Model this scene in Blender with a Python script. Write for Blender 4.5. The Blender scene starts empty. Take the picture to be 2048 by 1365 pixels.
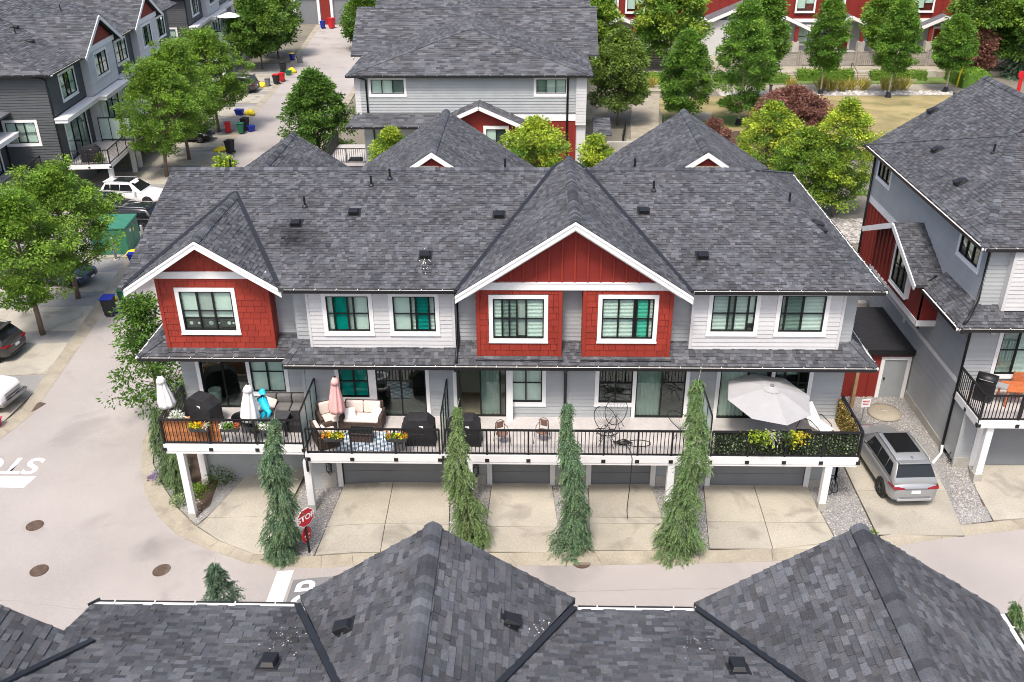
import bpy, bmesh, math, random
import numpy as np
from mathutils import Vector, Matrix
random.seed(7); RNG = np.random.default_rng(11)
D = bpy.data; SC = bpy.context.scene; COL = SC.collection
R = math.radians

# ------------------------------------------------------------------ camera
CAMZ = 22.0
FPX, PITCH, YAW, ROLL = 1857.6, R(27.661), R(1.482), R(0.4117)
cam = D.cameras.new('camera'); cam_o = D.objects.new('camera', cam); COL.objects.link(cam_o)
cam.sensor_width = 36.0; cam.lens = 36.0 * FPX / 2048.0; cam.clip_end = 2000
fw = Vector((-math.sin(YAW) * math.cos(PITCH), math.cos(YAW) * math.cos(PITCH), -math.sin(PITCH)))
rt = Vector((math.cos(YAW), math.sin(YAW), 0)); dn = fw.cross(rt)
rt2 = rt * math.cos(ROLL) + dn * math.sin(ROLL); dn2 = -rt * math.sin(ROLL) + dn * math.cos(ROLL)
cam_o.matrix_world = Matrix(((rt2.x, -dn2.x, -fw.x, 0), (rt2.y, -dn2.y, -fw.y, 0), (rt2.z, -dn2.z, -fw.z, CAMZ), (0, 0, 0, 1)))
SC.camera = cam_o
# ------------------------------------------------------------------ sky, sun, exposure
SUN_EL, SUN_AZ = R(61), R(197)      # light comes from behind and left of the camera
w = D.worlds.new('World'); SC.world = w; w.use_nodes = True
nt = w.node_tree; bg = nt.nodes['Background']
sky = nt.nodes.new('ShaderNodeTexSky'); sky.sky_type = 'NISHITA'; sky.sun_disc = False
sky.sun_elevation = SUN_EL; sky.sun_rotation = SUN_AZ; sky.air_density = 1.0; sky.dust_density = 4.5; sky.ozone_density = 1.0
nt.links.new(sky.outputs[0], bg.inputs[0]); bg.inputs[1].default_value = 0.15
sun = D.lights.new('sun', 'SUN'); sun.energy = 2.2; sun.angle = R(11); sun.color = (1.0, 0.93, 0.84)
sun_o = D.objects.new('sun', sun); COL.objects.link(sun_o)
sd = Vector((math.sin(SUN_AZ) * math.cos(SUN_EL), math.cos(SUN_AZ) * math.cos(SUN_EL), math.sin(SUN_EL)))
sun_o.rotation_euler = sd.to_track_quat('Z', 'Y').to_euler(); sun_o.location = (0, 0, 60)
vs = SC.view_settings; vs.view_transform = 'Standard'; vs.look = 'None'; vs.exposure = 0.6; vs.gamma = 1.0; vs.use_curve_mapping = False
SC.cycles.max_bounces = 6; SC.cycles.transparent_max_bounces = 10; SC.cycles.use_denoising = True; SC.cycles.filter_width = 1.0

# ------------------------------------------------------------------ materials
MATS = {}
def M(name, col, rough=.65, var=.12, vs=2.0, grain=0., gs=60., bump=0., bs=80., spec=.35, metal=0., tint=False, trans=0., coat=0., stain=None):
    """principled material: base colour varied by two noises in world position, optional tint attribute, bump"""
    m = D.materials.new(name); m.use_nodes = True; t = m.node_tree; N = t.nodes; Lk = t.links
    p = N['Principled BSDF']; p.inputs['Roughness'].default_value = rough
    p.inputs['Specular IOR Level'].default_value = spec; p.inputs['Metallic'].default_value = metal
    if coat: p.inputs['Coat Weight'].default_value = coat; p.inputs['Coat Roughness'].default_value = .06
    geo = N.new('ShaderNodeNewGeometry'); cur = None
    rgb = N.new('ShaderNodeRGB'); rgb.outputs[0].default_value = (*col, 1); cur = rgb.outputs[0]
    def mulnoise(cur, scale, amt, detail=4):
        n = N.new('ShaderNodeTexNoise'); n.inputs['Scale'].default_value = scale; n.inputs['Detail'].default_value = detail
        Lk.new(geo.outputs['Position'], n.inputs['Vector'])
        r = N.new('ShaderNodeMapRange'); r.inputs[1].default_value = .25; r.inputs[2].default_value = .75
        r.inputs[3].default_value = 1 - amt; r.inputs[4].default_value = 1 + amt
        Lk.new(n.outputs[0], r.inputs[0])
        mx = N.new('ShaderNodeMix'); mx.data_type = 'RGBA'; mx.blend_type = 'MULTIPLY'; mx.inputs[0].default_value = 1
        Lk.new(cur, mx.inputs[6]); Lk.new(r.outputs[0], mx.inputs[7]); return mx.outputs[2]
    if var: cur = mulnoise(cur, vs, var)
    if grain: cur = mulnoise(cur, gs, grain, 2)
    if stain:      # dirt: (colour, amount, scale, threshold)
        n = N.new('ShaderNodeTexNoise'); n.inputs['Scale'].default_value = stain[2]; n.inputs['Detail'].default_value = 6; n.inputs['Distortion'].default_value = .6
        Lk.new(geo.outputs['Position'], n.inputs['Vector'])
        r = N.new('ShaderNodeMapRange'); r.inputs[1].default_value = stain[3]; r.inputs[2].default_value = stain[3] + .17; r.inputs[3].default_value = 0; r.inputs[4].default_value = stain[1]
        Lk.new(n.outputs[0], r.inputs[0]); mx = N.new('ShaderNodeMix'); mx.data_type = 'RGBA'; Lk.new(r.outputs[0], mx.inputs[0]); Lk.new(cur, mx.inputs[6]); mx.inputs[7].default_value = (*stain[0], 1); cur = mx.outputs[2]
    if tint:
        a = N.new('ShaderNodeAttribute'); a.attribute_name = 'tint'
        mx = N.new('ShaderNodeMix'); mx.data_type = 'RGBA'; mx.blend_type = 'MULTIPLY'; mx.inputs[0].default_value = 1
        Lk.new(cur, mx.inputs[6]); Lk.new(a.outputs[0], mx.inputs[7]); cur = mx.outputs[2]
    Lk.new(cur, p.inputs['Base Color'])
    if bump:
        n = N.new('ShaderNodeTexNoise'); n.inputs['Scale'].default_value = bs; n.inputs['Detail'].default_value = 3
        Lk.new(geo.outputs['Position'], n.inputs['Vector'])
        b = N.new('ShaderNodeBump'); b.inputs['Strength'].default_value = bump; b.inputs['Distance'].default_value = .02
        Lk.new(n.outputs[0], b.inputs['Height']); Lk.new(b.outputs[0], p.inputs['Normal'])
    if trans:
        tr = N.new('ShaderNodeBsdfTranslucent'); Lk.new(cur, tr.inputs[0])
        ms = N.new('ShaderNodeMixShader'); ms.inputs[0].default_value = trans
        Lk.new(p.outputs[0], ms.inputs[1]); Lk.new(tr.outputs[0], ms.inputs[2])
        Lk.new(ms.outputs[0], N['Material Output'].inputs[0])
    MATS[name] = m; return m
def glass(name, col, refl=.12, rough=.02, dens=1.):
    m = D.materials.new(name); m.use_nodes = True; t = m.node_tree; N = t.nodes; Lk = t.links
    for n in list(N):
        if n.type == 'BSDF_PRINCIPLED': N.remove(n)
    tr = N.new('ShaderNodeBsdfTransparent'); tr.inputs[0].default_value = (*col, 1)
    g = N.new('ShaderNodeBsdfGlossy'); g.inputs['Roughness'].default_value = rough; g.inputs[0].default_value = (.9, .95, .95, 1)
    fr = N.new('ShaderNodeLayerWeight'); fr.inputs[0].default_value = .5
    pw = N.new('ShaderNodeMath'); pw.operation = 'POWER'; pw.inputs[1].default_value = 3; Lk.new(fr.outputs['Facing'], pw.inputs[0])
    ad = N.new('ShaderNodeMath'); ad.operation = 'MULTIPLY_ADD'; ad.inputs[1].default_value = .6; ad.inputs[2].default_value = refl; Lk.new(pw.outputs[0], ad.inputs[0])
    mx = N.new('ShaderNodeMixShader'); Lk.new(ad.outputs[0], mx.inputs[0]); Lk.new(tr.outputs[0], mx.inputs[1]); Lk.new(g.outputs[0], mx.inputs[2])
    if dens < 1:
        df = N.new('ShaderNodeBsdfDiffuse'); df.inputs[0].default_value = (.62, .74, .72, 1)
        m2 = N.new('ShaderNodeMixShader'); m2.inputs[0].default_value = 1 - dens; Lk.new(mx.outputs[0], m2.inputs[1]); Lk.new(df.outputs[0], m2.inputs[2]); mx = m2
    Lk.new(mx.outputs[0], N['Material Output'].inputs[0]); MATS[name] = m; return m
M('shingle', (.097, .1005, .112), .9, .22, .6, .42, 55, .8, 90, .15, tint=True)
M('roof_under', (.05, .052, .06), .9, .2, 2)
M('roof_far', (.12, .124, .138), .9, .2, 1.2, .25, 30)
M('flash', (.017, .019, .025), .45, .15, 3, spec=.4)
M('black', (.012, .012, .014), .45, .15, 5, spec=.45)
M('black_soft', (.022, .022, .025), .75, .25, 4, .2, 40, .25, 20)
M('white', (.80, .80, .80), .55, .05, 1.5, .05, 30, .05, 60)
M('white_dirty', (.74, .735, .71), .6, .10, 2.5, .08, 20)
M('lightgrey', (.58, .578, .582), .6, .06, 1.2, .05, 25, .05, 50, tint=True)
M('grey', (.37, .39, .40), .6, .08, 1.2, .06, 25, .05, 50, tint=True)
M('darkgrey', (.080, .087, .092), .6, .10, 1.2, .06, 25, .05, 50, tint=True)
M('red', (.285, .034, .021), .6, .10, 1.5, .08, 30, .08, 60, tint=True)
M('redboard', (.22, .024, .018), .6, .08, 1.5, .06, 30, .05, 60, tint=True)
M('garage', (.20, .212, .23), .55, .06, 1.5, .05, 30)
M('doorgrey', (.30, .32, .33), .5, .06, 1.5)
M('deckfloor', (.48, .455, .445), .75, .14, 1.3, .08, 12)
M('asphalt', (.375, .345, .328), .92, .12, .22, .20, 38, .35, 120, .2, stain=((.17, .155, .148), .5, .32, .55))
M('asphalt_new', (.20, .20, .205), .92, .10, .6, .2, 45, .35, 120, .2)
M('concrete', (.40, .372, .315), .85, .16, .55, .12, 14, .18, 90, .25, tint=True, stain=((.15, .138, .12), .6, .75, .55))
M('kerb', (.35, .315, .25), .88, .18, .8, .12, 14, .18, 90, .25, stain=((.17, .15, .12), .5, 1.1, .56))
M('found', (.42, .40, .36), .9, .2, 1.5, .12, 20, .2, 60)
M('gravel', (.27, .265, .26), .95, .18, .7, .6, 24, .9, 30, .2)
M('stone', (.40, .39, .38), .9, .25, 6, .15, 40, tint=True)
M('soil', (.085, .058, .042), .95, .3, 2, .3, 30, .6, 30)
M('drygrass', (.31, .255, .125), .95, .30, .35, .35, 18, .6, 40, stain=((.13, .15, .05), .75, .5, .52))
M('grass', (.14, .20, .055), .95, .25, .8, .3, 18, .6, 40)
M('ground', (.19, .175, .14), .95, .2, .3, .3, 15, .4, 30)
M('marking', (.82, .82, .82), .8, .05, 3, .06, 40)
M('rust', (.095, .055, .04), .85, .35, 5, .3, 40, .5, 60)
M('rust_light', (.135, .098, .078), .85, .3, 5, .3, 40)
M('wood', (.36, .22, .12), .75, .25, 4, .2, 30)
M('bamboo', (.62, .25, .10), .75, .25, 5, .2, 30, tint=True)
M('fence', (.30, .275, .245), .8, .18, 2, .1, 20, tint=True)
M('trunk', (.20, .145, .11), .9, .25, 5, .25, 40, .5, 50)
M('trunk_pale', (.47, .40, .30), .85, .2, 5, .2, 40)
M('leaf', (1.36, 1.36, 1.3), .5, .15, 1.5, tint=True, trans=.30, spec=.3)
M('needle', (1.15, 1.15, 1.15), .6, .15, 1.5, tint=True, trans=.06, spec=.25)
M('frame', (.012, .013, .014), .4, .1, 5)
M('blind', (.74, .76, .74), .6, .05, 3)
M('blind_grey', (.50, .49, .485), .7, .05, 3)
M('curtain', (.62, .64, .62), .8, .1, 4)
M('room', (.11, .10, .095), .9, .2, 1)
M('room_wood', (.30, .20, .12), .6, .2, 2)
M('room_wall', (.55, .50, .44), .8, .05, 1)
M('fabric_grey', (.16, .155, .155), .9, .15, 5, .1, 60)
M('fabric_cream', (.72, .62, .57), .9, .08, 4, .06, 60)
M('fabric_white', (.86, .85, .83), .85, .05, 4, .05, 60)
M('fabric_pink', (.80, .45, .43), .85, .06, 4, .05, 60)
M('fabric_umb', (.37, .37, .38), .85, .05, 3, .05, 60)
M('wicker', (.075, .052, .042), .8, .2, 8, .4, 90, .5, 120)
M('cushion_brown', (.19, .11, .085), .85, .1, 5)
M('teak', (.50, .15, .055), .6, .2, 5, .15, 30)
M('turq', (.02, .50, .72), .5, .1, 4)
M('green_box', (.045, .20, .135), .5, .12, 2, .08, 15)
M('plastic_blue', (.015, .03, .30), .5, .1, 4)
M('plastic_red', (.55, .015, .025), .5, .1, 4)
M('plastic_pink', (.72, .04, .14), .5, .1, 4)
M('plastic_yellow', (.80, .62, .03), .6, .15, 5)
M('plastic_green', (.015, .13, .07), .5, .1, 4)
M('plastic_grey', (.16, .17, .18), .5, .1, 4)
M('tray', (.06, .06, .065), .6, .1, 4)
M('metal_grey', (.42, .43, .44), .45, .1, 3, metal=.3)
M('terracotta', (.45, .15, .06), .8, .2, 4)
M('pot', (.42, .41, .38), .8, .15, 4)
M('ivy', (1, 1, 1), .6, .1, 2, tint=True, trans=.15)
M('flower', (1, 1, 1), .6, .1, 2, tint=True, trans=.2)
M('rug', (1, 1, 1), .95, .05, 3, .08, 60, tint=True)
M('silver', (.36, .37, .378), .3, .02, 2, metal=.45, coat=.7)
M('paint_white', (.80, .80, .80), .3, .02, 2, coat=.7)
M('paint_black', (.012, .012, .014), .25, .05, 2, coat=.8)
M('paint_blue', (.05, .075, .15), .28, .05, 2, metal=.4, coat=.8)
M('paint_grey', (.055, .052, .052), .3, .05, 2, metal=.3, coat=.7)
M('carglass', (.012, .014, .015), .06, .1, 2, spec=.6)
M('tyre', (.018, .018, .018), .85, .1, 5)
M('rim', (.32, .32, .33), .3, .05, 3, metal=.8)
M('rim_dark', (.05, .05, .055), .35, .05, 3, metal=.6)
M('taillight', (.22, .006, .012), .2, .05, 3, coat=.5)
M('headlight', (.65, .68, .70), .1, .05, 3, coat=.5)
M('sign_red', (.52, .012, .03), .45, .05, 3)
M('sign_white', (.85, .85, .85), .5, .03, 3)
M('ink', (.05, .05, .05), .7, .05, 3)
glass('pane', (.90, .965, .935), .035)
glass('pane_teal', (.22, .74, .70), .03)
glass('pane_mint', (.55, .88, .80), .03)
glass('pane_dark', (.72, .80, .77), .07)
glass('frost', (.80, .90, .88), .04, .3, .55)

# ------------------------------------------------------------------ geometry helpers
class MB:
    def __init__(s): s.v = []; s.f = []; s.t = []; s.T = None; s.tint = (1, 1, 1)
    def add(s, vs, fs):
        o = len(s.v)
        if s.T is not None: vs = [tuple(s.T @ Vector(p)) for p in vs]
        s.v.extend(vs); s.f.extend([tuple(i + o for i in f) for f in fs]); s.t.extend([s.tint] * len(fs)); return s
    def box(s, x0, x1, y0, y1, z0, z1):
        return s.add([(x0, y0, z0), (x1, y0, z0), (x1, y1, z0), (x0, y1, z0), (x0, y0, z1), (x1, y0, z1), (x1, y1, z1), (x0, y1, z1)],
                     [(0, 3, 2, 1), (4, 5, 6, 7), (0, 1, 5, 4), (1, 2, 6, 5), (2, 3, 7, 6), (3, 0, 4, 7)])
    def hexa(s, b, t):   # bottom four, top four
        return s.add(list(b) + list(t), [(0, 3, 2, 1), (4, 5, 6, 7), (0, 1, 5, 4), (1, 2, 6, 5), (2, 3, 7, 6), (3, 0, 4, 7)])
    def beam(s, p, q, w, h, up=(0, 0, 1)):
        p = Vector(p); q = Vector(q); d = (q - p).normalized(); u = Vector(up); sd = d.cross(u)
        if sd.length < 1e-4: sd = d.cross(Vector((1, 0, 0)))
        sd.normalize(); u = sd.cross(d); a = sd * w / 2; b = u * h / 2
        return s.hexa([tuple(x) for x in (p - a - b, p + a - b, p + a + b, p - a + b)], [tuple(x) for x in (q - a - b, q + a - b, q + a + b, q - a + b)])
    def tube(s, pts, rad, n=6, cap=True):
        pts = [Vector(p) for p in pts]; rr = rad if isinstance(rad, (list, tuple)) else [rad] * len(pts)
        vs = []; fs = []
        for i, p in enumerate(pts):
            d = (pts[min(i + 1, len(pts) - 1)] - pts[max(i - 1, 0)])
            d = d.normalized() if d.length > 1e-6 else Vector((0, 0, 1))
            a = d.cross(Vector((0, 0, 1)))
            if a.length < 1e-3: a = d.cross(Vector((1, 0, 0)))
            a.normalize(); b = d.cross(a)
            for k in range(n):
                t = 2 * math.pi * k / n; vs.append(tuple(p + (a * math.cos(t) + b * math.sin(t)) * rr[i]))
        for i in range(len(pts) - 1):
            for k in range(n):
                fs.append((i * n + k, i * n + (k + 1) % n, (i + 1) * n + (k + 1) % n, (i + 1) * n + k))
        if cap: fs.append(tuple(range(n))[::-1]); fs.append(tuple(range((len(pts) - 1) * n, len(pts) * n)))
        return s.add(vs, fs)
    def lathe(s, prof, n=16, c=(0, 0, 0), sx=1, sy=1, mod=None):
        vs = []; fs = []
        for i, (r, z) in enumerate(prof):
            for k in range(n):
                t = 2 * math.pi * k / n; q = r * (mod(t, i) if mod else 1)
                vs.append((c[0] + q * math.cos(t) * sx, c[1] + q * math.sin(t) * sy, c[2] + z))
        for i in range(len(prof) - 1):
            for k in range(n): fs.append((i * n + k, i * n + (k + 1) % n, (i + 1) * n + (k + 1) % n, (i + 1) * n + k))
        if prof[0][0] > 1e-4: fs.append(tuple(range(n))[::-1])
        if prof[-1][0] > 1e-4: fs.append(tuple(range((len(prof) - 1) * n, len(prof) * n)))
        return s.add(vs, fs)
    def prism(s, poly, ext):
        e = Vector(ext); n = len(poly); vs = [tuple(p) for p in poly] + [tuple(Vector(p) + e) for p in poly]
        fs = [tuple(range(n))[::-1], tuple(range(n, 2 * n))] + [(i, (i + 1) % n, n + (i + 1) % n, n + i) for i in range(n)]
        return s.add(vs, fs)
    def ring(s, rad, tub, c, ax='z', n=20, m=6, a0=0, a1=2 * math.pi):
        pts = []
        k = n + (0 if a1 - a0 < 6.28 else 0)
        for i in range(k + 1):
            t = a0 + (a1 - a0) * i / k; x, y = rad * math.cos(t), rad * math.sin(t)
            pts.append({'z': (c[0] + x, c[1] + y, c[2]), 'y': (c[0] + x, c[1], c[2] + y), 'x': (c[0], c[1] + x, c[2] + y)}[ax])
        return s.tube(pts, tub, m, True)
    def mesh(s, name, mat=None, smooth=False):
        me = D.meshes.new(name); me.from_pydata(s.v, [], s.f)
        if any(t != (1, 1, 1) for t in s.t) or (mat and mat in TINTED):
            a = me.attributes.new('tint', 'FLOAT_COLOR', 'FACE')
            a.data.foreach_set('color', np.array([(*t, 1) for t in s.t], dtype=np.float32).ravel())
        if mat: me.materials.append(MATS[mat])
        if smooth: me.polygons.foreach_set('use_smooth', [True] * len(me.polygons))
        return me
TINTED = {'shingle', 'lightgrey', 'grey', 'darkgrey', 'red', 'redboard', 'concrete', 'stone', 'bamboo', 'fence', 'leaf', 'needle', 'ivy', 'flower', 'rug'}
def fixn(me):
    b = bmesh.new(); b.from_mesh(me); bmesh.ops.recalc_face_normals(b, faces=b.faces); b.to_mesh(me); b.free()
def link(name, me, parent=None, loc=None, rot=None, **props):
    o = D.objects.new(name, me); COL.objects.link(o)
    if loc is not None: o.location = loc
    if rot is not None: o.rotation_euler = rot if isinstance(rot, (tuple, list)) else (0, 0, rot)
    if parent is not None:
        o.parent = parent; inv = WINV.get(parent.name)
        if inv is not None: o.matrix_parent_inverse = inv
    for k, v in props.items(): o[k] = v
    return o
WINV = {}            # roots whose parts are given in world coordinates
def O(name, mb, mat, parent=None, smooth=False, bevel=0, fix=True, **props):
    me = mb.mesh(name, mat, smooth)
    if fix: fixn(me)
    o = link(name, me, parent, **props)
    if bevel:
        m = o.modifiers.new('bevel', 'BEVEL'); m.width = bevel; m.segments = 2; m.limit_method = 'ANGLE'
    return o
def E(name, loc, rot=0, label=None, cat=None, group=None, world=False):
    o = link(name, None, None, loc, (0, 0, rot)); o.empty_display_size = .3
    if label: o['label'] = label
    if cat: o['category'] = cat
    if group: o['group'] = group
    if world: WINV[o.name] = (Matrix.Translation(loc) @ Matrix.Rotation(rot, 4, 'Z')).inverted()
    return o
def tag(o, label, cat, group=None):
    o['label'] = label; o['category'] = cat
    if group: o['group'] = group
    return o
def box(*a): return MB().box(*a)
def dup(root, loc, rot=None, label=None, scale=None):
    def cp(o, par):
        n = o.copy(); COL.objects.link(n); n.parent = par
        for ch in KIDS(o): cp(ch, n)
        return n
    n = cp(root, None); n.location = loc
    if rot is not None: n.rotation_euler = (0, 0, rot)
    if scale: n.scale = (scale,) * 3
    if label: n['label'] = label
    return n
def KIDS(o): return [x for x in D.objects if x.parent == o]
def frame(o, u):      # wall frame: local x along u, local y outward, local z up
    u = Vector((u[0], u[1], 0)).normalized(); n = Vector((u.y, -u.x, 0))
    return Matrix(((u.x, n.x, 0, o[0]), (u.y, n.y, 0, o[1]), (0, 0, 1, o[2]), (0, 0, 0, 1)))
def sst(t): t = max(0., min(1., t)); return t * t * (3 - 2 * t)
def gz(x): return -1.2 * sst((-5.5 - x) / 9.5)
def clip_poly(P, Q):   # P polygon clipped by convex ccw Q (2-D)
    out = P; n = len(Q)
    for i in range(n):
        ax, ay = Q[i]; bx, by = Q[(i + 1) % n]; ex, ey = bx - ax, by - ay; inp = out; out = []
        if not inp: return []
        m = len(inp); ds = [ex * (p[1] - ay) - ey * (p[0] - ax) for p in inp]
        for k in range(m):
            p, q, dp, dq = inp[k], inp[(k + 1) % m], ds[k], ds[(k + 1) % m]
            if dp >= -1e-9: out.append(p)
            if (dp > 1e-9 and dq < -1e-9) or (dp < -1e-9 and dq > 1e-9):
                t = dp / (dp - dq); out.append((p[0] + (q[0] - p[0]) * t, p[1] + (q[1] - p[1]) * t))
    return out
def area2(P): return .5 * sum(P[i][0] * P[(i + 1) % len(P)][1] - P[(i + 1) % len(P)][0] * P[i][1] for i in range(len(P)))
def drape(mb, poly, dz, strip=.8, thick=0):
    """polygon (x, y) laid on the terrain, cut in strips along x where the ground falls"""
    if area2(poly) < 0: poly = poly[::-1]
    xs = [p[0] for p in poly]; x0, x1 = min(xs), max(xs); cuts = [x0]
    x = x0
    while x < x1 - 1e-6:
        nx = x + (strip if -15.6 < x < -5 else 400)
        if x < -15.6: nx = min(nx, -15.0)
        x = min(nx, x1); cuts.append(x)
    for a, b in zip(cuts, cuts[1:]):
        P = clip_poly(poly, [(a, -1e4), (b, -1e4), (b, 1e4), (a, 1e4)])
        if len(P) < 3 or abs(area2(P)) < 1e-5: continue
        top = [(p[0], p[1], gz(p[0]) + dz) for p in P]
        if thick:
            mb.prism([(p[0], p[1], p[2] - thick) for p in top], (0, 0, thick))
        else: mb.add(top, [tuple(range(len(top)))])
    return mb
def in_view(P, margin=.04):
    q = Vector(P) - Vector((0, 0, CAMZ)); z = q.dot(fw)
    if z < 1: return 0
    x = q.dot(rt2) / z * FPX / 2048; y = q.dot(dn2) / z * FPX / 2048
    return FPX / z if abs(x) < .5 + margin and abs(y) < .333 + margin else 0
class Pieces:
    """pieces of one kind on one thing: the largest in view become objects, the rest one joined part"""
    def __init__(s, name, mat, limit=300): s.n = name; s.m = mat; s.l = []; s.limit = limit
    def add(s, vs, fs, tint=(1, 1, 1), parent=None):
        c = [sum(p[i] for p in vs) / len(vs) for i in range(3)]
        s.l.append((vs, fs, tint, parent, c)); return s
    def flush(s, rest_parent, stuff_name=None):
        def key(e):
            vs = e[0]; ext = [max(p[i] for p in vs) - min(p[i] for p in vs) for i in range(3)]
            return -in_view(e[4], -.01) * math.sqrt(max(1e-6, sorted(ext)[1] * sorted(ext)[2]))
        L = sorted(s.l, key=key)
        for vs, fs, t, par, c in L[:s.limit]:
            if True:
                mb = MB(); mb.tint = t; mb.add([(p[0] - c[0], p[1] - c[1], p[2] - c[2]) for p in vs], fs)
                me = mb.mesh(s.n, s.m); o = link(s.n, me, par or rest_parent, c)
        if len(L) > s.limit:
            mb = MB()
            for vs, fs, t, par, c in L[s.limit:]: mb.tint = t; mb.add(vs, fs)
            O(stuff_name or s.n + '_rows', mb, s.m, rest_parent, fix=False, kind='stuff')
BOXF = [(0, 3, 2, 1), (4, 5, 6, 7), (0, 1, 5, 4), (1, 2, 6, 5), (2, 3, 7, 6), (3, 0, 4, 7)]
# ------------------------------------------------------------------ building kit
def rtint(lo=.95, hi=1.05):
    k = random.uniform(lo, hi); return (k, k, k)
SH_K = [.6, .68, .78, .86, .94, 1., 1.06, 1.16, 1.3, 1.5]
SOOT = []       # (x, y, rx, ry, strength): soot below roof vents
def roof_plane(P, poly, slab=None, expo=.145, thick=.13, wid=(.09, .26), contrast=.85, parent=None):
    pts = [Vector(p) for p in poly]
    n = Vector((0, 0, 0))
    for i in range(len(pts)): n += (pts[i]).cross(pts[(i + 1) % len(pts)])
    n.normalize()
    if n.z < 0: n = -n; pts = pts[::-1]
    if slab is not None: slab.prism([tuple(p - Vector((0, 0, thick + .006))) for p in pts], (0, 0, thick))
    if P is None: return
    s = (Vector((0, 0, 1)) - n * n.z).normalized(); e = s.cross(n); base = n * (pts[0].dot(n))
    Q = [(p.dot(e), p.dot(s)) for p in pts]
    if area2(Q) < 0: Q = Q[::-1]
    u0, u1 = min(q[0] for q in Q), max(q[0] for q in Q); w0, w1 = min(q[1] for q in Q), max(q[1] for q in Q)
    r = 0; wv = w0 - .02
    while wv < w1:
        u = u0 - random.uniform(0, .4); prev = 0
        while u < u1:
            wd = random.uniform(*wid); pol = clip_poly([(u, wv), (u + wd, wv), (u + wd, wv + expo * 1.03), (u, wv + expo * 1.03)], Q)
            if len(pol) >= 3 and abs(area2(pol)) > 2e-4:
                t = random.choice((.006, .028)) + random.uniform(0, .004); m = len(pol); vs = []
                for (a, b) in pol:
                    h = t + (.003 - t) * (b - wv) / (expo * 1.03); vs.append(tuple(base + e * a + s * b + n * h))
                for (a, b) in pol: vs.append(tuple(base + e * a + s * b - n * .012))
                fs = [tuple(range(m))] + [(k, m + k, m + (k + 1) % m, (k + 1) % m) for k in range(m)]
                k = 1 + (random.choice(SH_K) - 1) * contrast; wm = random.uniform(-.035, .035)
                if SOOT:
                    for sx, sy, srx, sry, sa in SOOT: k *= 1 - sa * math.exp(-((vs[0][0] - sx) / srx) ** 2 - ((vs[0][1] - sy) / sry) ** 2)
                P.add(vs, fs, (k * (1 + wm), k, k * (1 - wm)), parent)
            u += wd + .004
        wv += expo; r += 1
def caps(P, p, q, slope, L=.2, hw=.19, lift=.05, parent=None):
    """overlapping bent cap shingles along a ridge or hip"""
    p = Vector(p); q = Vector(q); d = q - p; n = max(1, int(d.length / L)); d = d / n
    dn_ = d.normalized(); sd = dn_.cross(Vector((0, 0, 1))).normalized(); up = sd.cross(dn_)
    for i in range(n):
        a = p + d * i; b = p + d * (i + 1.12); vs = []
        for c0, h in ((a, lift + .018), (b, lift)):
            for k in (-1, -.55, 0, .55, 1):
                vs.append(tuple(c0 + sd * hw * k + up * (h - hw * slope * abs(k) ** 1.5)))
        for c0, h in ((a, lift - .012), (b, lift - .02)):
            for k in (-1, 0, 1): vs.append(tuple(c0 + sd * hw * k + up * (h - hw * slope * abs(k) - .055)))
        fs = [(k, k + 1, k + 6, k + 5) for k in range(4)] + [(0, 10, 11, 2, 1), (2, 11, 12, 4, 3), (4, 12, 15, 9), (0, 5, 13, 10)]
        k = random.choice(SH_K); P.add(vs, fs, (k * .98, k, k * 1.03), parent)
def tiles(P, F, poly, expo, wid=None, holes=(), d0=.004, d1=.028, gap=.004, tv=.05, parent=None, vertical=False):
    """clapboards (wid None), shakes (wid range) over a convex polygon of a wall, kept out of the holes"""
    Q = poly if area2(poly) > 0 else poly[::-1]
    u0, u1 = min(q[0] for q in Q), max(q[0] for q in Q); z0, z1 = min(q[1] for q in Q), max(q[1] for q in Q); z = z0
    while z < z1 - .02:
        zt = min(z + expo, z1); mid = (z + zt) / 2; spans = [(u0, u1)]
        for (a, b, c, d) in holes:
            if c < mid < d:
                ns = []
                for (s, t) in spans:
                    if b <= s or a >= t: ns.append((s, t)); continue
                    if a > s: ns.append((s, a))
                    if b < t: ns.append((b, t))
                spans = ns
        for (s, t) in spans:
            segs = []
            if wid is None: segs = [(s, t)]
            else:
                u = s - random.uniform(0, wid[0])
                while u < t:
                    wd = random.uniform(*wid); segs.append((max(u, s), min(u + wd, t))); u += wd
            for (a, b) in segs:
                if b - a < .02: continue
                pol = clip_poly([(a + gap, z), (b - gap, z), (b - gap, zt + .01), (a + gap, zt + .01)], Q)
                if len(pol) < 3 or abs(area2(pol)) < 1e-3: continue
                m = len(pol); j = random.uniform(-.002, .004) if wid else 0; h = expo + .01
                vs = [tuple(F @ Vector((x, (d1 + (d0 - d1) * (y - z) / h) + j, y))) for x, y in pol] + [tuple(F @ Vector((x, -.03, y))) for x, y in pol]
                fs = [tuple(range(m))] + [(k, m + k, m + (k + 1) % m, (k + 1) % m) for k in range(m)] + [tuple(range(m, 2 * m))[::-1]]
                P.add(vs, fs, rtint(1 - tv, 1 + tv), parent)
        z += expo
def OB(name, F, boxes, mat, par, **k):
    for b in boxes: O(name, LB(F, b), mat, par, fix=False, **k)
I4 = Matrix.Identity(4)
def LB(F, *boxes):
    mb = MB(); mb.T = F
    for b in boxes: mb.box(*b)
    return mb
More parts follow.
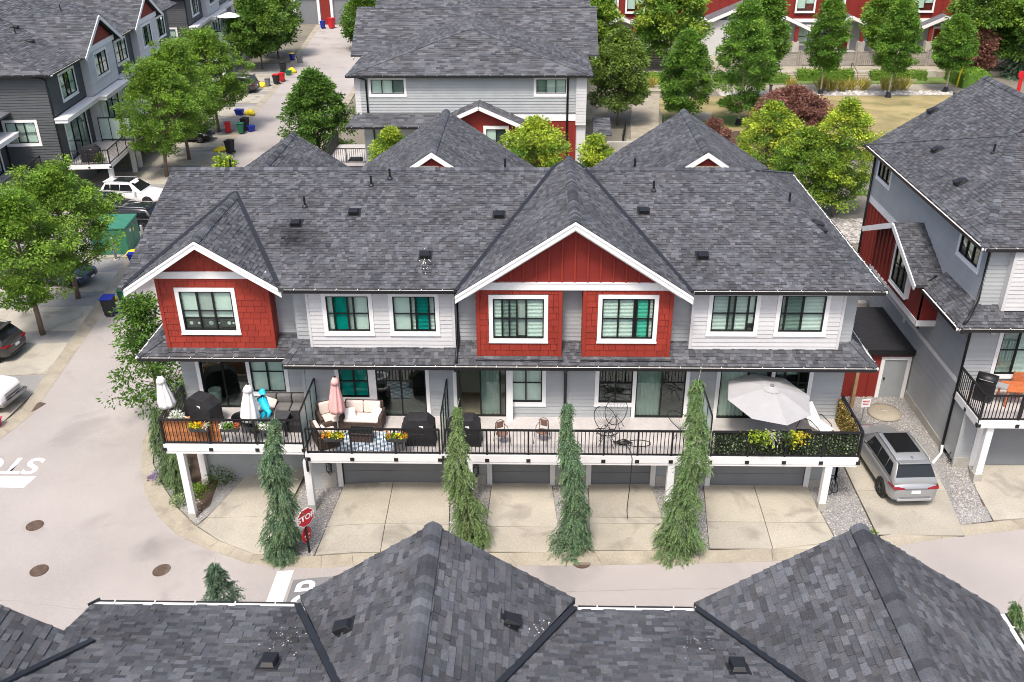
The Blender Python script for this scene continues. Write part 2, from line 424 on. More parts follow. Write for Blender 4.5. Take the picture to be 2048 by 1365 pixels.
def window(par, F, u0, u1, z0, z1, cols, hbar=.5, trim=.15, blind=None, room='room', sides=(1, 1, 1, 1), depth=.6, trimmat='white', slat=.055, proud=0):
    """cols: list of (fraction end, pane material, cover) ; cover: None, 'slats', 'panel', 'curtain' or a material name for a roller"""
    if proud: F = F @ Matrix.Translation((0, proud, 0)); depth = proud - .03
    L, Rr, B, T = [trim * k for k in sides]; mb = LB(F); pd = -proud
    mb.box(u0, u1, pd, .045, z1 - T, z1) if T else 0
    mb.box(u0, u1, pd, .045, z0, z0 + B) if B else 0
    if B: mb.box(u0 - .015, u1 + .015, 0, .065, z0 - .03, z0 + .035)
    if L: mb.box(u0, u0 + L, pd, .043, z0 + B, z1 - T)
    if Rr: mb.box(u1 - Rr, u1, pd, .043, z0 + B, z1 - T)
    wo = O('window', mb, trimmat, par)
    a, b, c, d = u0 + L, u1 - Rr, z0 + B, z1 - T; fw_ = .045
    fr = LB(F, (a, b, -.06, .02, c, c + fw_), (a, b, -.06, .02, d - fw_, d), (a, a + fw_, -.06, .02, c + fw_, d - fw_), (b - fw_, b, -.06, .02, c + fw_, d - fw_))
    prev = 0.
    for i, (fe, pm, cov) in enumerate(cols):
        x0 = a + (b - a) * prev; x1 = a + (b - a) * fe
        if i < len(cols) - 1: fr.box(x1 - .028, x1 + .028, -.058, .024, c + fw_, d - fw_)
        O('pane', LB(F, (x0 + .01, x1 - .01, -.032, -.024, c + .01, d - .01)), pm, wo)
        if cov == 'slats':
            sl = LB(F); z = c + .05
            while z < d - .03:
                sl.add([(x0 + .03, -.075, z), (x1 - .03, -.075, z), (x1 - .03, -.105, z + .036), (x0 + .03, -.105, z + .036)], [(0, 1, 2, 3)]); z += slat
            O('blind', sl, 'blind', wo, fix=False)
        elif cov == 'curtain':
            cu = LB(F); n = max(3, int((x1 - x0) / .05)); vs = []
            for k in range(n + 1):
                uu = x0 + .02 + (x1 - x0 - .04) * k / n; dd = -.15 + .03 * math.sin(k * 1.9)
                vs += [(uu, dd, c + .02), (uu, dd, d - .02)]
            cu.add(vs, [(2 * k, 2 * k + 2, 2 * k + 3, 2 * k + 1) for k in range(n)]); O('curtain', cu, 'curtain', wo, True, fix=False)
        elif isinstance(cov, tuple):      # roller or panel: (material, fraction of the height from the top)
            O('blind', LB(F, (x0 + .02, x1 - .02, -.11, -.09, d - (d - c) * cov[1], d - .01)), cov[0], wo)
        prev = fe
    if hbar:
        hb = hbar if isinstance(hbar, (list, tuple)) else [hbar]
        for h in hb: zz = c + (d - c) * h; fr.box(a + fw_, b - fw_, -.05, .012, zz - .016, zz + .016)
    O('frame', fr, 'frame', wo)
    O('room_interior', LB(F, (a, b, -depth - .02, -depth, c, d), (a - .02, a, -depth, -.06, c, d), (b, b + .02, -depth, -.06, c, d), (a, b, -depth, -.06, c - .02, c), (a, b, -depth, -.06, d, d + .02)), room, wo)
    return wo
def gable_trim(par, apex, lo_l, lo_r, depth=.28, t=.05, drop=.03, name='barge_board', top=True):
    """white rake boards below a roof edge; points are the roof edge in the front plane (x or depth oriented)"""
    apex = Vector(apex)
    for lo in (lo_l, lo_r):
        lo = Vector(lo); d = (lo - apex).normalized(); hv = Vector((d.x, d.y, 0)).normalized(); out = hv.cross(Vector((0, 0, 1)))
        if out.y > 0 and abs(out.y) > .5: out = -out
        if abs(out.x) > .5 and out.x < 0: out = -out
        a0 = apex - Vector((0, 0, drop)); b0 = lo - Vector((0, 0, drop)); dz = Vector((0, 0, -depth))
        e0 = d * .0
        mb = MB().prism([tuple(a0), tuple(b0 + e0), tuple(b0 + e0 + Vector((0, 0, -depth))), tuple(a0 + dz)], tuple(out * t))
        if top:
            k = .09; mb.prism([tuple(a0 + out * t), tuple(b0 + out * t), tuple(b0 + out * t - Vector((0, 0, k))), tuple(a0 + out * t - Vector((0, 0, k)))], tuple(out * .022))
        O(name, mb, 'white', par)
def gutter(par, p, q, out, w=.13, h=.13, inner='white_dirty'):
    p = Vector(p); q = Vector(q); o = Vector(out)
    z = Vector((0, 0, 1)); mb = MB()
    def bb(a, b, d0, d1, z0, z1):
        mb.hexa([tuple(a + o * d0 + z * z0), tuple(b + o * d0 + z * z0), tuple(b + o * d1 + z * z0), tuple(a + o * d1 + z * z0)],
                [tuple(a + o * d0 + z * z1), tuple(b + o * d0 + z * z1), tuple(b + o * d1 + z * z1), tuple(a + o * d1 + z * z1)])
    bb(p, q, w - .02, w, -h, .0); bb(p, q, .0, w - .021, -h, -h + .02); bb(p, q, 0, .015, -h + .021, -.005)
    g = O('gutter', mb, 'black', par, fix=False)
    mb = MB(); bb(p, q, .016, w - .022, -h + .022, -.028); O('gutter_lining', mb, inner, g, fix=False)
    mb = MB(); L = (q - p).length; n = max(1, int(L / .75)); e = (q - p) / L
    for k in range(n):
        c = p + e * (k + .5) * L / n
        mb.hexa([tuple(c + o * d0 + e * s + z * -.004) for d0, s in ((.0, -.012), (w, -.012), (w, .012), (0, .012))], [tuple(c + o * d0 + e * s + z * .008) for d0, s in ((.0, -.012), (w, -.012), (w, .012), (0, .012))])
    O('gutter_bracket', mb, 'white_dirty', g, fix=False)
def downspout(par, pts, r=.058, mat='black'): return O('downspout', MB().tube(pts, r, 6), mat, par, True)
def roof_vent(par, p, slope, yaw=0, s=1.):
    """hooded black vent sitting on a roof of the given slope; yaw 0: slope falls toward -y"""
    mb = MB(); a = math.atan(slope)
    mb.T = Matrix.Translation(p) @ Matrix.Rotation(yaw, 4, 'Z') @ Matrix.Rotation(a, 4, 'X')
    s *= .5; mb.hexa([(-.36 * s, -.42 * s, .0), (.36 * s, -.42 * s, 0), (.36 * s, .42 * s, 0), (-.36 * s, .42 * s, 0)], [(-.36 * s, -.42 * s, .40 * s), (.36 * s, -.42 * s, .40 * s), (.25 * s, .30 * s, .26 * s), (-.25 * s, .30 * s, .26 * s)])
    mb.box(-.5 * s, .5 * s, -.46 * s, .56 * s, .015, .03)
    v = O('roof_vent', mb, 'black', par, bevel=.012); return v
def vent_pipe(par, p, h=.42):
    mb = MB().tube([p, (p[0], p[1], p[2] + h)], .045, 8)
    o = O('vent_pipe', mb, 'black', par); mb = MB().lathe([(.13, -.03), (.12, .03), (.05, .09)], 10, p); O('pipe_flashing', mb, 'flash', o)
def railing(par, p, q, z0, h=1.07, sp=.135, nposts=4, brackets=True, skip=None, z1=None):
    """black picket rail from p to q (x, y); each picket its own piece"""
    p = Vector((*p, 0)); q = Vector((*q, 0)); L = (q - p).length; e = (q - p) / L; zt = z0 + h
    r = MB(); r.beam((p.x, p.y, zt), (q.x, q.y, zt), .075, .06); r.beam((p.x, p.y, z0 + .06), (q.x, q.y, z0 + .06), .045, .045)
    ro = O('railing', r, 'black', par, fix=False)
    key = 'bal%.3f' % h
    if key not in SHARE: SHARE[key] = box(-.014, .014, -.012, .012, 0, h - .1).mesh('baluster', 'black'); SHARE[key + 'p'] = box(-.032, .032, -.028, .028, -.28, h).mesh('railing_post', 'black')
    if 'brk' not in SHARE: SHARE['brk'] = MB().box(-.075, .075, -.06, .05, -.12, .02).mesh('post_bracket', 'black')
    n = int(L / sp)
    for k in range(1, n):
        c = p + e * (L * k / n); link('baluster', SHARE[key], ro, (c.x, c.y, z0 + .075), math.atan2(e.y, e.x)) if par.name not in WINV else _wl('baluster', SHARE[key], ro, (c.x, c.y, z0 + .075), math.atan2(e.y, e.x))
    for k in range(nposts + 1):
        c = p + e * (L * k / nposts)
        f = link if par.name not in WINV else _wl
        po = f('railing_post', SHARE[key + 'p'], ro, (c.x, c.y, z0), math.atan2(e.y, e.x))
        if brackets: f('post_bracket', SHARE['brk'], ro, (c.x, c.y, z0 - .18), math.atan2(e.y, e.x))
    return ro
def _wl(name, me, parent, loc, rot=0): return link(name, me, parent, loc, rot)
SHARE = {}
def screen(par, x, y0, y1, z0, z1, glassmat='frost', n=3):
    mb = MB(); mb.beam((x, y0, z1), (x, y1, z1), .05, .06); mb.beam((x, y0, z0 + .06), (x, y1, z0 + .06), .04, .04)
    for k in range(n + 1): y = y0 + (y1 - y0) * k / n; mb.box(x - .025, x + .025, y - .025, y + .025, z0 - (.35 if k == 0 else 0), z1)
    s = O('privacy_screen', mb, 'black', par, fix=False)
    for k in range(n):
        a = y0 + (y1 - y0) * k / n + .03; b = y0 + (y1 - y0) * (k + 1) / n - .03
        O('pane', MB().box(x - .006, x + .006, a, b, z0 + .12, z1 - .06), glassmat, s)
    return s
def battens(par, F, poly, sp, mat='redboard', d=.05, name='batten'):
    Q = poly if area2(poly) > 0 else poly[::-1]; u0 = min(q[0] for q in Q); u1 = max(q[0] for q in Q); u = u0 + sp * .5
    while u < u1:
        pol = clip_poly([(u - .03, -99), (u + .03, -99), (u + .03, 99), (u - .03, 99)], Q)
        if len(pol) > 2:
            z0, z1 = min(p[1] for p in pol), max(p[1] for p in pol)
            if z1 - z0 > .08: O(name, LB(F, (u - .03, u + .03, 0, d, z0, z1 - .02)), mat, par, fix=False)
        u += sp
def wall_poly(par, F, poly, mat, t=.06, name='wall', d=0):
    mb = MB(); mb.T = F; mb.prism([(x, d, z) for x, z in poly], (0, -t, 0)); return O(name, mb, mat, par)
# ------------------------------------------------------------------ main townhouse row
def main_building():
    B = E('townhouse_row', (-1, 36, 0), 0, 'grey and red five-unit townhouse row with wide front deck, centre of the picture', 'building', world=True)
    roof = MB(); SHP = Pieces('shingle', 'shingle', 300); CAP = Pieces('ridge_cap', 'shingle', 120)
    s, zE, yE, yR, zR, yB = .3343, 8.28, 30.15, 37.0, 10.57, 43.85; XL, XR, XH = -14.95, 12.41, 8.79
    gx, gzp, gy = 1.42, 10.99, 29.75
    a, b = -11.95, 10.05
    # main front slopes, right hip, rear slope
    yv = yE + (b - zE) / s
    SOOT[:] = [(-9.15, 32.8, .75, .65, .68), (-7.0, 33.7, .5, .5, .25), (-4.0, 31.3, .4, .5, .2), (5.6, 31.6, .6, .6, .2), (-1.3, 33.3, .5, .7, .15)]
    def mz(x, y): return (x, y, zE + s * (y - yE))
    roof_plane(SHP, [mz(-9.15, yE), mz(-2.7, yE), mz(.785, yR), mz(a, yR), mz(a, yv)], roof); roof_plane(SHP, [mz(XL, yE), mz(-14.8, yE), mz(a, yv), mz(a, yR), mz(XL, yR)], roof)
    roof_plane(SHP, [(5.55, yE, zE), (XR, yE, zE), (XH, yR, zR), (2.055, yR, zR)], roof)
    roof_plane(SHP, [(XR, yE, zE), (XR, yB, zE), (XH, yR, zR)], roof)
    roof_plane(None, [(XL, yB, zE), (XR, yB, zE), (XH, yR, zR), (XL, yR, zR)], roof)
    # centre gable
    roof_plane(SHP, [(gx, gy, gzp), (5.62, gy, 8.21), (2.055, yR, 10.57), (gx, 37.3, gzp)], roof)
    roof_plane(SHP, [(gx, gy, gzp), (-2.78, gy, 8.21), (.785, yR, 10.57), (gx, 37.3, gzp)], roof)
    roof_plane(None, [(gx, 37.3, gzp), (2.4, 38.4, 10.1), (.44, 38.4, 10.1)], roof)
    # left gable
    roof_plane(SHP, [(a, 30.25, b), (a + 2.87, 30.25, 8.19), (a, yv, b)], roof)
    roof_plane(SHP, [(a, 30.25, b), (a - 2.87, 30.25, 8.19), (a, yv, b)], roof)
    # rear cross gables
    for cx, zz, y0, hw in ((-4.22, 11.2, 37.25, 4.39), (7.1, 11.2, 37.25, 4.39), (-11.7, 10.1, 38.3, 2.75)):
        k = .661
        dx0 = (zz - 10.5) / k if zz > 11 else .02
        for sg in (-1, 1):
            roof_plane(SHP, [(cx, y0, zz), (cx, 44.35, zz), (cx + sg * hw, 44.35, zz - k * hw), (cx + sg * dx0, y0, zz - k * dx0)], roof)
        caps(CAP, (cx, y0, zz), (cx, 44.35, zz), .661)
        if zz > 11:
            F = frame((0, y0 + .12, 0), (1, 0)); pol = [(cx - .9, zz - .62), (cx + .9, zz - .62), (cx, zz - .06)]
            wall_poly(B, F, pol, 'redboard', name='gable_wall'); battens(B, F, pol, .34, 'redboard')
            gable_trim(B, (cx, y0 - .03, zz + .02), (cx - 1.05, y0 - .03, zz + .02 - .7), (cx + 1.05, y0 - .03, zz + .02 - .7), .22, top=False)
    RO = O('roof', roof, 'roof_under', B)
    # skirt roof over the deck
    sk = MB()
    def skirt(x0, x1, y0, z0, y1, z1, xl, xr, yl=None, yr=None):
        roof_plane(SHP, [(x0, y0, z0), (x1, y0, z0), (xr, y1, z1), (xl, y1, z1)], sk, thick=.1)
        if yl: roof_plane(SHP, [(x0, y0, z0), (x0, yl, z0), (xl, yl, z1), (xl, y1, z1)], sk, thick=.1)
        if yr: roof_plane(SHP, [(x1, y0, z0), (x1, yr, z0), (xr, yr, z1), (xr, y1, z1)], sk, thick=.1)
    skirt(-9.25, 12.55, 29.95, 5.28, 30.93, 5.87, -8.75, 11.85, None, 33.6)
    roof_plane(SHP, [(-9.25, 29.95, 5.28), (-9.25, 30.6, 5.28), (-8.75, 30.93, 5.87)], sk, thick=.1)
    skirt(-14.95, -8.8, 30.5, 5.28, 31.48, 5.87, -13.8, -8.8, 34.2, None)
    O('skirt_roof', sk, 'roof_under', B)
    SOOT.clear(); SHP.flush(RO, 'shingle_rows')
    caps(CAP, (XL, yR, zR), (.8, yR, zR), .3343); caps(CAP, (2.05, yR, zR), (XH, yR, zR), .3343)
    caps(CAP, (gx, gy, gzp), (gx, 37.3, gzp), .66); caps(CAP, (a, 30.25, b), (a, yv, b), .65)
    caps(CAP, (XR, yE, zE), (XH, yR, zR), .2, .25, .15, .015); caps(CAP, (XR, yB, zE), (XH, yR, zR), .2, .25, .15, .015)
    caps(CAP, (12.55, 29.95, 5.28), (11.85, 30.93, 5.87), .1, .22, .13, .01); caps(CAP, (-9.25, 29.95, 5.28), (-8.75, 30.93, 5.87), .1, .22, .13, .01)
    caps(CAP, (-14.95, 30.5, 5.28), (-13.8, 31.48, 5.87), .1, .22, .13, .01)
    CAP.flush(RO, 'ridge_cap_rows')
    for p, q in (((-2.74, 30.0, 8.24), (.785, yR, zR)), ((5.58, 30.0, 8.24), (2.055, yR, zR)), ((a + 2.8, 30.27, 8.27), (a, yv, b)), ((a - 2.8, 30.27, 8.27), (a, yv, b))):
        up = Vector((0, -.3, .95)); O('valley_flashing', MB().beam(Vector(p) + Vector((0, 0, .035)), Vector(q) + Vector((0, 0, .035)), .17, .07, up), 'flash', RO)
    # vents and pipes
    def onz(y): return zE + s * (y - yE)
    for x, y in ((-9.15, 33.6), (-7.0, 34.25), (-1.35, 34.1), (-4.0, 31.85), (4.25, 34.35), (6.2, 31.85)): roof_vent(RO, (x, y, onz(y)), s)
    for x, y in ((-9.0, 34.6), (-6.55, 35.9), (-5.85, 36.35), (4.75, 35.6)): vent_pipe(RO, (x, y, onz(y)))
    for x, y in ((-12.6, 37.25), (-1.2, 37.35), (4.15, 37.4)): vent_pipe(RO, (x, y, 10.4), .5)
    vent_pipe(RO, (10.0, 35.0, 9.75), .5); roof_vent(RO, (11.0, 34.4, 9.15), .64, R(90)); roof_vent(RO, (10.9, 33.6, 9.2), .64, R(90))
    sp = MB()
    for i in range(34):
        x, y = -4.0 + random.gauss(0, .13), 31.35 + random.gauss(0, .3); r = random.uniform(.006, .022); q = random.uniform(0, 6)
        sp.add([(x + r * math.cos(q + t * 1.26), y + r * 1.5 * math.sin(q + t * 1.26), onz(y) + s * r * 1.5 * math.sin(q + t * 1.26) + .034) for t in range(5)], [(0, 1, 2, 3, 4)])
    O('bird_droppings', sp, 'white_dirty', RO, fix=False, kind='stuff')
    # rake boards, gutters, downspouts
    gable_trim(B, (gx, gy, gzp), (-2.78, gy, 8.21), (5.62, gy, 8.21)); gable_trim(B, (a, 30.25, b), (a - 2.87, 30.25, 8.19), (a + 2.87, 30.25, 8.19))
    O('rake_board', MB().beam((XL + .16, yE + .3, zE - .14), (XL + .16, yR, zR - .24), .04, .2), 'white', B)
    gutter(B, (-8.95, yE, zE - .02), (-2.86, yE, zE - .02), (0, -1, 0)); gutter(B, (5.7, yE, zE - .02), (XR, yE, zE - .02), (0, -1, 0)); gutter(B, (XR, yE, zE - .02), (XR, yB, zE - .02), (1, 0, 0))
    gutter(B, (-9.25, 29.95, 5.26), (12.55, 29.95, 5.26), (0, -1, 0)); gutter(B, (12.55, 29.95, 5.26), (12.55, 33.6, 5.26), (1, 0, 0)); gutter(B, (-14.95, 30.5, 5.26), (-9.27, 30.5, 5.26), (0, -1, 0)); gutter(B, (-14.95, 34.2, 5.26), (-14.95, 30.5, 5.26), (-1, 0, 0))
    for x in (-2.9, 1.22): downspout(B, [(x, 29.9, 5.2), (x, 30.0, 5.0), (x + .02, 30.8, 4.75), (x + .02, 30.82, 2.5)])
    downspout(B, [(-2.88, 30.1, 8.15), (-2.8, 30.8, 7.85), (-2.8, 30.82, 5.95), (-2.85, 30.3, 5.6), (-2.85, 29.97, 5.36)])
    for x in (-2.95, ): downspout(B, [(-3.3, 28.24, 2.4), (-3.3, 28.24, 2.1), (-3.3, 28.6, 1.9)], .06)
    # ---- walls
    G = Pieces('siding_plank', 'grey', 170); LG = Pieces('siding_plank', 'lightgrey', 90); RS = Pieces('shake', 'red', 280)
    F = frame((0, 30.9, 0), (1, 0)); F1 = frame((0, 31.45, 0), (1, 0))
    holes = [(-7.63, -6.28, 3.1, 5.3), (-6.3, -4.0, 2.4, 5.3), (-3.08, -.94, 2.4, 5.3), (-.94, .5, 2.96, 5.3), (2.4, 3.8, 2.97, 5.3), (3.8, 5.95, 2.4, 5.3), (7.0, 9.2, 2.4, 5.3), (9.15, 10.62, 3.15, 5.3)]
    tiles(G, F, [(-8.85, 2.46), (11.8, 2.46), (11.8, 5.4), (-8.85, 5.4)], .165, None, holes)
    for x0, x1 in ((-8.85, -8.3), (-2.95, -2.05), (1.0, 1.83), (5.0, 5.8), (11.25, 11.8)): tiles(G, F, [(x0, 5.85), (x1, 5.85), (x1, 8.3), (x0, 8.3)], .165)
    tiles(G, F1, [(-13.78, 2.46), (-8.85, 2.46), (-8.85, 5.4), (-13.78, 5.4)], .165, None, [(-13.2, -11.1, 2.4, 5.3), (-11.15, -9.6, 3.0, 5.3)])
    tiles(G, F1, [(-9.95, 5.85), (-8.85, 5.85), (-8.85, 8.3), (-9.95, 8.3)], .165)
    FR = frame((11.8, 0, 0), (0, 1)); tiles(G, FR, [(30.9, 0), (43.2, 0), (43.2, 8.3), (30.9, 8.3)], .165)
    FL = frame((-13.78, 0, 0), (0, -1)); tiles(G, FL, [(-43.2, -1.1), (-31.45, -1.1), (-31.45, 8.3), (-43.2, 8.3)], .165)
    OB('wall', I4, [(-13.7, 11.7, 43.15, 43.25, -1.2, 8.3), (-8.9, -8.82, 30.92, 31.5, 2.4, 8.3)], 'grey', B)
    # light grey boxes
    W1 = [(-7.75, -5.89, 6.2, 7.93), (-5.30, -3.45, 6.2, 7.93)]; W5 = [(6.35, 8.22, 6.25, 8.02), (8.82, 10.72, 6.25, 8.02)]
    FB = frame((0, 30.6, 0), (1, 0))
    for x0, x1, hs in ((-8.34, -2.89, W1), (5.76, 11.28, W5)):
        tiles(LG, FB, [(x0 + .1, 5.62), (x1 - .1, 5.62), (x1 - .1, 8.3), (x0 + .1, 8.3)], .172, None, [(h[0], h[1], h[2], h[3]) for h in hs])
        OB('corner_board', FB, [(x0, x0 + .1, -.03, .028, 5.6, 8.3), (x1 - .1, x1, -.03, .028, 5.6, 8.3), (x0, x0 + .02, -.35, -.032, 5.6, 8.3), (x1 - .02, x1, -.35, -.032, 5.6, 8.3)], 'lightgrey', B)
    TE, PN = 'pane_teal', 'pane'
    window(B, FB, *W1[0], [(.17, PN, ('blind', .97)), (.5, TE, ('blind', .98)), (.64, PN, ('blind_grey', 1)), (1, PN, ('blind', 1))], [.5])
    window(B, FB, *W1[1], [(.42, PN, ('blind', 1)), (.54, PN, 'slats'), (.85, TE, 'slats'), (1, PN, 'slats')], [.5])
    window(B, FB, *W5[0], [(.38, PN, 'slats'), (.52, 'pane_dark', 'slats'), (.83, PN, 'slats'), (1, PN, ('blind', .8))], [.5])
    window(B, FB, *W5[1], [(.12, 'pane_dark', 'slats'), (.5, 'pane_dark', 'slats'), (1, PN, 'slats')], [.5])
    # red shake bays
    def bay(x0, x1, y, z0, z1, back, hole):
        f = frame((0, y, 0), (1, 0))
        tiles(RS, f, [(x0 + .13, z0), (x1 - .13, z0), (x1 - .13, z1), (x0 + .13, z1)], .252, (.2, .46), [hole], .005, .024, .005, .09)
        OB('corner_board', f, [(x0, x0 + .13, -.03, .034, z0 - .03, z1), (x1 - .13, x1, -.03, .034, z0 - .03, z1)], 'red', B)
        for x, u, r in ((x1, (0, 1), (y, y + back)), (x0, (0, -1), (-y - back, -y))):
            tiles(RS, frame((x, 0, 0), u), [(r[0], z0), (r[1], z0), (r[1], z1), (r[0], z1)], .252, (.2, .46), (), .0, .015, .005, .09)
        O('base_flashing', LB(f, (x0 - .05, x1 + .05, 0, .22, z0 - .12, z0 - .09)), 'flash', B)
    H1, H2, H3 = (-1.62, .53, 6.08, 7.99), (2.33, 4.50, 6.09, 8.01), (-13.22, -10.98, 6.08, 7.98)
    bay(-2.08, 1.04, 30.3, 5.5, 8.2, .6, H1); bay(1.79, 5.03, 30.3, 5.5, 8.2, .6, H2); bay(-13.88, -9.72, 30.85, 5.47, 8.36, .6, H3)
    FB1 = frame((0, 30.3, 0), (1, 0)); FB3 = frame((0, 30.85, 0), (1, 0))
    window(B, FB1, *H1, [(.18, PN, 'slats'), (.32, 'pane_dark', 'slats'), (.47, 'pane_dark', 'slats'), (.65, PN, ('blind_grey', .95)), (1, PN, 'slats')], [.5])
    window(B, FB1, *H2, [(.32, PN, 'slats'), (.62, PN, 'slats'), (.67, 'pane_dark', None), (.9, 'pane_mint', 'slats'), (1, PN, 'slats')], [.5])
    wb = window(B, FB3, *H3, [(.33, PN, ('blind', .68)), (.63, PN, ('blind_grey', .68)), (1, PN, ('blind', .68))], [.5])
    sp = LB(FB3, (-13.02, -11.18, -.14, -.12, 6.3, 6.62)); O('planet_banner', sp, 'ink', wb)
    for k, (px, pr, pm) in enumerate(((-12.85, .07, 'curtain'), (-12.55, .05, 'white_dirty'), (-12.1, .09, 'metal_grey'), (-11.8, .04, 'white_dirty'), (-11.42, .07, 'curtain'), (-11.25, .05, 'white_dirty'))):
        m = MB(); m.T = FB3 @ Matrix.Translation((px, -.118, 6.47)) @ Matrix.Rotation(R(-90), 4, 'X'); m.lathe([(pr, 0), (pr, .004)], 14); O('planet_print', m, pm, wb)
    # gable walls and white belts
    F = frame((0, 30.3, 0), (1, 0)); pol = [(-2.08, 8.42), (5.03, 8.42), (4.55, 8.78), (gx, 10.85), (-1.7, 8.78)]
    pol = [(-1.95, 8.5), (4.8, 8.5), (gx, 10.78)]
    wall_poly(B, F, pol, 'redboard', name='gable_wall'); battens(B, F, pol, .455, 'red')  # battens a lighter red than the wall: a lit look put into their colour
    O('belt_board', LB(F, (-2.2, 5.16, -.02, .07, 8.2, 8.47), (-2.25, 5.2, -.02, .085, 8.455, 8.49)), 'white', B)
    pol = [(-14.1, 8.6), (-9.8, 8.6), (a, 9.95)]; tiles(RS, FB3, pol, .252, (.2, .46), (), .0, .018, .005, .09)
    wall_poly(B, FB3, pol, 'red', name='gable_wall', d=-.032); O('belt_board', LB(FB3, (-14.05, -9.72, -.02, .07, 8.36, 8.62), (-14.05, -9.72, -.02, .085, 8.605, 8.635)), 'white', B)
    sof = MB().prism([(gx, 29.8, 10.84), (5.5, 29.8, 8.1), (5.2, 29.8, 8.1), (gx, 29.8, 10.6)], (0, .55, 0)).prism([(gx, 29.8, 10.84), (-2.66, 29.8, 8.1), (-2.36, 29.8, 8.1), (gx, 29.8, 10.6)], (0, .55, 0))
    O('soffit', sof, 'white_dirty', B)
    OB('soffit', I4, [(-8.9, -2.86, 30.2, 30.95, 8.1, 8.14), (5.7, 12.3, 30.2, 30.95, 8.1, 8.14), (11.8, 12.35, 30.95, 43.5, 8.1, 8.14)], 'white_dirty', B)
    OB('soffit', I4, [(-9.15, 12.5, 29.97, 30.92, 5.1, 5.14), (-14.85, -8.9, 30.52, 31.46, 5.1, 5.14)], 'white_dirty', B)
    G.flush(B, 'siding_rows'); LG.flush(B, 'siding_rows'); RS.flush(B, 'shake_rows')
    # ---- main floor doors and windows
    F = frame((0, 30.9, 0), (1, 0)); F1 = frame((0, 31.45, 0), (1, 0)); PD = 'pane_dark'
    def door(f, u0, u1, kinds, **k): w_ = window(B, f, u0, u1, 2.46, 5.0, kinds, None, .14, sides=(1, 1, 0, 1), **k); w_.name = 'sliding_door'; return w_
    window(B, F, -7.63, -6.2, 3.15, 5.0, [(.5, TE, 'slats'), (1, TE, 'slats')], [.46], sides=(1, 1, 1, 1))
    door(F, -6.2, -4.0, [(.5, PD, None), (1, PD, None)], depth=2.2)
    d3 = door(F, -3.08, -.9, [(.48, PN, None), (.88, PD, 'curtain'), (1, PD, None)], depth=1.8, room='room_wall')
    O('room_floor', LB(F, (-2.9, -1.05, -1.75, -.1, 2.47, 2.5)), 'room_wood', d3)
    window(B, F, -.9, .5, 2.98, 5.0, [(.5, PN, ('blind', .98)), (1, PN, ('blind', .98))], [.5], sides=(0, 1, 1, 1))
    window(B, F, 2.38, 3.82, 2.98, 5.0, [(.5, PD, None), (1, PD, ('blind', .2))], [.5], sides=(1, 0, 1, 1), depth=1.2)
    door(F, 3.82, 5.98, [(.52, PD, 'curtain'), (1, PD, None)], depth=2.)
    door(F, 7.0, 9.2, [(.55, PN, 'curtain'), (.95, PD, 'curtain'), (1, PD, None)])
    window(B, F, 9.2, 10.64, 3.1, 5.0, [(.3, PD, ('blind', .3)), (.7, PD, ('blind', .3)), (1, PD, None)], [.5], sides=(0, 1, 1, 1), depth=1.5)
    d1 = door(F1, -13.2, -11.08, [(.48, PD, None), (1, PD, None)], depth=2.)
    O('laundry_basket', MB().lathe([(.22, 2.5), (.26, 3.1), (.235, 3.1), (.2, 2.6), (0, 2.6)], 18, (-12.75, 31.75, 0)), 'white', d1)
    window(B, F1, -11.08, -9.6, 3.05, 5.0, [(.5, PN, ('blind', .99)), (1, PN, ('blind', .99))], [.55], sides=(0, 1, 1, 1))
    O('trim_post', box(-1.0, -.78, 30.6, 30.86, 2.4, 5.1), 'white', B)
    for x in (2.1, 11.0): O('wall_lamp', box(x - .07, x + .07, 30.72, 30.88, 4.72, 4.9), 'metal_grey', B, bevel=.01)
    for x in (-8.85, 1.25): O('corner_board', box(x - .06, x + .06, 30.86, 30.93, 2.46, 5.2), 'grey', B)
    # ---- garage level
    zg = -.35
    FG = frame((0, 29.75, 0), (1, 0)); FG1 = frame((0, 30.3, 0), (1, 0))
    OB('wall', FG, [(-8.9, -7.67, -.1, 0, zg, 2.3), (-3.3, -1.75, -.1, 0, zg, 2.3), (.85, 2.1, -.1, 0, zg, 2.3), (4.75, 6.8, -.1, 0, zg, 2.3), (10.67, 11.8, -.1, 0, zg, 2.3)], 'grey', B)
    OB('wall', I4, [(-13.78, -8.9, 31.35, 31.45, -1.2, 2.4), (11.7, 11.8, 29.75, 30.9, 0, 2.3)], 'grey', B)
    OB('foundation', FG, [(-8.3, -7.72, 0, .03, zg, .55), (-3.2, -1.82, 0, .03, zg, .5), (.9, 2.05, 0, .03, zg, .5), (4.8, 6.0, 0, .03, zg, .5), (10.75, 11.75, 0, .03, zg, .4)], 'found', B)
    for x0, x1 in ((-7.42, -3.4), (-1.58, .68), (2.25, 4.6), (6.95, 10.54)):
        g = O('garage_door', LB(FG, (x0, x1, -.1, -.05, zg, 2.3)), 'garage', B)
        for k in range(4): O('door_panel', LB(FG, (x0 + .01, x1 - .01, -.05, -.03, .1 + k * .53, .1 + k * .53 + .515)), 'garage', g)
    for x in (-7.66, -3.2, -1.78, .68, 2.08, 4.58, 6.72, 10.54): O('jamb_board', LB(FG, (x, x + .2, 0, .05, zg, 2.3)), 'white', B)
    # ---- decks
    O('deck_floor', MB().box(-8.42, 11.86, 28.34, 30.9, 2.28, 2.46), 'deckfloor', B)
    O('deck_floor', MB().box(-13.85, -8.44, 28.9, 31.45, 2.28, 2.46), 'deckfloor', B)
    O('deck_beam', MB().box(-8.42, 11.88, 28.26, 28.338, 2.12, 2.44).box(11.862, 11.93, 28.34, 30.88, 2.12, 2.44).box(-8.42, 11.88, 28.28, 28.5, 2.02, 2.118), 'white', B, bevel=.008)
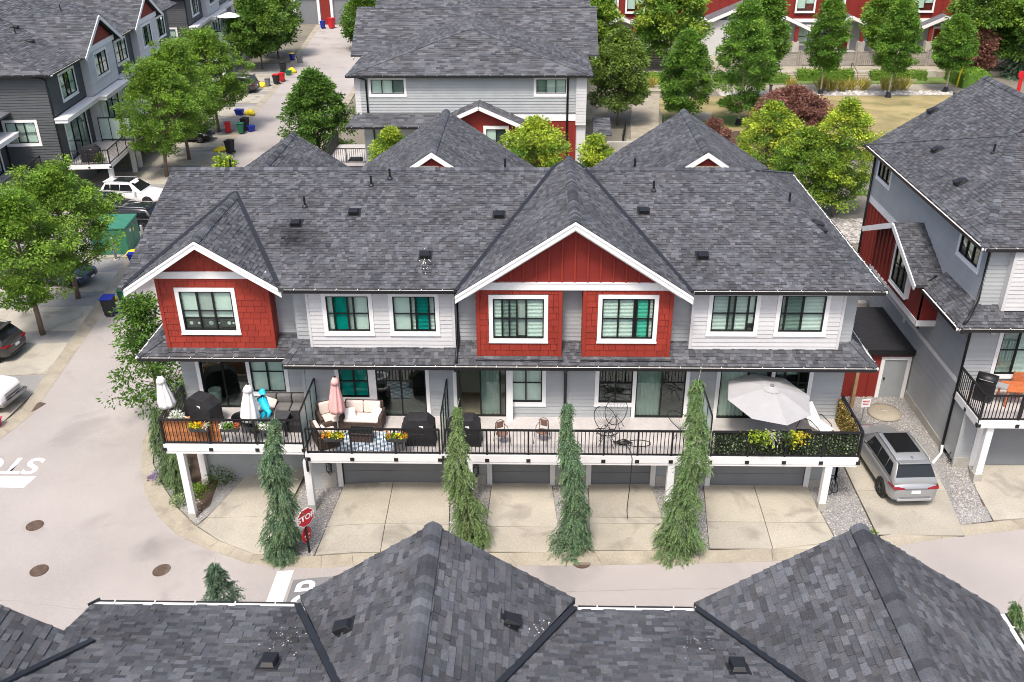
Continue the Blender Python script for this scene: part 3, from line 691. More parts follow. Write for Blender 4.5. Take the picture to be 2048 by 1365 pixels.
    O('deck_beam', MB().box(-13.9, -8.46, 28.82, 28.898, 2.12, 2.44).box(-13.92, -13.852, 28.9, 31.4, 2.12, 2.44).box(-13.85, -8.46, 28.84, 29.06, 2.0, 2.118), 'white', B, bevel=.008)
    OB('deck_soffit', I4, [(-8.4, 11.85, 28.5, 29.7, 2.18, 2.24), (-13.8, -8.5, 29.1, 31.3, 2.18, 2.24)], 'white_dirty', B)
    for x, y, zb in ((-8.42, 28.42, -.32), (-2.36, 28.42, -.05), (5.12, 28.42, -.05), (10.88, 28.42, -.05), (-13.35, 28.96, -1.2), (-13.55, 31.2, -1.2), (1.5, 29.5, -.05)):
        p = O('deck_post', MB().box(x - .13, x + .13, y - .13, y + .13, zb + .38, 2.05), 'white', B, bevel=.01)
        O('post_base', MB().box(x - .15, x + .15, y - .15, y + .15, zb - .1, zb + .378), 'found', p)
    for p, q, n in (((-8.3, 28.3), (-3.42, 28.3), 3), ((-3.2, 28.3), (1.36, 28.3), 3), ((1.36, 28.3), (6.3, 28.3), 4), ((6.5, 28.3), (11.88, 28.3), 4), ((11.88, 28.34), (11.88, 30.85), 2), ((-13.86, 28.86), (-8.6, 28.86), 3), ((-13.86, 31.35), (-13.86, 28.9), 2)): railing(B, p, q, 2.44, nposts=n)
    for x, y0, y1, gm in ((-8.45, 28.35, 30.85, 'frost'), (-3.32, 28.32, 30.85, 'pane'), (6.42, 28.32, 30.85, 'frost')): screen(B, x, y0, y1, 2.46, 4.15, gm)
    for x in (-8.36, ): downspout(B, [(x, 28.2, 2.3), (x, 28.2, 1.7)], .05)
    # charging cords, outlets
    for x, z in ((-7.95, 1.25), (-2.2, 1.2), (4.95, 1.2), (1.95, 1.1)): O('outlet_box', LB(FG, (x - .08, x + .08, 0, .06, z - .1, z + .1)), 'white', B)
    def cord(x, z): 
        pts = [(x, 29.65, z)]
        for k in range(40): t = k * .55; pts.append((x + .10 * math.sin(t) + .02 * random.uniform(-1, 1), 29.66 - .03 * (k % 3), z - .25 - .22 * math.cos(t) - .006 * k))
        O('charging_cord', MB().tube(pts, .014, 5), 'black', B, True)
    cord(-7.95, 1.2); cord(-2.2, 1.15)
    return B
main_building()
# ------------------------------------------------------------------ near row, roofs along the bottom of the picture
def near_row():
    B = E('near_townhouse', (0, 8, 0), 0, 'nearest dark shingled roof with two gables along the bottom edge of the picture', 'building', world=True)
    P = Pieces('shingle', 'shingle', 300); C = Pieces('ridge_cap', 'shingle', 130); slab = MB(); ex = .135; wd = (.10, .28)
    k, yE, zE = .3343, 14.3, 8.3
    def mz(y): return zE + k * (yE - y)
    def mp(*pts): return [(x, y, mz(y)) for x, y in pts]
    SOOT[:] = [(-7.6, 13.3, .7, .6, .35), (-4.6, 13.4, .5, .7, .4), (-4.0, 13.0, .4, .5, .35), (3.2, 13.3, .4, .5, .2)]
    def pl(poly): roof_plane(P, poly, slab, ex, .13, wid=wd, contrast=.85)
    pl(mp((-9.1, yE), (-4.83, yE), (-1.98, 8.65), (-1.98, 6), (-9.1, 6))); pl(mp((-9.1, 11.3), (-11.5, 7.03), (-11.5, 6), (-9.1, 6)))
    pl(mp((.87, yE), (3.37, yE), (6.4, 8.2), (6.4, 6), (-1.98, 6), (-1.98, 8.65)))
    gx, g = -1.98, 10.19; pl([(gx, 14.65, g), (.9, 14.65, 8.27), (gx, 8.65, g)]); pl([(gx, 14.65, g), (-4.86, 14.65, 8.27), (gx, 8.65, g)])
    hx, h = 6.4, 10.33; pl([(hx, 14.55, h), (3.34, 14.55, 8.29), (hx, 8.2, h)]); pl([(hx, 14.55, h), (9.5, 14.55, 8.27), (9.5, 5, 8.27), (hx, 5, h)])
    lx, l = -11.5, 10.73; pl([(-8.31, 12.75, 8.82), (lx, 12.75, l), (lx, 7.03, l)]); roof_plane(None, [(lx, 12.75, l), (-14.6, 12.75, 8.85), (-14.6, 7, 8.85), (lx, 7.03, l)], slab)
    ro = O('roof', slab, 'roof_under', B); SOOT.clear(); P.flush(ro, 'shingle_rows')
    caps(C, (gx, 14.66, g), (gx, 8.65, g), .66, .19, .185, .055); caps(C, (hx, 14.56, h), (hx, 5, h), .66, .19, .185, .055); caps(C, (lx, 12.75, l), (lx, 7, l), .6, .19, .165, .03)
    C.flush(ro, 'ridge_cap_rows')
    for p, q in (((.87, 14.33, 8.31), (gx, 8.65, g)), ((-4.83, 14.33, 8.31), (gx, 8.65, g)), ((3.37, 14.33, 8.31), (hx, 8.2, h)), ((-8.31, 12.78, 8.83), (lx, 7.03, l))):
        O('valley_flashing', MB().beam(Vector(p) + Vector((0, 0, .03)), Vector(q) + Vector((0, 0, .03)), .14, .06, (0, .3, .95)), 'flash', ro, bevel=.01)
    for cx, cz, y, e in ((gx, g, 14.65, 2.88), (hx, h, 14.55, 3.08)):
        for sg in (-1, 1): O('barge_board', MB().beam((cx, y - .05, cz - .2), (cx + sg * e * .97, y - .05, cz - .2 - e * .97 * .664), .045, .2, (0, 0, 1)), 'white', B)
    for p, q in (((-9.1, yE, 8.28), (-4.9, yE, 8.28)), ((.95, yE, 8.28), (3.3, yE, 8.28))): gutter(B, p, q, (0, 1, 0), .15, .12, 'white')
    gutter(B, (9.5, 5, 8.25), (9.5, 14.4, 8.25), (1, 0, 0), .15, .12, 'white')
    for x0 in (-8.55, ): O('gutter_end', MB().beam((-9.2, 14.3, 8.28), (-9.0, 14.46, 8.31), .05, .03), 'black', B)
    for x, y, yw in ((-4.75, 12.05, R(180)), (3.7, 12.1, R(180))): roof_vent(ro, (x, y, mz(y)), k, yw, .8)
    roof_vent(ro, (-3.5, 12.85, 9.17), .665, R(-90), .8); roof_vent(ro, (-.42, 13.1, 9.14), .665, R(90), .8)
    # bird droppings near the vents
    for cx, cy, f in ((-4.72, 12.85, 'm'), (3.1, 13.0, 'm'), (.25, 13.25, 'g')):
        sp = MB()
        for i in range(42):
            x = cx + random.gauss(0, .17); y = cy + random.gauss(0, .28); z = (mz(y) if f == 'm' else g - .665 * abs(x - gx)) + .026; r = random.uniform(.003, .014); a = random.uniform(0, 6)
            n = random.randint(4, 6); sp.add([(x + r * math.cos(a + t * 6.283 / n) * random.uniform(.6, 1.4), y + r * 1.6 * math.sin(a + t * 6.283 / n), z - (.334 * r * 1.6 * math.sin(a + t * 6.283 / n) if f == 'm' else 0)) for t in range(n)], [tuple(range(n))])
        O('bird_droppings', sp, 'white', ro, fix=False, kind='stuff')
    W = MB(); W.box(-9.0, 9.2, 2, 13.85, 0, 8.1); O('wall', W, 'darkgrey', B); O('wall', MB().box(-14.2, -9.02, 2, 12.3, -1.2, 8.1), 'darkgrey', B)
    for cx, y, e, z in ((gx, 14.2, 2.4, 9.9), (hx, 14.1, 2.5, 10.0)): O('gable_wall', MB().prism([(cx - e, y, 8.15), (cx + e, y, 8.15), (cx, y, z)], (0, -.1, 0)), 'redboard', B)
near_row()

# ------------------------------------------------------------------ house on the right
def right_house():
    B = E('right_townhouse', (22, 38, 0), 0, 'grey and red townhouse with hipped roof at the right edge, behind the silver car', 'building', world=True)
    P = Pieces('shingle', 'shingle', 300); C = Pieces('ridge_cap', 'shingle', 60); slab = MB()
    E0 = (16.45, 31.95, 9.2); k = .3343; a = (20.1, 38.8, 11.5)
    roof_plane(P, [E0, (16.45, 45.6, 9.2), a], slab); roof_plane(P, [E0, (34, 31.95, 9.2), (34, 38.8, 11.5), a], slab)
    roof_plane(P, [(21.55, 38.9, 12.45), (21.55, 45.65, 12.45), (16.5, 45.65, 9.12), (20.1, 38.9, 11.49)], slab)
    roof_plane(None, [(21.55, 38.9, 12.45), (21.55, 45.65, 12.45), (26.6, 45.65, 9.12), (23.0, 38.9, 11.49)], slab); O('gable_wall', MB().prism([(20.2, 38.95, 11.45), (22.9, 38.95, 11.45), (21.55, 38.95, 12.35)], (0, .08, 0)), 'redboard', B)
    roof_plane(None, [(19, 45.6, 9.2), (34, 45.6, 9.2), (34, 38.8, 11.5), a], slab)
    sk = MB()
    roof_plane(P, [(15.95, 31.4, 6.2), (34, 31.4, 6.2), (34, 32.35, 6.77), (16.9, 32.35, 6.77)], sk, thick=.1)
    roof_plane(P, [(15.95, 31.4, 6.2), (15.95, 35.3, 6.2), (16.9, 35.3, 6.77), (16.9, 32.35, 6.77)], sk, thick=.1)
    # gablet over the side bay: ridge runs along x
    ay, az = 38.4, 7.75
    roof_plane(P, [(15.6, ay, az), (16.95, ay, az), (16.95, 35.0, 6.3), (15.6, 35.0, 6.3)], sk, thick=.1); roof_plane(P, [(15.6, ay, az), (16.95, ay, az), (16.95, 41.8, 6.3), (15.6, 41.8, 6.3)], sk, thick=.1)
    ro = O('roof', slab, 'roof_under', B); O('skirt_roof', sk, 'roof_under', B); P.flush(ro, 'shingle_rows')
    caps(C, E0, a, .25, .24, .15, .015); caps(C, (16.45, 45.6, 9.2), a, .2, .24, .13, .01); caps(C, a, (34, 38.8, 11.5), .33); caps(C, (21.55, 38.9, 12.45), (21.55, 45.65, 12.45), .66); caps(C, (15.95, 31.4, 6.2), (16.9, 32.35, 6.77), .1, .22, .12, .01)
    C.flush(ro, 'ridge_cap_rows')
    roof_vent(ro, (18.0, 41.1, 10.17), .63, R(-90)); roof_vent(ro, (17.55, 37.3, 9.9), .63, R(-90)); vent_pipe(ro, (19.1, 38.3, 10.85)); roof_vent(ro, (19.2, 45.2, 10.9), .66, R(-90))
    gutter(B, (16.45, 45.6, 9.18), (16.45, 31.95, 9.18), (-1, 0, 0)); gutter(B, (16.45, 31.95, 9.18), (34, 31.95, 9.18), (0, -1, 0)); gutter(B, (15.95, 31.4, 6.18), (34, 31.4, 6.18), (0, -1, 0)); gutter(B, (15.95, 34.95, 6.18), (15.95, 31.4, 6.18), (-1, 0, 0))
    for lo in ((15.57, 35.0, 6.3), (15.57, 41.8, 6.3)):
        ap = Vector((15.57, ay, az)); lo = Vector(lo); O('barge_board', MB().beam(ap - Vector((0, 0, .12)), lo - Vector((0, 0, .12)), .05, .24), 'white', B)
    G = Pieces('siding_plank', 'grey', 150); LG = Pieces('siding_plank', 'lightgrey', 40); RD = Pieces('board', 'redboard', 60)
    FS = frame((16.9, 0, 0), (0, -1))     # side wall: local x = -y
    tiles(G, FS, [(-45.2, 6.6), (-32.3, 6.6), (-32.3, 9.1), (-45.2, 9.1)], .165, None, [(-44.8, -42.8, 7.9, 9.0), (-34.9, -32.9, 7.85, 9.0)])
    tiles(G, FS, [(-36.7, 3.4), (-32.3, 3.4), (-32.3, 6.6), (-36.7, 6.6)], .165); tiles(G, FS, [(-45.2, .4), (-32.3, .4), (-32.3, 3.2), (-45.2, 3.2)], .165)
    O('belt_board', LB(FS, (-45.2, -32.3, 0, .035, 3.2, 3.39)), 'white', B); O('belt_board', LB(FS, (-45.2, -40.0, 0, .035, 6.4, 6.75)), 'white', B); O('foundation', LB(FS, (-45.2, -32.3, -.05, .05, -.2, .4)), 'found', B)
    wall_poly(B, FS, [(-45.2, 3.4), (-36.7, 3.4), (-36.7, 6.4), (-45.2, 6.4)], 'redboard'); battens(B, FS, [(-45.2, 3.4), (-42, 3.4), (-42, 6.4), (-45.2, 6.4)], .45)
    window(B, FS, -44.75, -42.8, 7.75, 8.95, [(.33, 'pane_dark', None), (.66, 'pane_dark', ('blind', .5)), (1, 'pane_dark', None)], None); window(B, FS, -34.9, -32.85, 7.75, 8.95, [(.33, 'pane_dark', None), (.66, 'pane', ('blind', .6)), (1, 'pane_dark', None)], None)
    FB = frame((16.1, 0, 0), (0, -1)); bp = [(-41.4, 4.55), (-35.3, 4.55), (-35.3, 6.3), (-38.4, 7.6), (-41.4, 6.3)]
    wall_poly(B, FB, bp, 'redboard', name='bay_wall'); battens(B, FB, [(-41.4, 4.55), (-38.6, 4.55), (-38.6, 7.5), (-41.4, 6.3)], .45)
    O('bay_wall', MB().box(16.1, 16.9, 35.3, 35.36, 4.55, 6.12), 'redboard', B); O('belt_board', LB(FB, (-41.4, -35.27, 0, .04, 4.3, 4.56)), 'white', B); O('belt_board', MB().box(16.06, 16.9, 35.26, 35.3, 4.3, 4.56), 'white', B)
    O('bay_floor', MB().box(16.1, 16.9, 35.3, 41.4, 4.3, 4.4), 'white_dirty', B)
    window(B, FB, -38.55, -36.55, 4.95, 6.95, [(.33, 'pane_dark', ('blind', .4)), (.66, 'pane_dark', ('blind_grey', .5)), (1, 'pane_dark', ('blind', .3))], [.5], proud=.14)
    FF = frame((0, 32.3, 0), (1, 0)); FX = frame((0, 32.0, 0), (1, 0))
    tiles(G, FF, [(16.9, 3.0), (18.0, 3.0), (18.0, 6.3), (16.9, 6.3)], .165); tiles(G, FF, [(16.9, 6.7), (17.65, 6.7), (17.65, 9.2), (16.9, 9.2)], .165); tiles(G, frame((0, 31.2, 0), (1, 0)), [(16.95, .5), (17.5, .5), (17.5, 2.8), (16.95, 2.8)], .165)
    tiles(LG, FX, [(17.75, 6.62), (30, 6.62), (30, 9.2), (17.75, 9.2)], .172, None, [(18.75, 20.7, 7.1, 8.9)]); OB('corner_board', FX, [(17.63, 17.75, -.03, .03, 6.6, 9.2), (17.63, 17.65, -.3, -.032, 6.6, 9.2)], 'lightgrey', B)
    window(B, FX, 18.75, 20.7, 7.15, 8.95, [(.5, 'pane', 'slats'), (1, 'pane', 'slats')], [.5])
    window(B, FF, 18.0, 20.2, 3.55, 6.0, [(.35, 'pane_dark', 'slats'), (.7, 'pane', 'slats'), (1, 'pane', 'slats')], [.5]); OB('wall', FF, [(18.0, 30, -.2, -.02, 2.9, 3.55), (20.2, 30, -.2, -.02, 3.551, 6.3)], 'grey', B)
    O('wall_lamp', LB(FF, (17.6, 17.8, 0, .12, 5.5, 5.68)), 'metal_grey', B)
    O('corner_trim', MB().box(16.84, 16.98, 31.15, 31.2, .3, 2.8), 'grey', B)
    O('wall', MB().box(16.9, 16.96, 31.2, 32.3, .3, 2.9), 'grey', B)
    O('foundation', MB().box(16.85, 17.5, 31.12, 31.24, -.1, .5), 'found', B)
    g = O('garage_door', MB().box(17.75, 23, 31.25, 31.3, .1, 2.8), 'garage', B); O('jamb_board', MB().box(17.5, 17.74, 31.16, 31.24, .1, 2.8), 'white', B)
    O('deck_floor', MB().box(16.9, 26, 30.1, 32.3, 2.8, 2.98), 'deckfloor', B); O('deck_beam', MB().box(16.84, 26, 30.02, 30.098, 2.62, 2.96).box(16.82, 16.898, 30.1, 32.3, 2.62, 2.96), 'white', B, bevel=.008); O('deck_soffit', MB().box(16.9, 26, 30.12, 31.2, 2.7, 2.76), 'white_dirty', B)
    railing(B, (16.86, 30.06), (25.5, 30.06), 2.96, nposts=6); railing(B, (16.86, 32.25), (16.86, 30.1), 2.96, nposts=2)
    p = O('deck_post', MB().box(17.3, 17.56, 30.15, 30.41, .4, 2.6), 'white', B, bevel=.01); O('post_base', MB().box(17.27, 17.59, 30.12, 30.44, -.05, .398), 'found', p)
    downspout(B, [(16.5, 32.0, 9.1), (16.8, 32.22, 8.9), (16.8, 32.22, 6.95), (16.3, 31.6, 6.5), (16.1, 31.45, 6.3)]); downspout(B, [(16.05, 31.35, 6.15), (16.05, 31.4, 6.0), (16.82, 32.2, 5.6), (16.82, 32.2, .35)]); downspout(B, [(16.82, 32.2, .4), (16.75, 32.0, .12), (16.2, 31.4, .05)], .06, 'white'); downspout(B, [(16.8, 45.1, 9.0), (16.8, 45.1, .5)])
    downspout(B, [(15.98, 35.2, 6.15), (16.3, 35.25, 6.5), (16.5, 35.3, 6.6)], .04)
    OB('wall', I4, [(17, 34, 45.15, 45.25, 0, 9), (33.9, 34, 32.4, 45.14, 0, 9)], 'grey', B)
    O('outlet_box', MB().box(16.84, 16.9, 38.2, 38.36, 3.0, 3.2), 'white', B)
    G.flush(B, 'siding_rows'); LG.flush(B, 'siding_rows')
right_house()

# ------------------------------------------------------------------ red shed between the two buildings
def shed():
    B = E('red_shed', (15.2, 38.5, 0), 0, 'low red shed with grey door and flat black roof between the two buildings', 'shed', world=True)
    F = frame((0, 36.6, 0), (1, 0)); OB('wall', F, [(13.0, 15.5, -.1, 0, -.3, 2.35), (16.82, 16.86, -.1, 0, -.3, 2.35), (15.5, 16.82, -.1, 0, 2.12, 2.35)], 'redboard', B)
    O('roof', MB().box(12.4, 16.86, 36.45, 40.9, 2.36, 2.5), 'black_soft', B); O('roof_edge', MB().box(12.4, 16.86, 36.4, 36.46, 2.28, 2.53), 'black', B); O('wall', MB().box(12.5, 16.8, 40.8, 40.86, -.2, 2.35), 'found', B)
    battens(B, F, [(13.0, 0), (15.5, 0), (15.5, 2.3), (13, 2.3)], .6)
    O('door_frame', LB(F, (15.5, 15.66, 0, .05, -.05, 2.12), (16.66, 16.82, 0, .05, -.05, 2.12), (15.66, 16.66, 0, .05, 1.97, 2.12)), 'white', B); d = O('door', LB(F, (15.66, 16.66, -.05, 0, 0, 1.97)), 'doorgrey', B); O('handle', LB(F, (15.74, 15.8, 0, .05, .95, 1.06)), 'black', d); O('door_sill', LB(F, (15.5, 16.82, 0, .12, -.08, -.005)), 'white_dirty', B)
    O('corner_post', MB().box(14.12, 14.26, 35.6, 35.74, 0, 2.2), 'wood', B)
shed()
r = E('retaining_wall', (14.5, 43, 0), 0, 'stained concrete retaining wall with grey board fence behind the red shed', 'wall', world=True)
O('wall', MB().box(12.0, 16.8, 42.6, 43.0, 0, 1.9), 'found', r)
for k in range(7): mb = MB(); mb.tint = rtint(.9, 1.1); mb.box(12.2, 16.0, 44.0, 44.05, 1.9 + k * .19, 1.9 + k * .19 + .175); O('board', mb, 'fence', r)
O('cap_rail', MB().box(12.1, 16.1, 43.95, 44.1, 3.25, 3.33), 'fence', r)

# ------------------------------------------------------------------ building behind (across the courtyard)
def back_house():
    B = E('back_townhouse', (-4.5, 75, 0), 0, 'pale grey townhouse with large hipped roof and two small white-framed windows behind the main row', 'building', world=True)
    P = Pieces('shingle', 'shingle', 0); slab = MB(); kw = dict(expo=.2, wid=(.25, .7))
    xl, xr, y0, z0, ax, ay, az = -13.3, 4.1, 66.15, 8.3, -4.6, 70.1, 10.93
    roof_plane(P, [(xl, y0, z0), (xr, y0, z0), (ax, ay, az)], slab, **kw); roof_plane(P, [(xl, y0, z0), (ax, ay, az), (ax, 100, az), (xl, 100, z0)], slab, **kw); roof_plane(P, [(xr, y0, z0), (ax, ay, az), (ax, 100, az), (xr, 100, z0)], slab, **kw)
    for cy, zz, hw in ((77.8, 11.25, 4.4), (88.5, 11.25, 4.4), (99, 11.3, 4.4)):
        for sg in (-1, 1): roof_plane(P if sg < 0 else None, [(xl - .9, cy, zz), (xr + .8, cy, zz), (xr + .8, cy + sg * hw, zz - .661 * hw), (xl - .9, cy + sg * hw, zz - .661 * hw)], slab, **kw)
        for x in (xl - .7, xr + .6):
            for sg in (-1, 1): O('barge_board', MB().beam((x, cy, zz - .3), (x, cy + sg * hw, zz - .3 - .661 * hw), .05, .26), 'white', B)
    ro = O('roof', slab, 'roof_under', B)
    C = Pieces('ridge_cap', 'shingle', 0)
    for p, q in (((xl, y0, z0), (ax, ay, az)), ((xr, y0, z0), (ax, ay, az)), ((xl - .9, 77.8, 11.25), (xr + .8, 77.8, 11.25)), ((xl - .9, 88.5, 11.25), (xr + .8, 88.5, 11.25))): caps(C, p, q, .3, .3, .17, .02)
    sk = MB(); roof_plane(P, [(xl, 64.9, 5.0), (-4.5, 64.9, 5.0), (-4.5, 66.0, 5.6), (xl + .7, 66.0, 5.6)], sk, .2, .1, (.25, .7)); roof_plane(P, [(xl, 64.9, 5.0), (xl, 68, 5.0), (xl + .7, 68, 5.6), (xl + .7, 66, 5.6)], sk, .2, .1, (.25, .7))
    gx, gzz = -3.9, 6.5
    for sg in (-1, 1): roof_plane(P, [(gx, 64.6, gzz), (gx, 66.6, gzz), (gx + sg * 3.3, 66.6, gzz - 1.45), (gx + sg * 3.3, 64.6, gzz - 1.45)], sk, .2, .1, (.25, .7)); O('barge_board', MB().beam((gx, 64.58, gzz - .12), (gx + sg * 3.3, 64.58, gzz - 1.57), .05, .26), 'white', B)
    roof_plane(P, [(4.3, 66.5, 4.0), (5.6, 66.5, 4.0), (5.6, 69, 4.6), (4.3, 69, 4.6)], sk, .2, .1, (.25, .7))
    O('skirt_roof', sk, 'roof_under', B); P.flush(ro, 'shingle_rows'); C.flush(ro, 'ridge_cap_rows')
    gutter(B, (xl, y0, z0 - .02), (xr, y0, z0 - .02), (0, -1, 0)); gutter(B, (xl, 64.9, 4.98), (-4.6, 64.9, 4.98), (0, -1, 0))
    F = frame((0, 66.6, 0), (1, 0)); G = Pieces('siding_plank', 'grey', 60); LG = Pieces('siding_plank', 'lightgrey', 40)
    tiles(G, F, [(-12.4, 5.6), (3.0, 5.6), (3.0, 8.25), (-12.4, 8.25)], .2, None, [(-11.75, -9.15, 6.9, 8.05), (0.0, 2.35, 6.9, 8.05)], d1=.045); tiles(LG, frame((0, 66.5, 0), (1, 0)), [(2.95, 4.7), (3.7, 4.7), (3.7, 8.25), (2.95, 8.25)], .2); tiles(LG, F, [(-12.8, 5.0), (-12.4, 5.0), (-12.4, 8.25), (-12.8, 8.25)], .2)
    window(B, F, -11.8, -9.1, 6.75, 8.1, [(.33, 'pane', ('blind', .95)), (.66, 'pane', ('blind', .95)), (1, 'pane_dark', ('blind_grey', .9))], None, .18); window(B, F, -.05, 2.4, 6.75, 8.1, [(.33, 'pane_dark', ('blind', .5)), (.66, 'pane', ('blind', .55)), (1, 'pane', ('blind', .5))], None, .18)
    O('belt_board', LB(F, (-2.0, 3.0, 0, .05, 5.0, 5.45)), 'white', B); wall_poly(B, F, [(-7, 0), (3, 0), (3, 5.05), (-7, 5.05)], 'redboard'); battens(B, F, [(-.2, 0), (3, 0), (3, 5), (-.2, 5)], .45)
    FB = frame((0, 65.2, 0), (1, 0)); wall_poly(B, FB, [(-6.9, 1.5), (-.9, 1.5), (-.9, 4.9), (gx, 6.25), (-6.9, 4.9)], 'redboard', name='bay_wall'); O('bay_wall', MB().box(-.94, -.9, 65.2, 66.6, 1.5, 5), 'redboard', B)
    window(B, FB, -3.6, -1.8, 3.0, 5.0, [(.5, 'pane', ('blind', .9)), (1, 'pane_dark', None)], [.5], .2, proud=.14)
    tiles(G, frame((0, 66.55, 0), (1, 0)), [(-12.3, 0), (-6.9, 0), (-6.9, 5.2), (-12.3, 5.2)], .2); G.flush(B, 'siding_rows'); LG.flush(B, 'siding_rows')
    O('wall', MB().box(-12.4, 3.7, 66.7, 100, -1.2, 8.25), 'lightgrey', B)
    downspout(B, [(-12.5, 66.1, 8.2), (-11.95, 66.5, 7.9), (-11.95, 66.5, 5.6)], .07); downspout(B, [(2.35, 66.1, 8.2), (2.35, 66.5, 8.0), (2.35, 66.5, .2)], .08); downspout(B, [(-12.2, 64.9, 4.9), (-11.6, 66.4, 4.5), (-11.6, 66.4, 0)], .07)
    # its own balcony on the lane side
    O('deck_floor', MB().box(-15.6, -12.4, 67.5, 72.5, 1.35, 1.6), 'deckfloor', B); railing(B, (-15.55, 67.55), (-12.5, 67.55), 1.6, nposts=2, sp=.16, brackets=False); railing(B, (-15.55, 72.4), (-15.55, 67.6), 1.6, nposts=3, sp=.16, brackets=False); screen(B, -12.5, 67.7, 69.9, 1.6, 3.3)
    O('deck_post', MB().box(-15.5, -15.2, 67.6, 67.9, -1.2, 1.35), 'white', B)
back_house()

# ------------------------------------------------------------------ row along the lane on the left
TH = R(5.24)
def left_row(off, label):
    """local frame: x outward to the lane, y back along the lane, z up from the ground"""
    B = E('lane_townhouse', (-35.5 - math.sin(TH) * off, 67.9 + math.cos(TH) * off, -1.2), TH, label, 'building', 'dark grey townhouses along the lane')
    P = Pieces('shingle', 'shingle', 0); C = Pieces('ridge_cap', 'shingle', 0); slab = MB(); kw = dict(expo=.2, wid=(.25, .7))
    zE = 9.35; k = .3343; L = 36.; rx, rz = -8.5, zE + 9.1 * k
    roof_plane(P, [(.6, -.55, zE), (-17.6, -.55, zE), (rx, 4.0, rz)], slab, **kw); roof_plane(P, [(.6, -.55, zE), (.6, L, zE), (rx, L, rz), (rx, 4.0, rz)], slab, **kw); roof_plane(None, [(-17.6, -.55, zE), (-17.6, L, zE), (rx, L, rz), (rx, 4.0, rz)], slab, **kw)
    bays = ((10.4, 6.9, 13.5), (23.8, 20.4, 27.0))
    for cy, b0, b1 in bays:
        zz, hw = 11.85, 4.75
        for sg in (-1, 1):
            yy = cy + sg * hw; t = (zz - zE) / k
            roof_plane(P, [(1.0, cy, zz), (1.0, yy, zz - .53 * hw), (.5, yy, zz - .53 * hw), (.6 - t, cy, zz)], slab, **kw)
            O('barge_board', MB().beam((1.03, cy, zz - .14), (1.03, yy, zz - .14 - .53 * hw), .06, .28), 'white', B)
        F = frame((.6, 0, 0), (0, 1)); pol = [(cy - 3.2, 9.75), (cy + 3.2, 9.75), (cy, 11.45)]; wall_poly(B, F, pol, 'redboard', name='gable_wall'); O('belt_board', LB(F, (cy - 3.6, cy + 3.6, 0, .06, 9.35, 9.75)), 'white', B)
    ro = O('roof', slab, 'roof_under', B)
    for p, q in (((.6, -.55, zE), (rx, 4, rz)), ((-17.6, -.55, zE), (rx, 4, rz)), ((rx, 4, rz), (rx, L, rz)), ): caps(C, p, q, .3, .3, .17, .02)
    for cy, _, _ in bays: caps(C, (1.0, cy, 11.85), (-6.8, cy, 11.85), .5, .3, .17, .02)
    P.flush(ro, 'shingle_rows'); C.flush(ro, 'ridge_cap_rows')
    for x, y in ((-3, 6.), (-5, 8.5), (-3.4, 17.)): roof_vent(ro, (x, y, zE + k * (.6 - x) + .02), k, R(90), 1.1); vent_pipe(ro, (x - 1.4, y + 1, zE + k * (2 - x)), .6)
    gutter(B, (-17, -.55, zE - .02), (.6, -.55, zE - .02), (0, -1, 0)); gutter(B, (.6, -.55, zE - .02), (.6, 5.6, zE - .02), (1, 0, 0)); gutter(B, (.6, 15.2, zE - .02), (.6, 19, zE - .02), (1, 0, 0))
    Dk = Pieces('siding_plank', 'darkgrey', 130); Lg = Pieces('siding_plank', 'lightgrey', 90)
    FE = frame((0, 0, 0), (1, 0)); FF = frame((0, 0, 0), (0, 1)); FB = frame((.6, 0, 0), (0, 1))
    for z0, z1 in ((0, 2.42), (2.58, 6.3), (6.45, 9.3)): tiles(Dk, FE, [(-4.0, z0), (0, z0), (0, z1), (-4.0, z1)], .2, None, [(-3.95, -1.4, 4.05, 6.0)], d1=.045)
    O('belt_board', LB(FE, (-4, 0, 0, .03, 2.42, 2.58)), 'darkgrey', B); O('belt_board', LB(FE, (-4, 0, 0, .03, 6.3, 6.45)), 'darkgrey', B)
    window(B, FE, -3.95, -1.4, 4.05, 6.0, [(.35, 'pane', ('blind', 1)), (.63, 'pane', ('blind_grey', .95)), (1, 'pane', ('blind', 1))], [.5], .2)
    downspout(B, [(-.9, -.6, 9.2), (-.3, -.1, 9.0), (-.06, -.08, 8.8), (-.06, -.08, 0)], .07)
    segs = ((0, 6.9, 'd'), (6.9, 13.5, 'l'), (13.5, 20.4, 'd'), (20.4, 27., 'l'), (27, 33.5, 'd'))
    for a, b, t in segs:
        pp, f = (Dk, FF) if t == 'd' else (Lg, FB)
        wn = [(a + 2, b - 1.5, 6.75, 8.9)] if t == 'd' else [(a + 1.5, b - 1.9, 7.1, 9.2)]
        tiles(pp, f, [(a, 6.2), (b, 6.2), (b, 9.4), (a, 9.4)], .2, None, wn, d1=.04); tiles(Lg if t == 'l' else Dk, FF if t == 'd' else FB, [(a, 2.5), (b, 2.5), (b, 6.0), (a, 6.0)], .2, None, [(a + 1.2, b - 1., 2.5, 5.4)])
        w_ = wn[0]; window(B, f, w_[0], w_[1], w_[2], w_[3], [(.35, 'pane', ('blind', .98)), (.6, 'pane_dark', None), (1, 'pane', ('blind', .98))], [.5], .2)
        sdr = window(B, FF if t == 'd' else FB, a + 1.2, b - 1., 2.5, 5.4, [(.3, 'pane', ('blind', .9)), (.6, 'pane_dark', None), (1, 'pane_dark', 'curtain')], None, .17, sides=(1, 1, 0, 1)); sdr.name = 'sliding_door'
        if t == 'l': OB('wall', FB, [(a, a + .06, -.6, -.032, 2.5, 9.4), (b - .06, b, -.6, -.032, 2.5, 9.4)], 'lightgrey', B)
        d = .95 if t == 'd' else 1.5
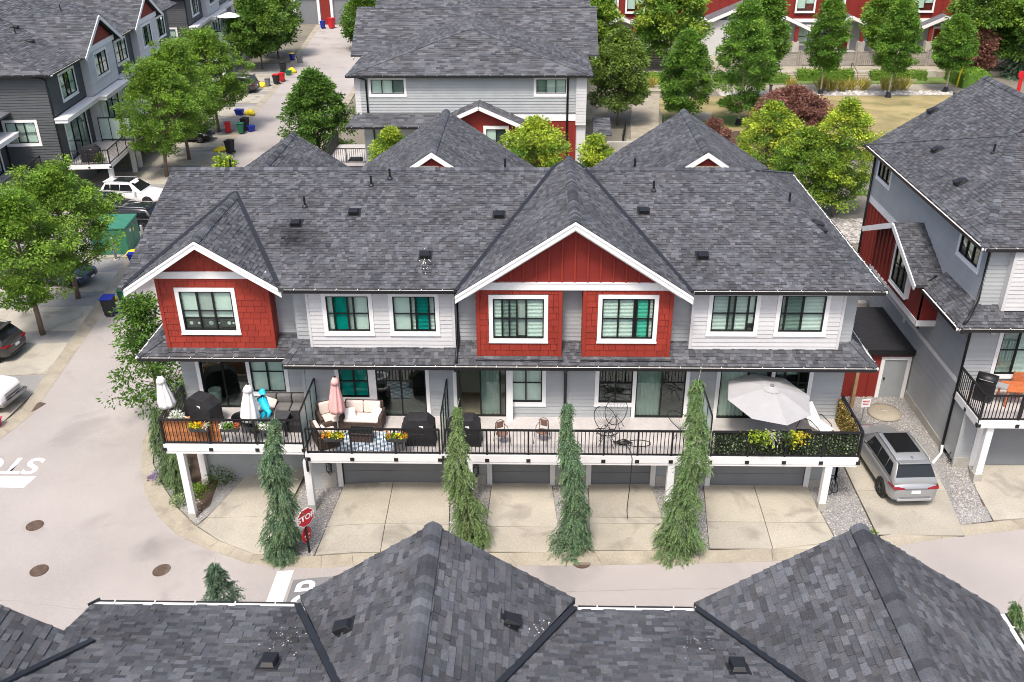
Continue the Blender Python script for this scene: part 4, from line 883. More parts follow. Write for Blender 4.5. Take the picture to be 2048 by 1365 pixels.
        O('canopy', LB(FF, (a - (.3 if t == 'd' else -.1), b - .2, 0.02, d, 5.75, 6.0), (a - (.36 if t == 'd' else -.04), b - .14, 0.02, d + .06, 6.0, 6.1)), 'white', B)
        bx = 3.2
        O('deck_floor', LB(FF, (a + .05, b - .4, .05, bx, 2.3, 2.5)), 'deckfloor', B); O('deck_beam', LB(FF, (a, b - .35, bx, bx + .08, 2.15, 2.48), (a - .05, a + .04, .05, bx + .08, 2.15, 2.48)), 'white', B)
        railing(B, (bx + .02, a + .05), (bx + .02, b - .5), 2.5, nposts=3, sp=.17); 
        if a == 0: railing(B, (.1, a), (bx + .02, a), 2.5, nposts=2, sp=.17)
        O('privacy_screen', LB(FF, (b - .42, b - .36, .6, bx, 2.6, 2.68), (b - .42, b - .36, .6, bx, 4.4, 4.48), *[(b - .42, b - .36, x, x + .06, 2.5, 4.45) for x in (.6, 1.45, 2.3, 3.12)]), 'black', B)
        O('pane', LB(FF, (b - .4, b - .385, .66, bx - .04, 2.7, 4.4)), 'frost', B)
        for yy in (a + .5, b - 1.): O('deck_post', LB(FF, (yy - .16, yy + .16, bx - .35, bx - .03, 0, 2.3)), 'white', B)
        O('garage_door', LB(FF, (a + 1.0, b - 1.2, -.1, -.04, 0, 2.3)), 'garage', B)
        OB('wall', FF, [(a, a + 1, -.1, -.02, 0, 2.4), (b - 1.2, b, -.1, -.02, 0, 2.4)], 'darkgrey', B)
    Dk.flush(B, 'siding_rows'); Lg.flush(B, 'siding_rows')
    O('wall', MB().box(-17, -.6, .2, 33.4, 0, 9.2), 'darkgrey', B)
    return B
left_row(0, 'dark grey and white townhouse with gable peaks behind the lane trees, upper left corner'); left_row(41.6, 'second dark townhouse up the lane, half hidden behind the trees')
def left_near():
    B = E('lane_townhouse', (-39.6, 67.4, -1.2), TH, 'dark townhouse cut by the left edge with white canopy over its glass door', 'building', 'dark grey townhouses along the lane')
    Dk = Pieces('siding_plank', 'darkgrey', 60); F = frame((0, 0, 0), (0, 1)); tiles(Dk, F, [(-14, 0), (0, 0), (0, 5.6), (-14, 5.6)], .2, None, [(-4.2, -.9, 2.4, 4.9)]); Dk.flush(B, 'siding_rows')
    w_ = window(B, F, -4.2, -.9, 2.4, 4.9, [(.4, 'pane', 'curtain'), (.75, 'pane_dark', None), (1, 'pane', ('blind', .9))], None, .2, sides=(1, 1, 0, 1)); w_.name = 'sliding_door'
    O('canopy', LB(F, (-6, -.6, .02, 1.5, 4.95, 5.2), (-6.06, -.54, .02, 1.56, 5.2, 5.3)), 'white', B)
    s = MB(); roof_plane(None, [(1.0, .1, 6.6), (-8, .1, 7.4), (-8, -14, 7.4), (1.0, -14, 6.6)], s); O('roof', s, 'roof_far', B); O('wall', MB().box(-12, -.1, -14, -.1, 0, 6.3), 'darkgrey', B)
    O('deck_floor', LB(F, (-9, -.5, .02, 2.6, 2.2, 2.4)), 'deckfloor', B); railing(B, (2.6, -9), (2.6, -.6), 2.4, nposts=4, sp=.18, brackets=False)
    for yy in (-8.5, -1): O('deck_post', LB(F, (yy - .16, yy + .16, 2.2, 2.5, 0, 2.2)), 'white', B)
left_near()

# ------------------------------------------------------------------ garages closing the lane, red row beyond the lawn
def lane_end():
    B = E('garage_block', (-32, 151, -1.2), 0, 'row of grey garage doors with dark red panel closing the far end of the lane', 'building', world=True)
    F = frame((0, 150, 0), (1, 0)); O('wall', LB(F, (-60, -10, -6, -.3, -1.2, 9)), 'white_dirty', B)
    O('fascia', LB(F, (-60, -10, -.3, .3, 3.0, 3.5), (-60, -10, -.3, .5, 4.0, 4.3)), 'white', B); O('fascia', LB(F, (-60, -10, -.3, .35, 3.55, 3.9)), 'lightgrey', B)
    for x0, x1 in ((-36.8, -33.6), (-31.0, -26.5), (-25.5, -22)): O('garage_door', LB(F, (x0, x1, -.25, -.15, -1.2, 2.7)), 'garage', B)
    O('panel', LB(F, (-33.0, -31.6, -.2, .1, -1.2, 3.0)), 'redboard', B)
    for x in (-33.5, -31.5, -26.4, -37.2): O('post', LB(F, (x, x + .4, -.1, .3, -1.2, 3.0)), 'white', B)
lane_end()
def red_row():
    B = E('red_townhouse_row', (32, 119, 0), 0, 'red and grey townhouse row with small gabled porches beyond the dry lawn', 'building', world=True)
    F = frame((0, 117.5, 0), (1, 0)); O('wall', LB(F, (5, 75, -6, -.1, 0, 4.2)), 'grey', B); O('wall', LB(F, (5, 75, -6, .1, 4.2, 14)), 'redboard', B); battens(B, frame((0, 117.38, 0), (1, 0)), [(5, 4.2), (75, 4.2), (75, 12), (5, 12)], 1.1)
    O('belt_board', LB(F, (5, 75, .1, .2, 3.9, 4.3)), 'white', B)
    for px in (10.2, 29.6, 37.4, 48.6, 60):
        sl = MB()
        for sg in (-1, 1): roof_plane(None, [(px, 115.6, 4.9), (px, 117.4, 4.9), (px + sg * 3.4, 117.4, 3.4), (px + sg * 3.4, 115.6, 3.4)], sl)
        o = O('porch_roof', sl, 'roof_far', B)
        for sg in (-1, 1): O('barge_board', MB().beam((px, 115.5, 4.72), (px + sg * 3.4, 115.5, 3.22), .1, .36), 'white', o)
        for sg in (-1, 1):
            c = O('porch_post', MB().box(px + sg * 1.6 - .18, px + sg * 1.6 + .18, 115.7, 116.06, 1.9, 3.6), 'redboard', B); O('stone_pier', MB().box(px + sg * 1.6 - .4, px + sg * 1.6 + .4, 115.5, 116.3, 0, 1.9), 'found', c)
        d = O('door', LB(F, (px - .55, px + .55, -.05, 0, .8, 3.1)), 'redboard', B); O('door_frame', LB(F, (px - .8, px - .55, 0, .06, .7, 3.3), (px + .55, px + .8, 0, .06, .7, 3.3), (px - .8, px + .8, 0, .07, 3.1, 3.35)), 'white', d)
        for k in range(3): O('step', MB().box(px - 1.1, px + 1.1, 115.4 - k * .4, 116.8, .0, .75 - k * .25), 'found', B)
        w_ = window(B, F, px + 2.0, px + 5.0, 1.2, 3.6, [(.5, 'pane', ('blind', .9)), (1, 'pane_dark', ('blind', .4))], [.4], .22)
    for x in (7.6, 10.8, 14.2, 25, 31, 34.5, 41, 45, 52): window(B, frame((0, 117.2, 0), (1, 0)), x, x + 2.4, 5.0, 8.2, [(.5, 'pane', ('blind', .9)), (1, 'pane', ('blind', .7))], None, .22)
    w2 = O('end_wing', MB().box(19.5, 24.2, 114.5, 117.4, 0, 4.6), 'lightgrey', B); sl = MB()
    roof_plane(None, [(24.8, 114.1, 6.5), (24.8, 117.4, 6.5), (18.6, 117.4, 3.9), (18.6, 114.1, 3.9)], sl); O('wing_roof', sl, 'roof_far', B); O('barge_board', MB().beam((24.8, 114.0, 6.35), (18.6, 114.0, 3.75), .1, .36), 'white', B)
red_row()
# ------------------------------------------------------------------ ground, roads, kerbs, driveways
def struct(name, poly, dz, mat, parent=None, thick=0, tint=(1, 1, 1), **kw):
    mb = MB(); mb.tint = tint; drape(mb, poly, dz, thick=thick); kw.setdefault('kind', 'structure')
    if parent is not None: kw.pop('kind')
    return O(name, mb, mat, parent, fix=bool(thick), **kw)
struct('ground', [(-300, -40), (300, -40), (300, 500), (-300, 500)], -.02, 'ground')
KO = [(-24, 149), (-20.6, 107), (-19.2, 75), (-18.4, 55), (-17.9, 40), (-17.7, 36.5), (-17.48, 34.41), (-16.79, 32.36), (-15.96, 30.62), (-14.91, 29.15), (-13.74, 27.96), (-12.17, 26.9), (-10.24, 25.73), (-9.13, 25.3), (-7.4, 24.97), (-.53, 25.05), (2.45, 25.14), (5.8, 25.28), (8.43, 25.42), (12.46, 26.16), (14.78, 26.75), (17.99, 27.32), (24, 27.9), (60, 29)]
KI = [(-23.3, 149), (-19.9, 107), (-18.5, 75), (-17.7, 55), (-17.3, 40), (-17.2, 36.5), (-17.05, 34.75), (-16.35, 32.6), (-15.3, 30.95), (-14.2, 29.5), (-13.12, 28.32), (-11.78, 27.18), (-10.1, 26.1), (-9.1, 25.75), (-7.5, 25.55), (-.9, 25.63), (2.2, 25.78), (6.0, 25.87), (8.5, 26.0), (12.46, 26.72), (14.83, 27.27), (17.71, 27.75), (24, 28.4), (60, 29.5)]
LO = [(-33, 149), (-30.5, 123), (-29.2, 110), (-27.8, 86), (-27.3, 74), (-26.6, 64), (-25.8, 56), (-24.8, 48), (-23.9, 40), (-23.55, 36.5), (-24.0, 34.3), (-26, 32.8), (-30, 32.2), (-60, 31)]
LI = [(-33.7, 149), (-31.2, 123), (-29.9, 110), (-28.5, 86), (-28.0, 74), (-27.3, 64), (-26.5, 56), (-25.5, 48), (-24.6, 40), (-24.2, 37), (-24.6, 35.2), (-26.4, 33.6), (-30.2, 33.0), (-60, 31.8)]
def road():
    mb = MB()
    # lane between the kerbs, junction and cross street as strips between matching points
    drape(mb, [(-33, 149), (-24, 149), (-20.6, 107), (-19.2, 75), (-18.4, 55), (-17.9, 40), (-17.7, 36.5), (-17.48, 34.41), (-17.48, 30), (-24.0, 30), (-24.0, 34.3), (-23.55, 36.5), (-23.9, 40), (-24.8, 48), (-25.8, 56), (-26.6, 64), (-27.3, 74), (-27.8, 86), (-29.2, 110), (-30.5, 123)], .004)
    drape(mb, [(-60, 31), (-30, 32.2), (-26, 32.8), (-24, 34.3), (-24, 12), (-60, 12)], .004)
    drape(mb, [(-24, 30), (-17.48, 30), (-17.48, 12), (-24, 12)], .004)
    ks = [p for p in KO if p[0] >= -17.48 and p[1] < 35]
    for a, b in zip(ks, ks[1:]): drape(mb, [a, b, (b[0], 12), (a[0], 12)], .004)
    r = O('road', mb, 'asphalt', fix=False, kind='structure'); return r
RD = road()
def kerb(name, A, B):
    bed = MB()
    for (a, b, c, d) in zip(A, A[1:], B, B[1:]): drape(bed, [a, b, d, c], -.012)
    root = O(name, bed, 'soil', fix=False, kind='structure')
    for (a, b, c, d) in zip(A, A[1:], B, B[1:]):
        L = math.hypot(b[0] - a[0], b[1] - a[1]); n = max(1, int(round(L / (2.6 if a[0] > -5 or a[0] < -16 else 1.3)))) if not (a[0] < -5 < b[0]) else 6
        for k in range(n):
            def lp(p, q, t): return (p[0] + (q[0] - p[0]) * t, p[1] + (q[1] - p[1]) * t)
            t0, t1 = k / n + .006 / max(L / n, .1) / n, (k + 1) / n - .006 / max(L / n, .1) / n
            p0, p1, q0, q1 = lp(a, b, t0), lp(a, b, t1), lp(c, d, t0), lp(c, d, t1)
            m0, m1 = lp(p0, q0, .45), lp(p1, q1, .45); z = lambda p, h: (p[0], p[1], gz(p[0]) + h)
            mb = MB(); mb.add([z(p0, -.1), z(p0, .012), z(m0, .03), z(q0, .085), z(q0, -.1), z(p1, -.1), z(p1, .012), z(m1, .03), z(q1, .085), z(q1, -.1)],
                              [(0, 1, 6, 5), (1, 2, 7, 6), (2, 3, 8, 7), (3, 4, 9, 8), (0, 4, 3, 2, 1), (5, 6, 7, 8, 9)])
            O('kerb_stone', mb, 'kerb', root)
    return root
kerb('kerb', KO, KI); kerb('kerb', LO, LI)
def driveway(rows, label=None):
    """rows: list of (y, [x...]) cut lines from the street to the garage"""
    (ya, xa), (yb, xb) = rows[0], rows[-1]
    root = struct('driveway', [(xa[0], ya), (xa[-1], ya), (xb[-1], yb), (xb[0], yb)], .03, 'soil'); g = .012
    for (y0, x0), (y1, x1) in zip(rows, rows[1:]):
        for i in range(len(x0) - 1):
            k = random.uniform(.93, 1.06); struct('slab', [(x0[i] + g, y0 + g), (x0[i + 1] - g, y0 + g), (x1[i + 1] - g, y1 - g), (x1[i] + g, y1 - g)], .075, 'concrete', root, .05, (k, k, k * random.uniform(.97, 1.01)))
    return root
driveway([(25.62, [-7.75, -5.4, -2.98]), (27.2, [-7.65, -5.45, -3.08]), (29.8, [-7.45, -5.5, -3.25])])
driveway([(25.7, [-1.75, 1.0]), (27.1, [-1.7, .95]), (29.8, [-1.6, .75])]); driveway([(25.85, [2.05, 4.9]), (27.35, [2.1, 4.85]), (27.7, [2.12, 4.83]), (29.8, [2.2, 4.65])])
driveway([(26.0, [6.3, 8.55, 10.95]), (27.5, [6.45, 8.6, 10.85]), (29.8, [6.7, 8.65, 10.7])])
for poly in ([(-13.0, 28.3), (-11.75, 27.2), (-10.1, 26.12), (-9.55, 25.95), (-9.3, 27.0), (-9.5, 28.2), (-12.75, 28.75)], [(-12.75, 28.77), (-9.5, 28.22), (-9.25, 31.4), (-11.9, 31.4)]): struct('driveway', poly, .075, 'concrete', None, .06, (.97, .97, .96))
driveway([(26.85, [12.5, 15.65]), (29.5, [12.52, 16.0]), (33.2, [12.6, 16.2])]); struct('driveway', [(17.05, 27.75), (24, 28.45), (30, 28.8), (30, 31.3), (17.55, 31.3), (17.2, 29.6)], .075, 'concrete', None, .06); struct('driveway', [(15.68, 27.45), (17.0, 27.72), (17.15, 28.6), (16.4, 28.4)], .05, 'gravel')
for poly in ([(-9.05, 25.78), (-7.8, 25.6), (-7.48, 29.75), (-9.15, 31.4), (-9.3, 28.0)], [(-2.95, 25.62), (-1.78, 25.64), (-1.62, 29.75), (-3.2, 29.75)], [(1.02, 25.72), (2.03, 25.8), (2.18, 29.75), (.78, 29.75)], [(4.92, 25.86), (6.28, 25.9), (6.68, 29.75), (4.68, 29.75)], [(10.97, 26.4), (12.45, 26.75), (12.55, 33.5), (10.72, 29.75)], [(15.68, 27.5), (16.9, 27.75), (17.2, 29.6), (17.5, 31.2), (16.9, 32.3), (16.9, 36.6), (12.0, 36.6), (12.0, 33.25), (16.25, 33.25)], [(-17.0, 34.6), (-16.3, 32.6), (-15.25, 31.0), (-14.15, 29.55), (-13.05, 28.4), (-12.75, 29.0), (-11.95, 31.4), (-13.8, 31.4), (-13.8, 36), (-17.0, 36)]): struct('gravel_bed', poly, .03, 'gravel')
struct('planting_bed', [(-15.4, 31.6), (-14.0, 29.9), (-13.2, 29.0), (-12.9, 29.6), (-13.1, 31.4), (-13.8, 31.5), (-13.8, 34.5), (-16.0, 33.8)], .04, 'soil'); struct('planting_bed', [(1.05, 25.75), (1.98, 25.8), (1.9, 26.7), (1.1, 26.7)], .045, 'rust')
# loose stones on the beds
def stones(n, polys, rmin, rmax, dz, label, mat='stone', pale=(.7, 1.25)):
    mb = MB(); k = 0; base = [(1, 0, 0), (-1, 0, 0), (0, 1, 0), (0, -1, 0), (0, 0, 1), (0, 0, -1)]; fs = [(0, 2, 4), (2, 1, 4), (1, 3, 4), (3, 0, 4), (2, 0, 5), (1, 2, 5), (3, 1, 5), (0, 3, 5)]
    for poly in polys:
        xs = [p[0] for p in poly]; ys = [p[1] for p in poly]; c = 0
        for _ in range(n * 3):
            x, y = random.uniform(min(xs), max(xs)), random.uniform(min(ys), max(ys)); inside = False; j = len(poly) - 1
            for i in range(len(poly)):
                if (poly[i][1] > y) != (poly[j][1] > y) and x < (poly[j][0] - poly[i][0]) * (y - poly[i][1]) / (poly[j][1] - poly[i][1]) + poly[i][0]: inside = not inside
                j = i
            if not inside: continue
            r = random.uniform(rmin, rmax); a = random.uniform(0, 6); q = random.uniform(*pale); mb.tint = (q, q * .98, q * .95)
            mb.add([(x + r * (v[0] * math.cos(a) - v[1] * math.sin(a)) * random.uniform(.7, 1.3), y + r * (v[0] * math.sin(a) + v[1] * math.cos(a)) * random.uniform(.7, 1.3), gz(x) + dz + r * .55 * v[2]) for v in base], fs); c += 1
            if c >= n: break
    return O('gravel', mb, mat, fix=False, kind='stuff', label=label, category='gravel')
stones(1300, [[(-9.05, 25.78), (-7.8, 25.6), (-7.48, 29.75), (-9.15, 31.4), (-9.3, 28.0)], [(1.02, 25.72), (2.03, 25.8), (2.18, 29.75), (.78, 29.75)], [(-2.95, 25.62), (-1.78, 25.64), (-1.62, 29.75), (-3.2, 29.75)], [(4.92, 25.86), (6.28, 25.9), (6.68, 29.75), (4.68, 29.75)], [(10.97, 26.4), (12.45, 26.75), (12.55, 33.5), (10.72, 29.75)], [(15.68, 27.5), (16.9, 27.75), (17.2, 29.6), (17.5, 31.2), (16.9, 32.3)], [(16.9, 32.3), (16.9, 36.6), (14.3, 36.6), (14.3, 33.25), (16.25, 33.25)], [(-17.0, 34.6), (-16.3, 32.6), (-15.25, 31.0), (-14.15, 29.55), (-13.05, 28.4), (-12.75, 29.0), (-14.5, 31.5), (-16, 34)]], .015, .042, .045, 'loose grey gravel between the driveways of the main row')
# road paint
def paint(name, poly, mat='marking', dz=.009): return struct(name, poly, dz, mat)
struct('road_patch', [(-8.28, 21.2), (-6.85, 21.2), (-6.85, 24.5), (-8.28, 24.5)], .0075, 'asphalt_new')
paint('stop_line', [(-9.02, 20.8), (-8.42, 20.8), (-8.38, 25.0), (-8.98, 25.05)], dz=.012); paint('stop_line', [(-27, 30.95), (-21.15, 30.9), (-21.0, 31.68), (-27, 31.75)])
def road_text(txt, o, ang, size, wx, dz):
    cu = D.curves.new('road_text', 'FONT'); cu.body = txt; cu.size = size; cu.offset = .028; t = D.objects.new('tmp', cu); COL.objects.link(t)
    dg = bpy.context.evaluated_depsgraph_get(); me = D.meshes.new_from_object(t.evaluated_get(dg)); D.objects.remove(t)
    ca, sa = math.cos(ang), math.sin(ang)
    for v in me.vertices:
        x, y = v.co.x * wx, v.co.y; X, Y = o[0] + ca * x - sa * y, o[1] + sa * x + ca * y; v.co = (X, Y, gz(X) + dz)
    me.materials.clear(); me.materials.append(MATS['marking']); l = link('road_lettering', me, None, kind='structure'); return l
road_text('STOP', (-6.98, 21.7), R(90), 1.6, .70, .013); road_text('STOP', (-21.15, 33.0), R(180), 1.65, .95, .010)
M('crack', (.17, .155, .145), .95, .2, 3)
def crack(pts, w, name='road_crack'):
    P = []
    for (a, b) in zip(pts, pts[1:]):
        n = max(2, int(math.hypot(b[0] - a[0], b[1] - a[1]) / .35))
        for k in range(n): t = k / n; P.append((a[0] + (b[0] - a[0]) * t + random.gauss(0, .03), a[1] + (b[1] - a[1]) * t + random.gauss(0, .03)))
    mb = MB()
    for p, q in zip(P, P[1:]):
        L = math.hypot(q[0] - p[0], q[1] - p[1]) + 1e-6; nx, ny = -(q[1] - p[1]) / L * w * random.uniform(.4, 1.3), (q[0] - p[0]) / L * w * random.uniform(.4, 1.3)
        mb.add([(p[0] + nx, p[1] + ny, gz(p[0]) + .0085), (p[0] - nx, p[1] - ny, gz(p[0]) + .0085), (q[0] - nx, q[1] - ny, gz(q[0]) + .0085), (q[0] + nx, q[1] + ny, gz(q[0]) + .0085)], [(0, 1, 2, 3)])
    O(name, mb, 'crack', fix=False, kind='structure')
crack([(-24, 24.6), (-18, 24.3), (-12, 23.4), (-9.2, 23.2)], .004); crack([(-2, 23.7), (3, 23.9), (8, 24.1), (14, 24.9)], .005); crack([(-21.3, 60), (-20.6, 45), (-20.2, 38)], .004)
# manholes, gratings
def manhole(p, r=.33, square=False, label='', ang=0.):
    E0 = E('manhole_cover', (p[0], p[1], gz(p[0]) + .005), ang, label, 'manhole', 'iron covers in the road'); mb = MB(); E0.rotation_euler = (0, -math.atan((gz(p[0] + .3) - gz(p[0] - .3)) / .6), ang)
    if square: mb.box(-.45, .45, -.22, .22, -.02, .008)
    else: mb.lathe([(r, -.02), (r, .012), (r * .9, .012), (r * .9, .004), (0, .004)], 28)
    O('cover_rim', mb, 'rust', E0); mb = MB()
    n = 9
    for k in range(-n, n + 1):
        y = k * r * .86 / n; h = math.sqrt(max(0, (r * .87) ** 2 - y * y)) if not square else .4
        if square: y = k * .02
        if h > .04: mb.box(-h, h, y - r * .022, y + r * .022, .004, .016)
    O('cover_bars', mb, 'rust_light', E0, fix=False)
manhole((-19.5, 28.46), label='round iron manhole cover in the road just below the left stop line'); manhole((-18.1, 25.9), label='round iron manhole cover at lower left, nearest the left picture edge'); manhole((-13.55, 25.9), label='round iron manhole cover to the upper left of the small spruce'); manhole((1.73, 25.28), label='rusty round drain cover on the kerb below the middle conifer')
manhole((-23.7, 37.2), square=True, label='rectangular drain grate at the kerb beside the white pickup', ang=R(70)); manhole((17.4, 28.75), square=True, label='rectangular rusty drain grate on the driveway right of the silver car', ang=R(15))
e = E('septic_lid', (15.5, 35.2, .03), 0, 'large round concrete lid in the gravel before the red shed', 'lid'); O('lid', MB().lathe([(.72, 0), (.72, .08), (.55, .1), (.5, .13), (0, .13)], 30), 'kerb', e, True); O('lid_handle', MB().box(-.12, .12, -.02, .02, .13, .15), 'found', e)
# left side driveways and gravel strips, running toward the lane houses
c5, s5 = math.cos(TH), math.sin(TH)
def strip(y0, y1, mat, dz, name, depth=9.5):
    def kx(y):
        for (a, b) in zip(LI, LI[1:]):
            if b[1] <= y <= a[1]: return b[0] + (a[0] - b[0]) * (y - b[1]) / (a[1] - b[1])
        return -24.5
    a, b = (kx(y0), y0), (kx(y1), y1); return struct(name, [a, (a[0] - depth, y0 - depth * s5), (b[0] - depth, y1 - depth * s5), b], dz, mat, None, .06 if mat == 'concrete' else 0, tint=rtint(.93, 1.03) if mat == 'concrete' else (1, 1, 1))
ys = [(35.5, 38.5), (40.3, 43.7), (45.2, 48.3), (50.3, 53.3), (60.2, 63.3), (64.6, 68.6), (71, 74.5), (76, 80), (81.5, 85.5), (87.5, 91), (92.5, 96.5), (98, 102), (103.5, 107.5), (109, 113), (115, 119)]
for i, (a, b) in enumerate(ys):
    strip(a, b, 'concrete', .07, 'driveway')
    if i + 1 < len(ys) and i not in (3,): strip(b, ys[i + 1][0], 'gravel', .03, 'gravel_bed')
strip(53.3, 54.9, 'gravel', .03, 'gravel_bed'); strip(54.9, 60.2, 'gravel', .028, 'gravel_bed'); struct('pad', [(-29.3, 55.3), (-26.3, 55.6), (-26.7, 58.8), (-29.5, 58.5)], .12, 'concrete', None, .12)
# ------------------------------------------------------------------ courtyard and lawn
struct('lawn', [(12, 76), (19, 74), (27, 74), (40, 80), (43.5, 92), (42.3, 96.2), (20, 96), (12.2, 95)], .005, 'drygrass'); struct('lawn_patch', [(12, 83), (24, 84.5), (24.5, 88), (12, 88)], .009, 'grass'); struct('lawn_patch', [(36, 85), (40, 86), (39, 88.3), (35, 87)], .009, 'grass')
struct('path', [(8.1, 76), (10.6, 76), (11.5, 86), (12.9, 97), (10.4, 97.5), (8.9, 86)], .012, 'kerb'); struct('path', [(7, 98.3), (20, 98.0), (43, 98.2), (46, 92), (42, 80), (44, 79.5), (49, 92), (47, 101.5), (20, 101), (7, 101.3)], .013, 'kerb'); struct('patio', [(13.6, 86), (16.4, 86), (17, 89.5), (14, 89.6)], .012, 'kerb')
struct('rock_strip', [(19, 95.9), (42.6, 96.2), (43.2, 98), (19, 97.9)], .02, 'found'); stones(420, [[(19, 95.9), (42.6, 96.2), (43.2, 98), (19, 97.9)]], .1, .28, .05, 'pale river rocks along the edge of the dry lawn', pale=(.9, 1.5)); struct('planting_bed', [(14, 74), (27, 74), (27, 81), (18, 82.5), (13, 80)], .011, 'soil'); struct('grass_strip', [(6, 101.4), (46, 101.6), (46, 104.8), (6, 104.6)], .011, 'grass')
struct('terrace', [(6, 105.3), (75, 105.3), (75, 118), (6, 118)], .5, 'kerb', None, .6)
struct('rock_bed', [(18.5, 55.5), (23.5, 55.5), (23.5, 60), (18.5, 60)], .008, 'found'); stones(260, [[(18.5, 55.5), (23.5, 55.5), (23.5, 60), (18.5, 60)]], .08, .22, .04, 'pale rocks below the tall yellow-green shrub', pale=(.6, 1.15))
struct('courtyard', [(-12, 45), (12, 45), (12, 76), (8, 80), (7, 66.4), (4, 66.4), (-12, 66.4)], .004, 'kerb')
# ------------------------------------------------------------------ vegetation
def leaf_mesh(name, C, Dr, size, tint, mat='leaf', asp=.5, fold=.25):
    """one folded leaf (two triangles-quads) per centre; Dr growth direction, size lengths"""
    n = len(C); rnd = RNG.normal(size=(n, 3)); S = np.cross(Dr, rnd); S /= np.linalg.norm(S, axis=1)[:, None] + 1e-9
    N = np.cross(S, Dr); L = size[:, None]; w = L * asp * .5
    V = np.empty((n, 4, 3), np.float32); V[:, 0] = C; V[:, 1] = C + Dr * L * .5 + S * w + N * w * fold; V[:, 2] = C + Dr * L; V[:, 3] = C + Dr * L * .5 - S * w + N * w * fold
    me = D.meshes.new(name); me.vertices.add(4 * n); me.vertices.foreach_set('co', V.ravel())
    F = np.arange(4 * n).reshape(n, 4); tri = np.stack([F[:, [0, 1, 2]], F[:, [0, 2, 3]]], 1).reshape(-1)
    me.loops.add(len(tri)); me.loops.foreach_set('vertex_index', tri.astype(np.int32)); me.polygons.add(2 * n)
    me.polygons.foreach_set('loop_start', np.arange(0, 6 * n, 3, dtype=np.int32)); me.polygons.foreach_set('loop_total', np.full(2 * n, 3, np.int32)); me.update(calc_edges=True)
    a = me.attributes.new('tint', 'FLOAT_COLOR', 'FACE'); t4 = np.ones((n, 4), np.float32); t4[:, :3] = tint; a.data.foreach_set('color', np.repeat(t4, 2, 0).ravel())
    me.materials.append(MATS[mat]); return me
def unit(v): return v / (np.linalg.norm(v, axis=-1, keepdims=True) + 1e-9)
GREEN = (.105, .195, .028); YEL = (.40, .46, .045); DEEP = (.055, .12, .022); MAPLE = (.075, .165, .026); PURPLE = (.16, .075, .06); LIME = (.22, .33, .03)
def tree(loc, h, rad, label, cat='tree', kind='vase', base=GREEN, tipc=LIME, nc=150, nl=120, leaf=.15, trunk=.12, z0=None, tipw=.35, group=None, name='tree', tm='trunk', lean=(0, 0), sq=1.):
    """trunk with limbs reaching clusters of leaves; crown profile by kind"""
    T = E(name, loc, 0, label, cat, group); c0 = h * .22 if z0 is None else z0; cl = []; H = h - c0
    for i in range(int(nc * 1.35)):
        t = random.random() ** .85
        if kind == 'vase': r = rad * (.35 + .75 * math.sin(math.pi * min(1, t * .92 + .04)) ** .8) * (1 if t < .6 else 1 - .75 * (t - .6) / .4)
        elif kind == 'egg': r = rad * math.sin(math.pi * (t * .86 + .12)) ** .75 * (1.1 - .35 * t)
        elif kind == 'layer': r = rad * (1.05 - .8 * t) * (1 if int(t * 7) % 2 else .75)
        else: r = rad * math.sqrt(max(.02, 1 - (2 * t - .75) ** 2 * .8))
        ph = random.uniform(0, 2 * math.pi); rr = r * (random.random() ** .42) * random.uniform(.85, 1.12)
        cl.append((lean[0] * t + rr * math.cos(ph), lean[1] * t + rr * math.sin(ph) * sq, c0 + H * t, rr / max(r, .01), t))
    if kind == 'vase':
        for i in range(9): ph = random.uniform(0, 6.28); r = rad * random.uniform(.1, .55); [cl.append((r * math.cos(ph), r * math.sin(ph), h * (.86 + .05 * q) + random.uniform(0, .2), 1, 1)) for q in range(4)]
    mb = MB(); mb.tube([(0, 0, -.1), (lean[0] * .1, lean[1] * .1, c0 * .6), (lean[0] * .4, lean[1] * .4, c0 + H * .45), (lean[0], lean[1], c0 + H * .85)], [trunk, trunk * .85, trunk * .5, trunk * .12], 7)
    O('trunk', mb, tm, T, True); lim = MB()
    for k, (x, y, z, _, _) in enumerate(cl):
        if k % 4 == 0:
            zz = max(c0 * .85, z - math.hypot(x, y) * .8); lim.tube([(lean[0] * .3, lean[1] * .3, zz), (x * .5, y * .5, (zz + z) / 2 - .05), (x, y, z)], [trunk * .28, trunk * .16, .01], 4, False)
    O('limbs', lim, tm, T, fix=False, kind='stuff')
    cl = np.array(cl); n = len(cl) * nl; ci = np.repeat(np.arange(len(cl)), nl); sp = max(.40, leaf * 2.2)
    off = unit(RNG.normal(size=(n, 3))) * (RNG.random((n, 1)) ** .5) * sp * (.8 + .7 * RNG.random((len(cl), 1)))[ci] * np.array([1, 1, .62]); Cc = cl[ci, :3] + off
    out = unit(np.c_[cl[ci, 0], cl[ci, 1], np.zeros(n)]); Dr = unit(off * 1.5 / sp + out * .5 + np.array([0, 0, -.25]) + RNG.normal(size=(n, 3)) * .5)
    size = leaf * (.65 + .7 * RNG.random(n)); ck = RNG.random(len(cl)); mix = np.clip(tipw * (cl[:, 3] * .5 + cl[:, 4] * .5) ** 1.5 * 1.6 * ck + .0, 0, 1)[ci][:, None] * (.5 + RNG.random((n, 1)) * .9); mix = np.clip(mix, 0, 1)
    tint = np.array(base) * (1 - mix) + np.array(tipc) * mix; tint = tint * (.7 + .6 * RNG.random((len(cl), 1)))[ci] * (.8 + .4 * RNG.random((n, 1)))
    link('crown', leaf_mesh('crown', Cc, Dr, size, tint), T); return T
G5 = -1.2
LT = 'street trees along the lane'
tree((-26.9, 44.7, G5), 7.9, 2.7, 'bushy green lane tree nearest the left edge, its trunk on gravel above the dark car', base=GREEN, nc=190, leaf=.15, trunk=.16, group=LT, z0=2.2)
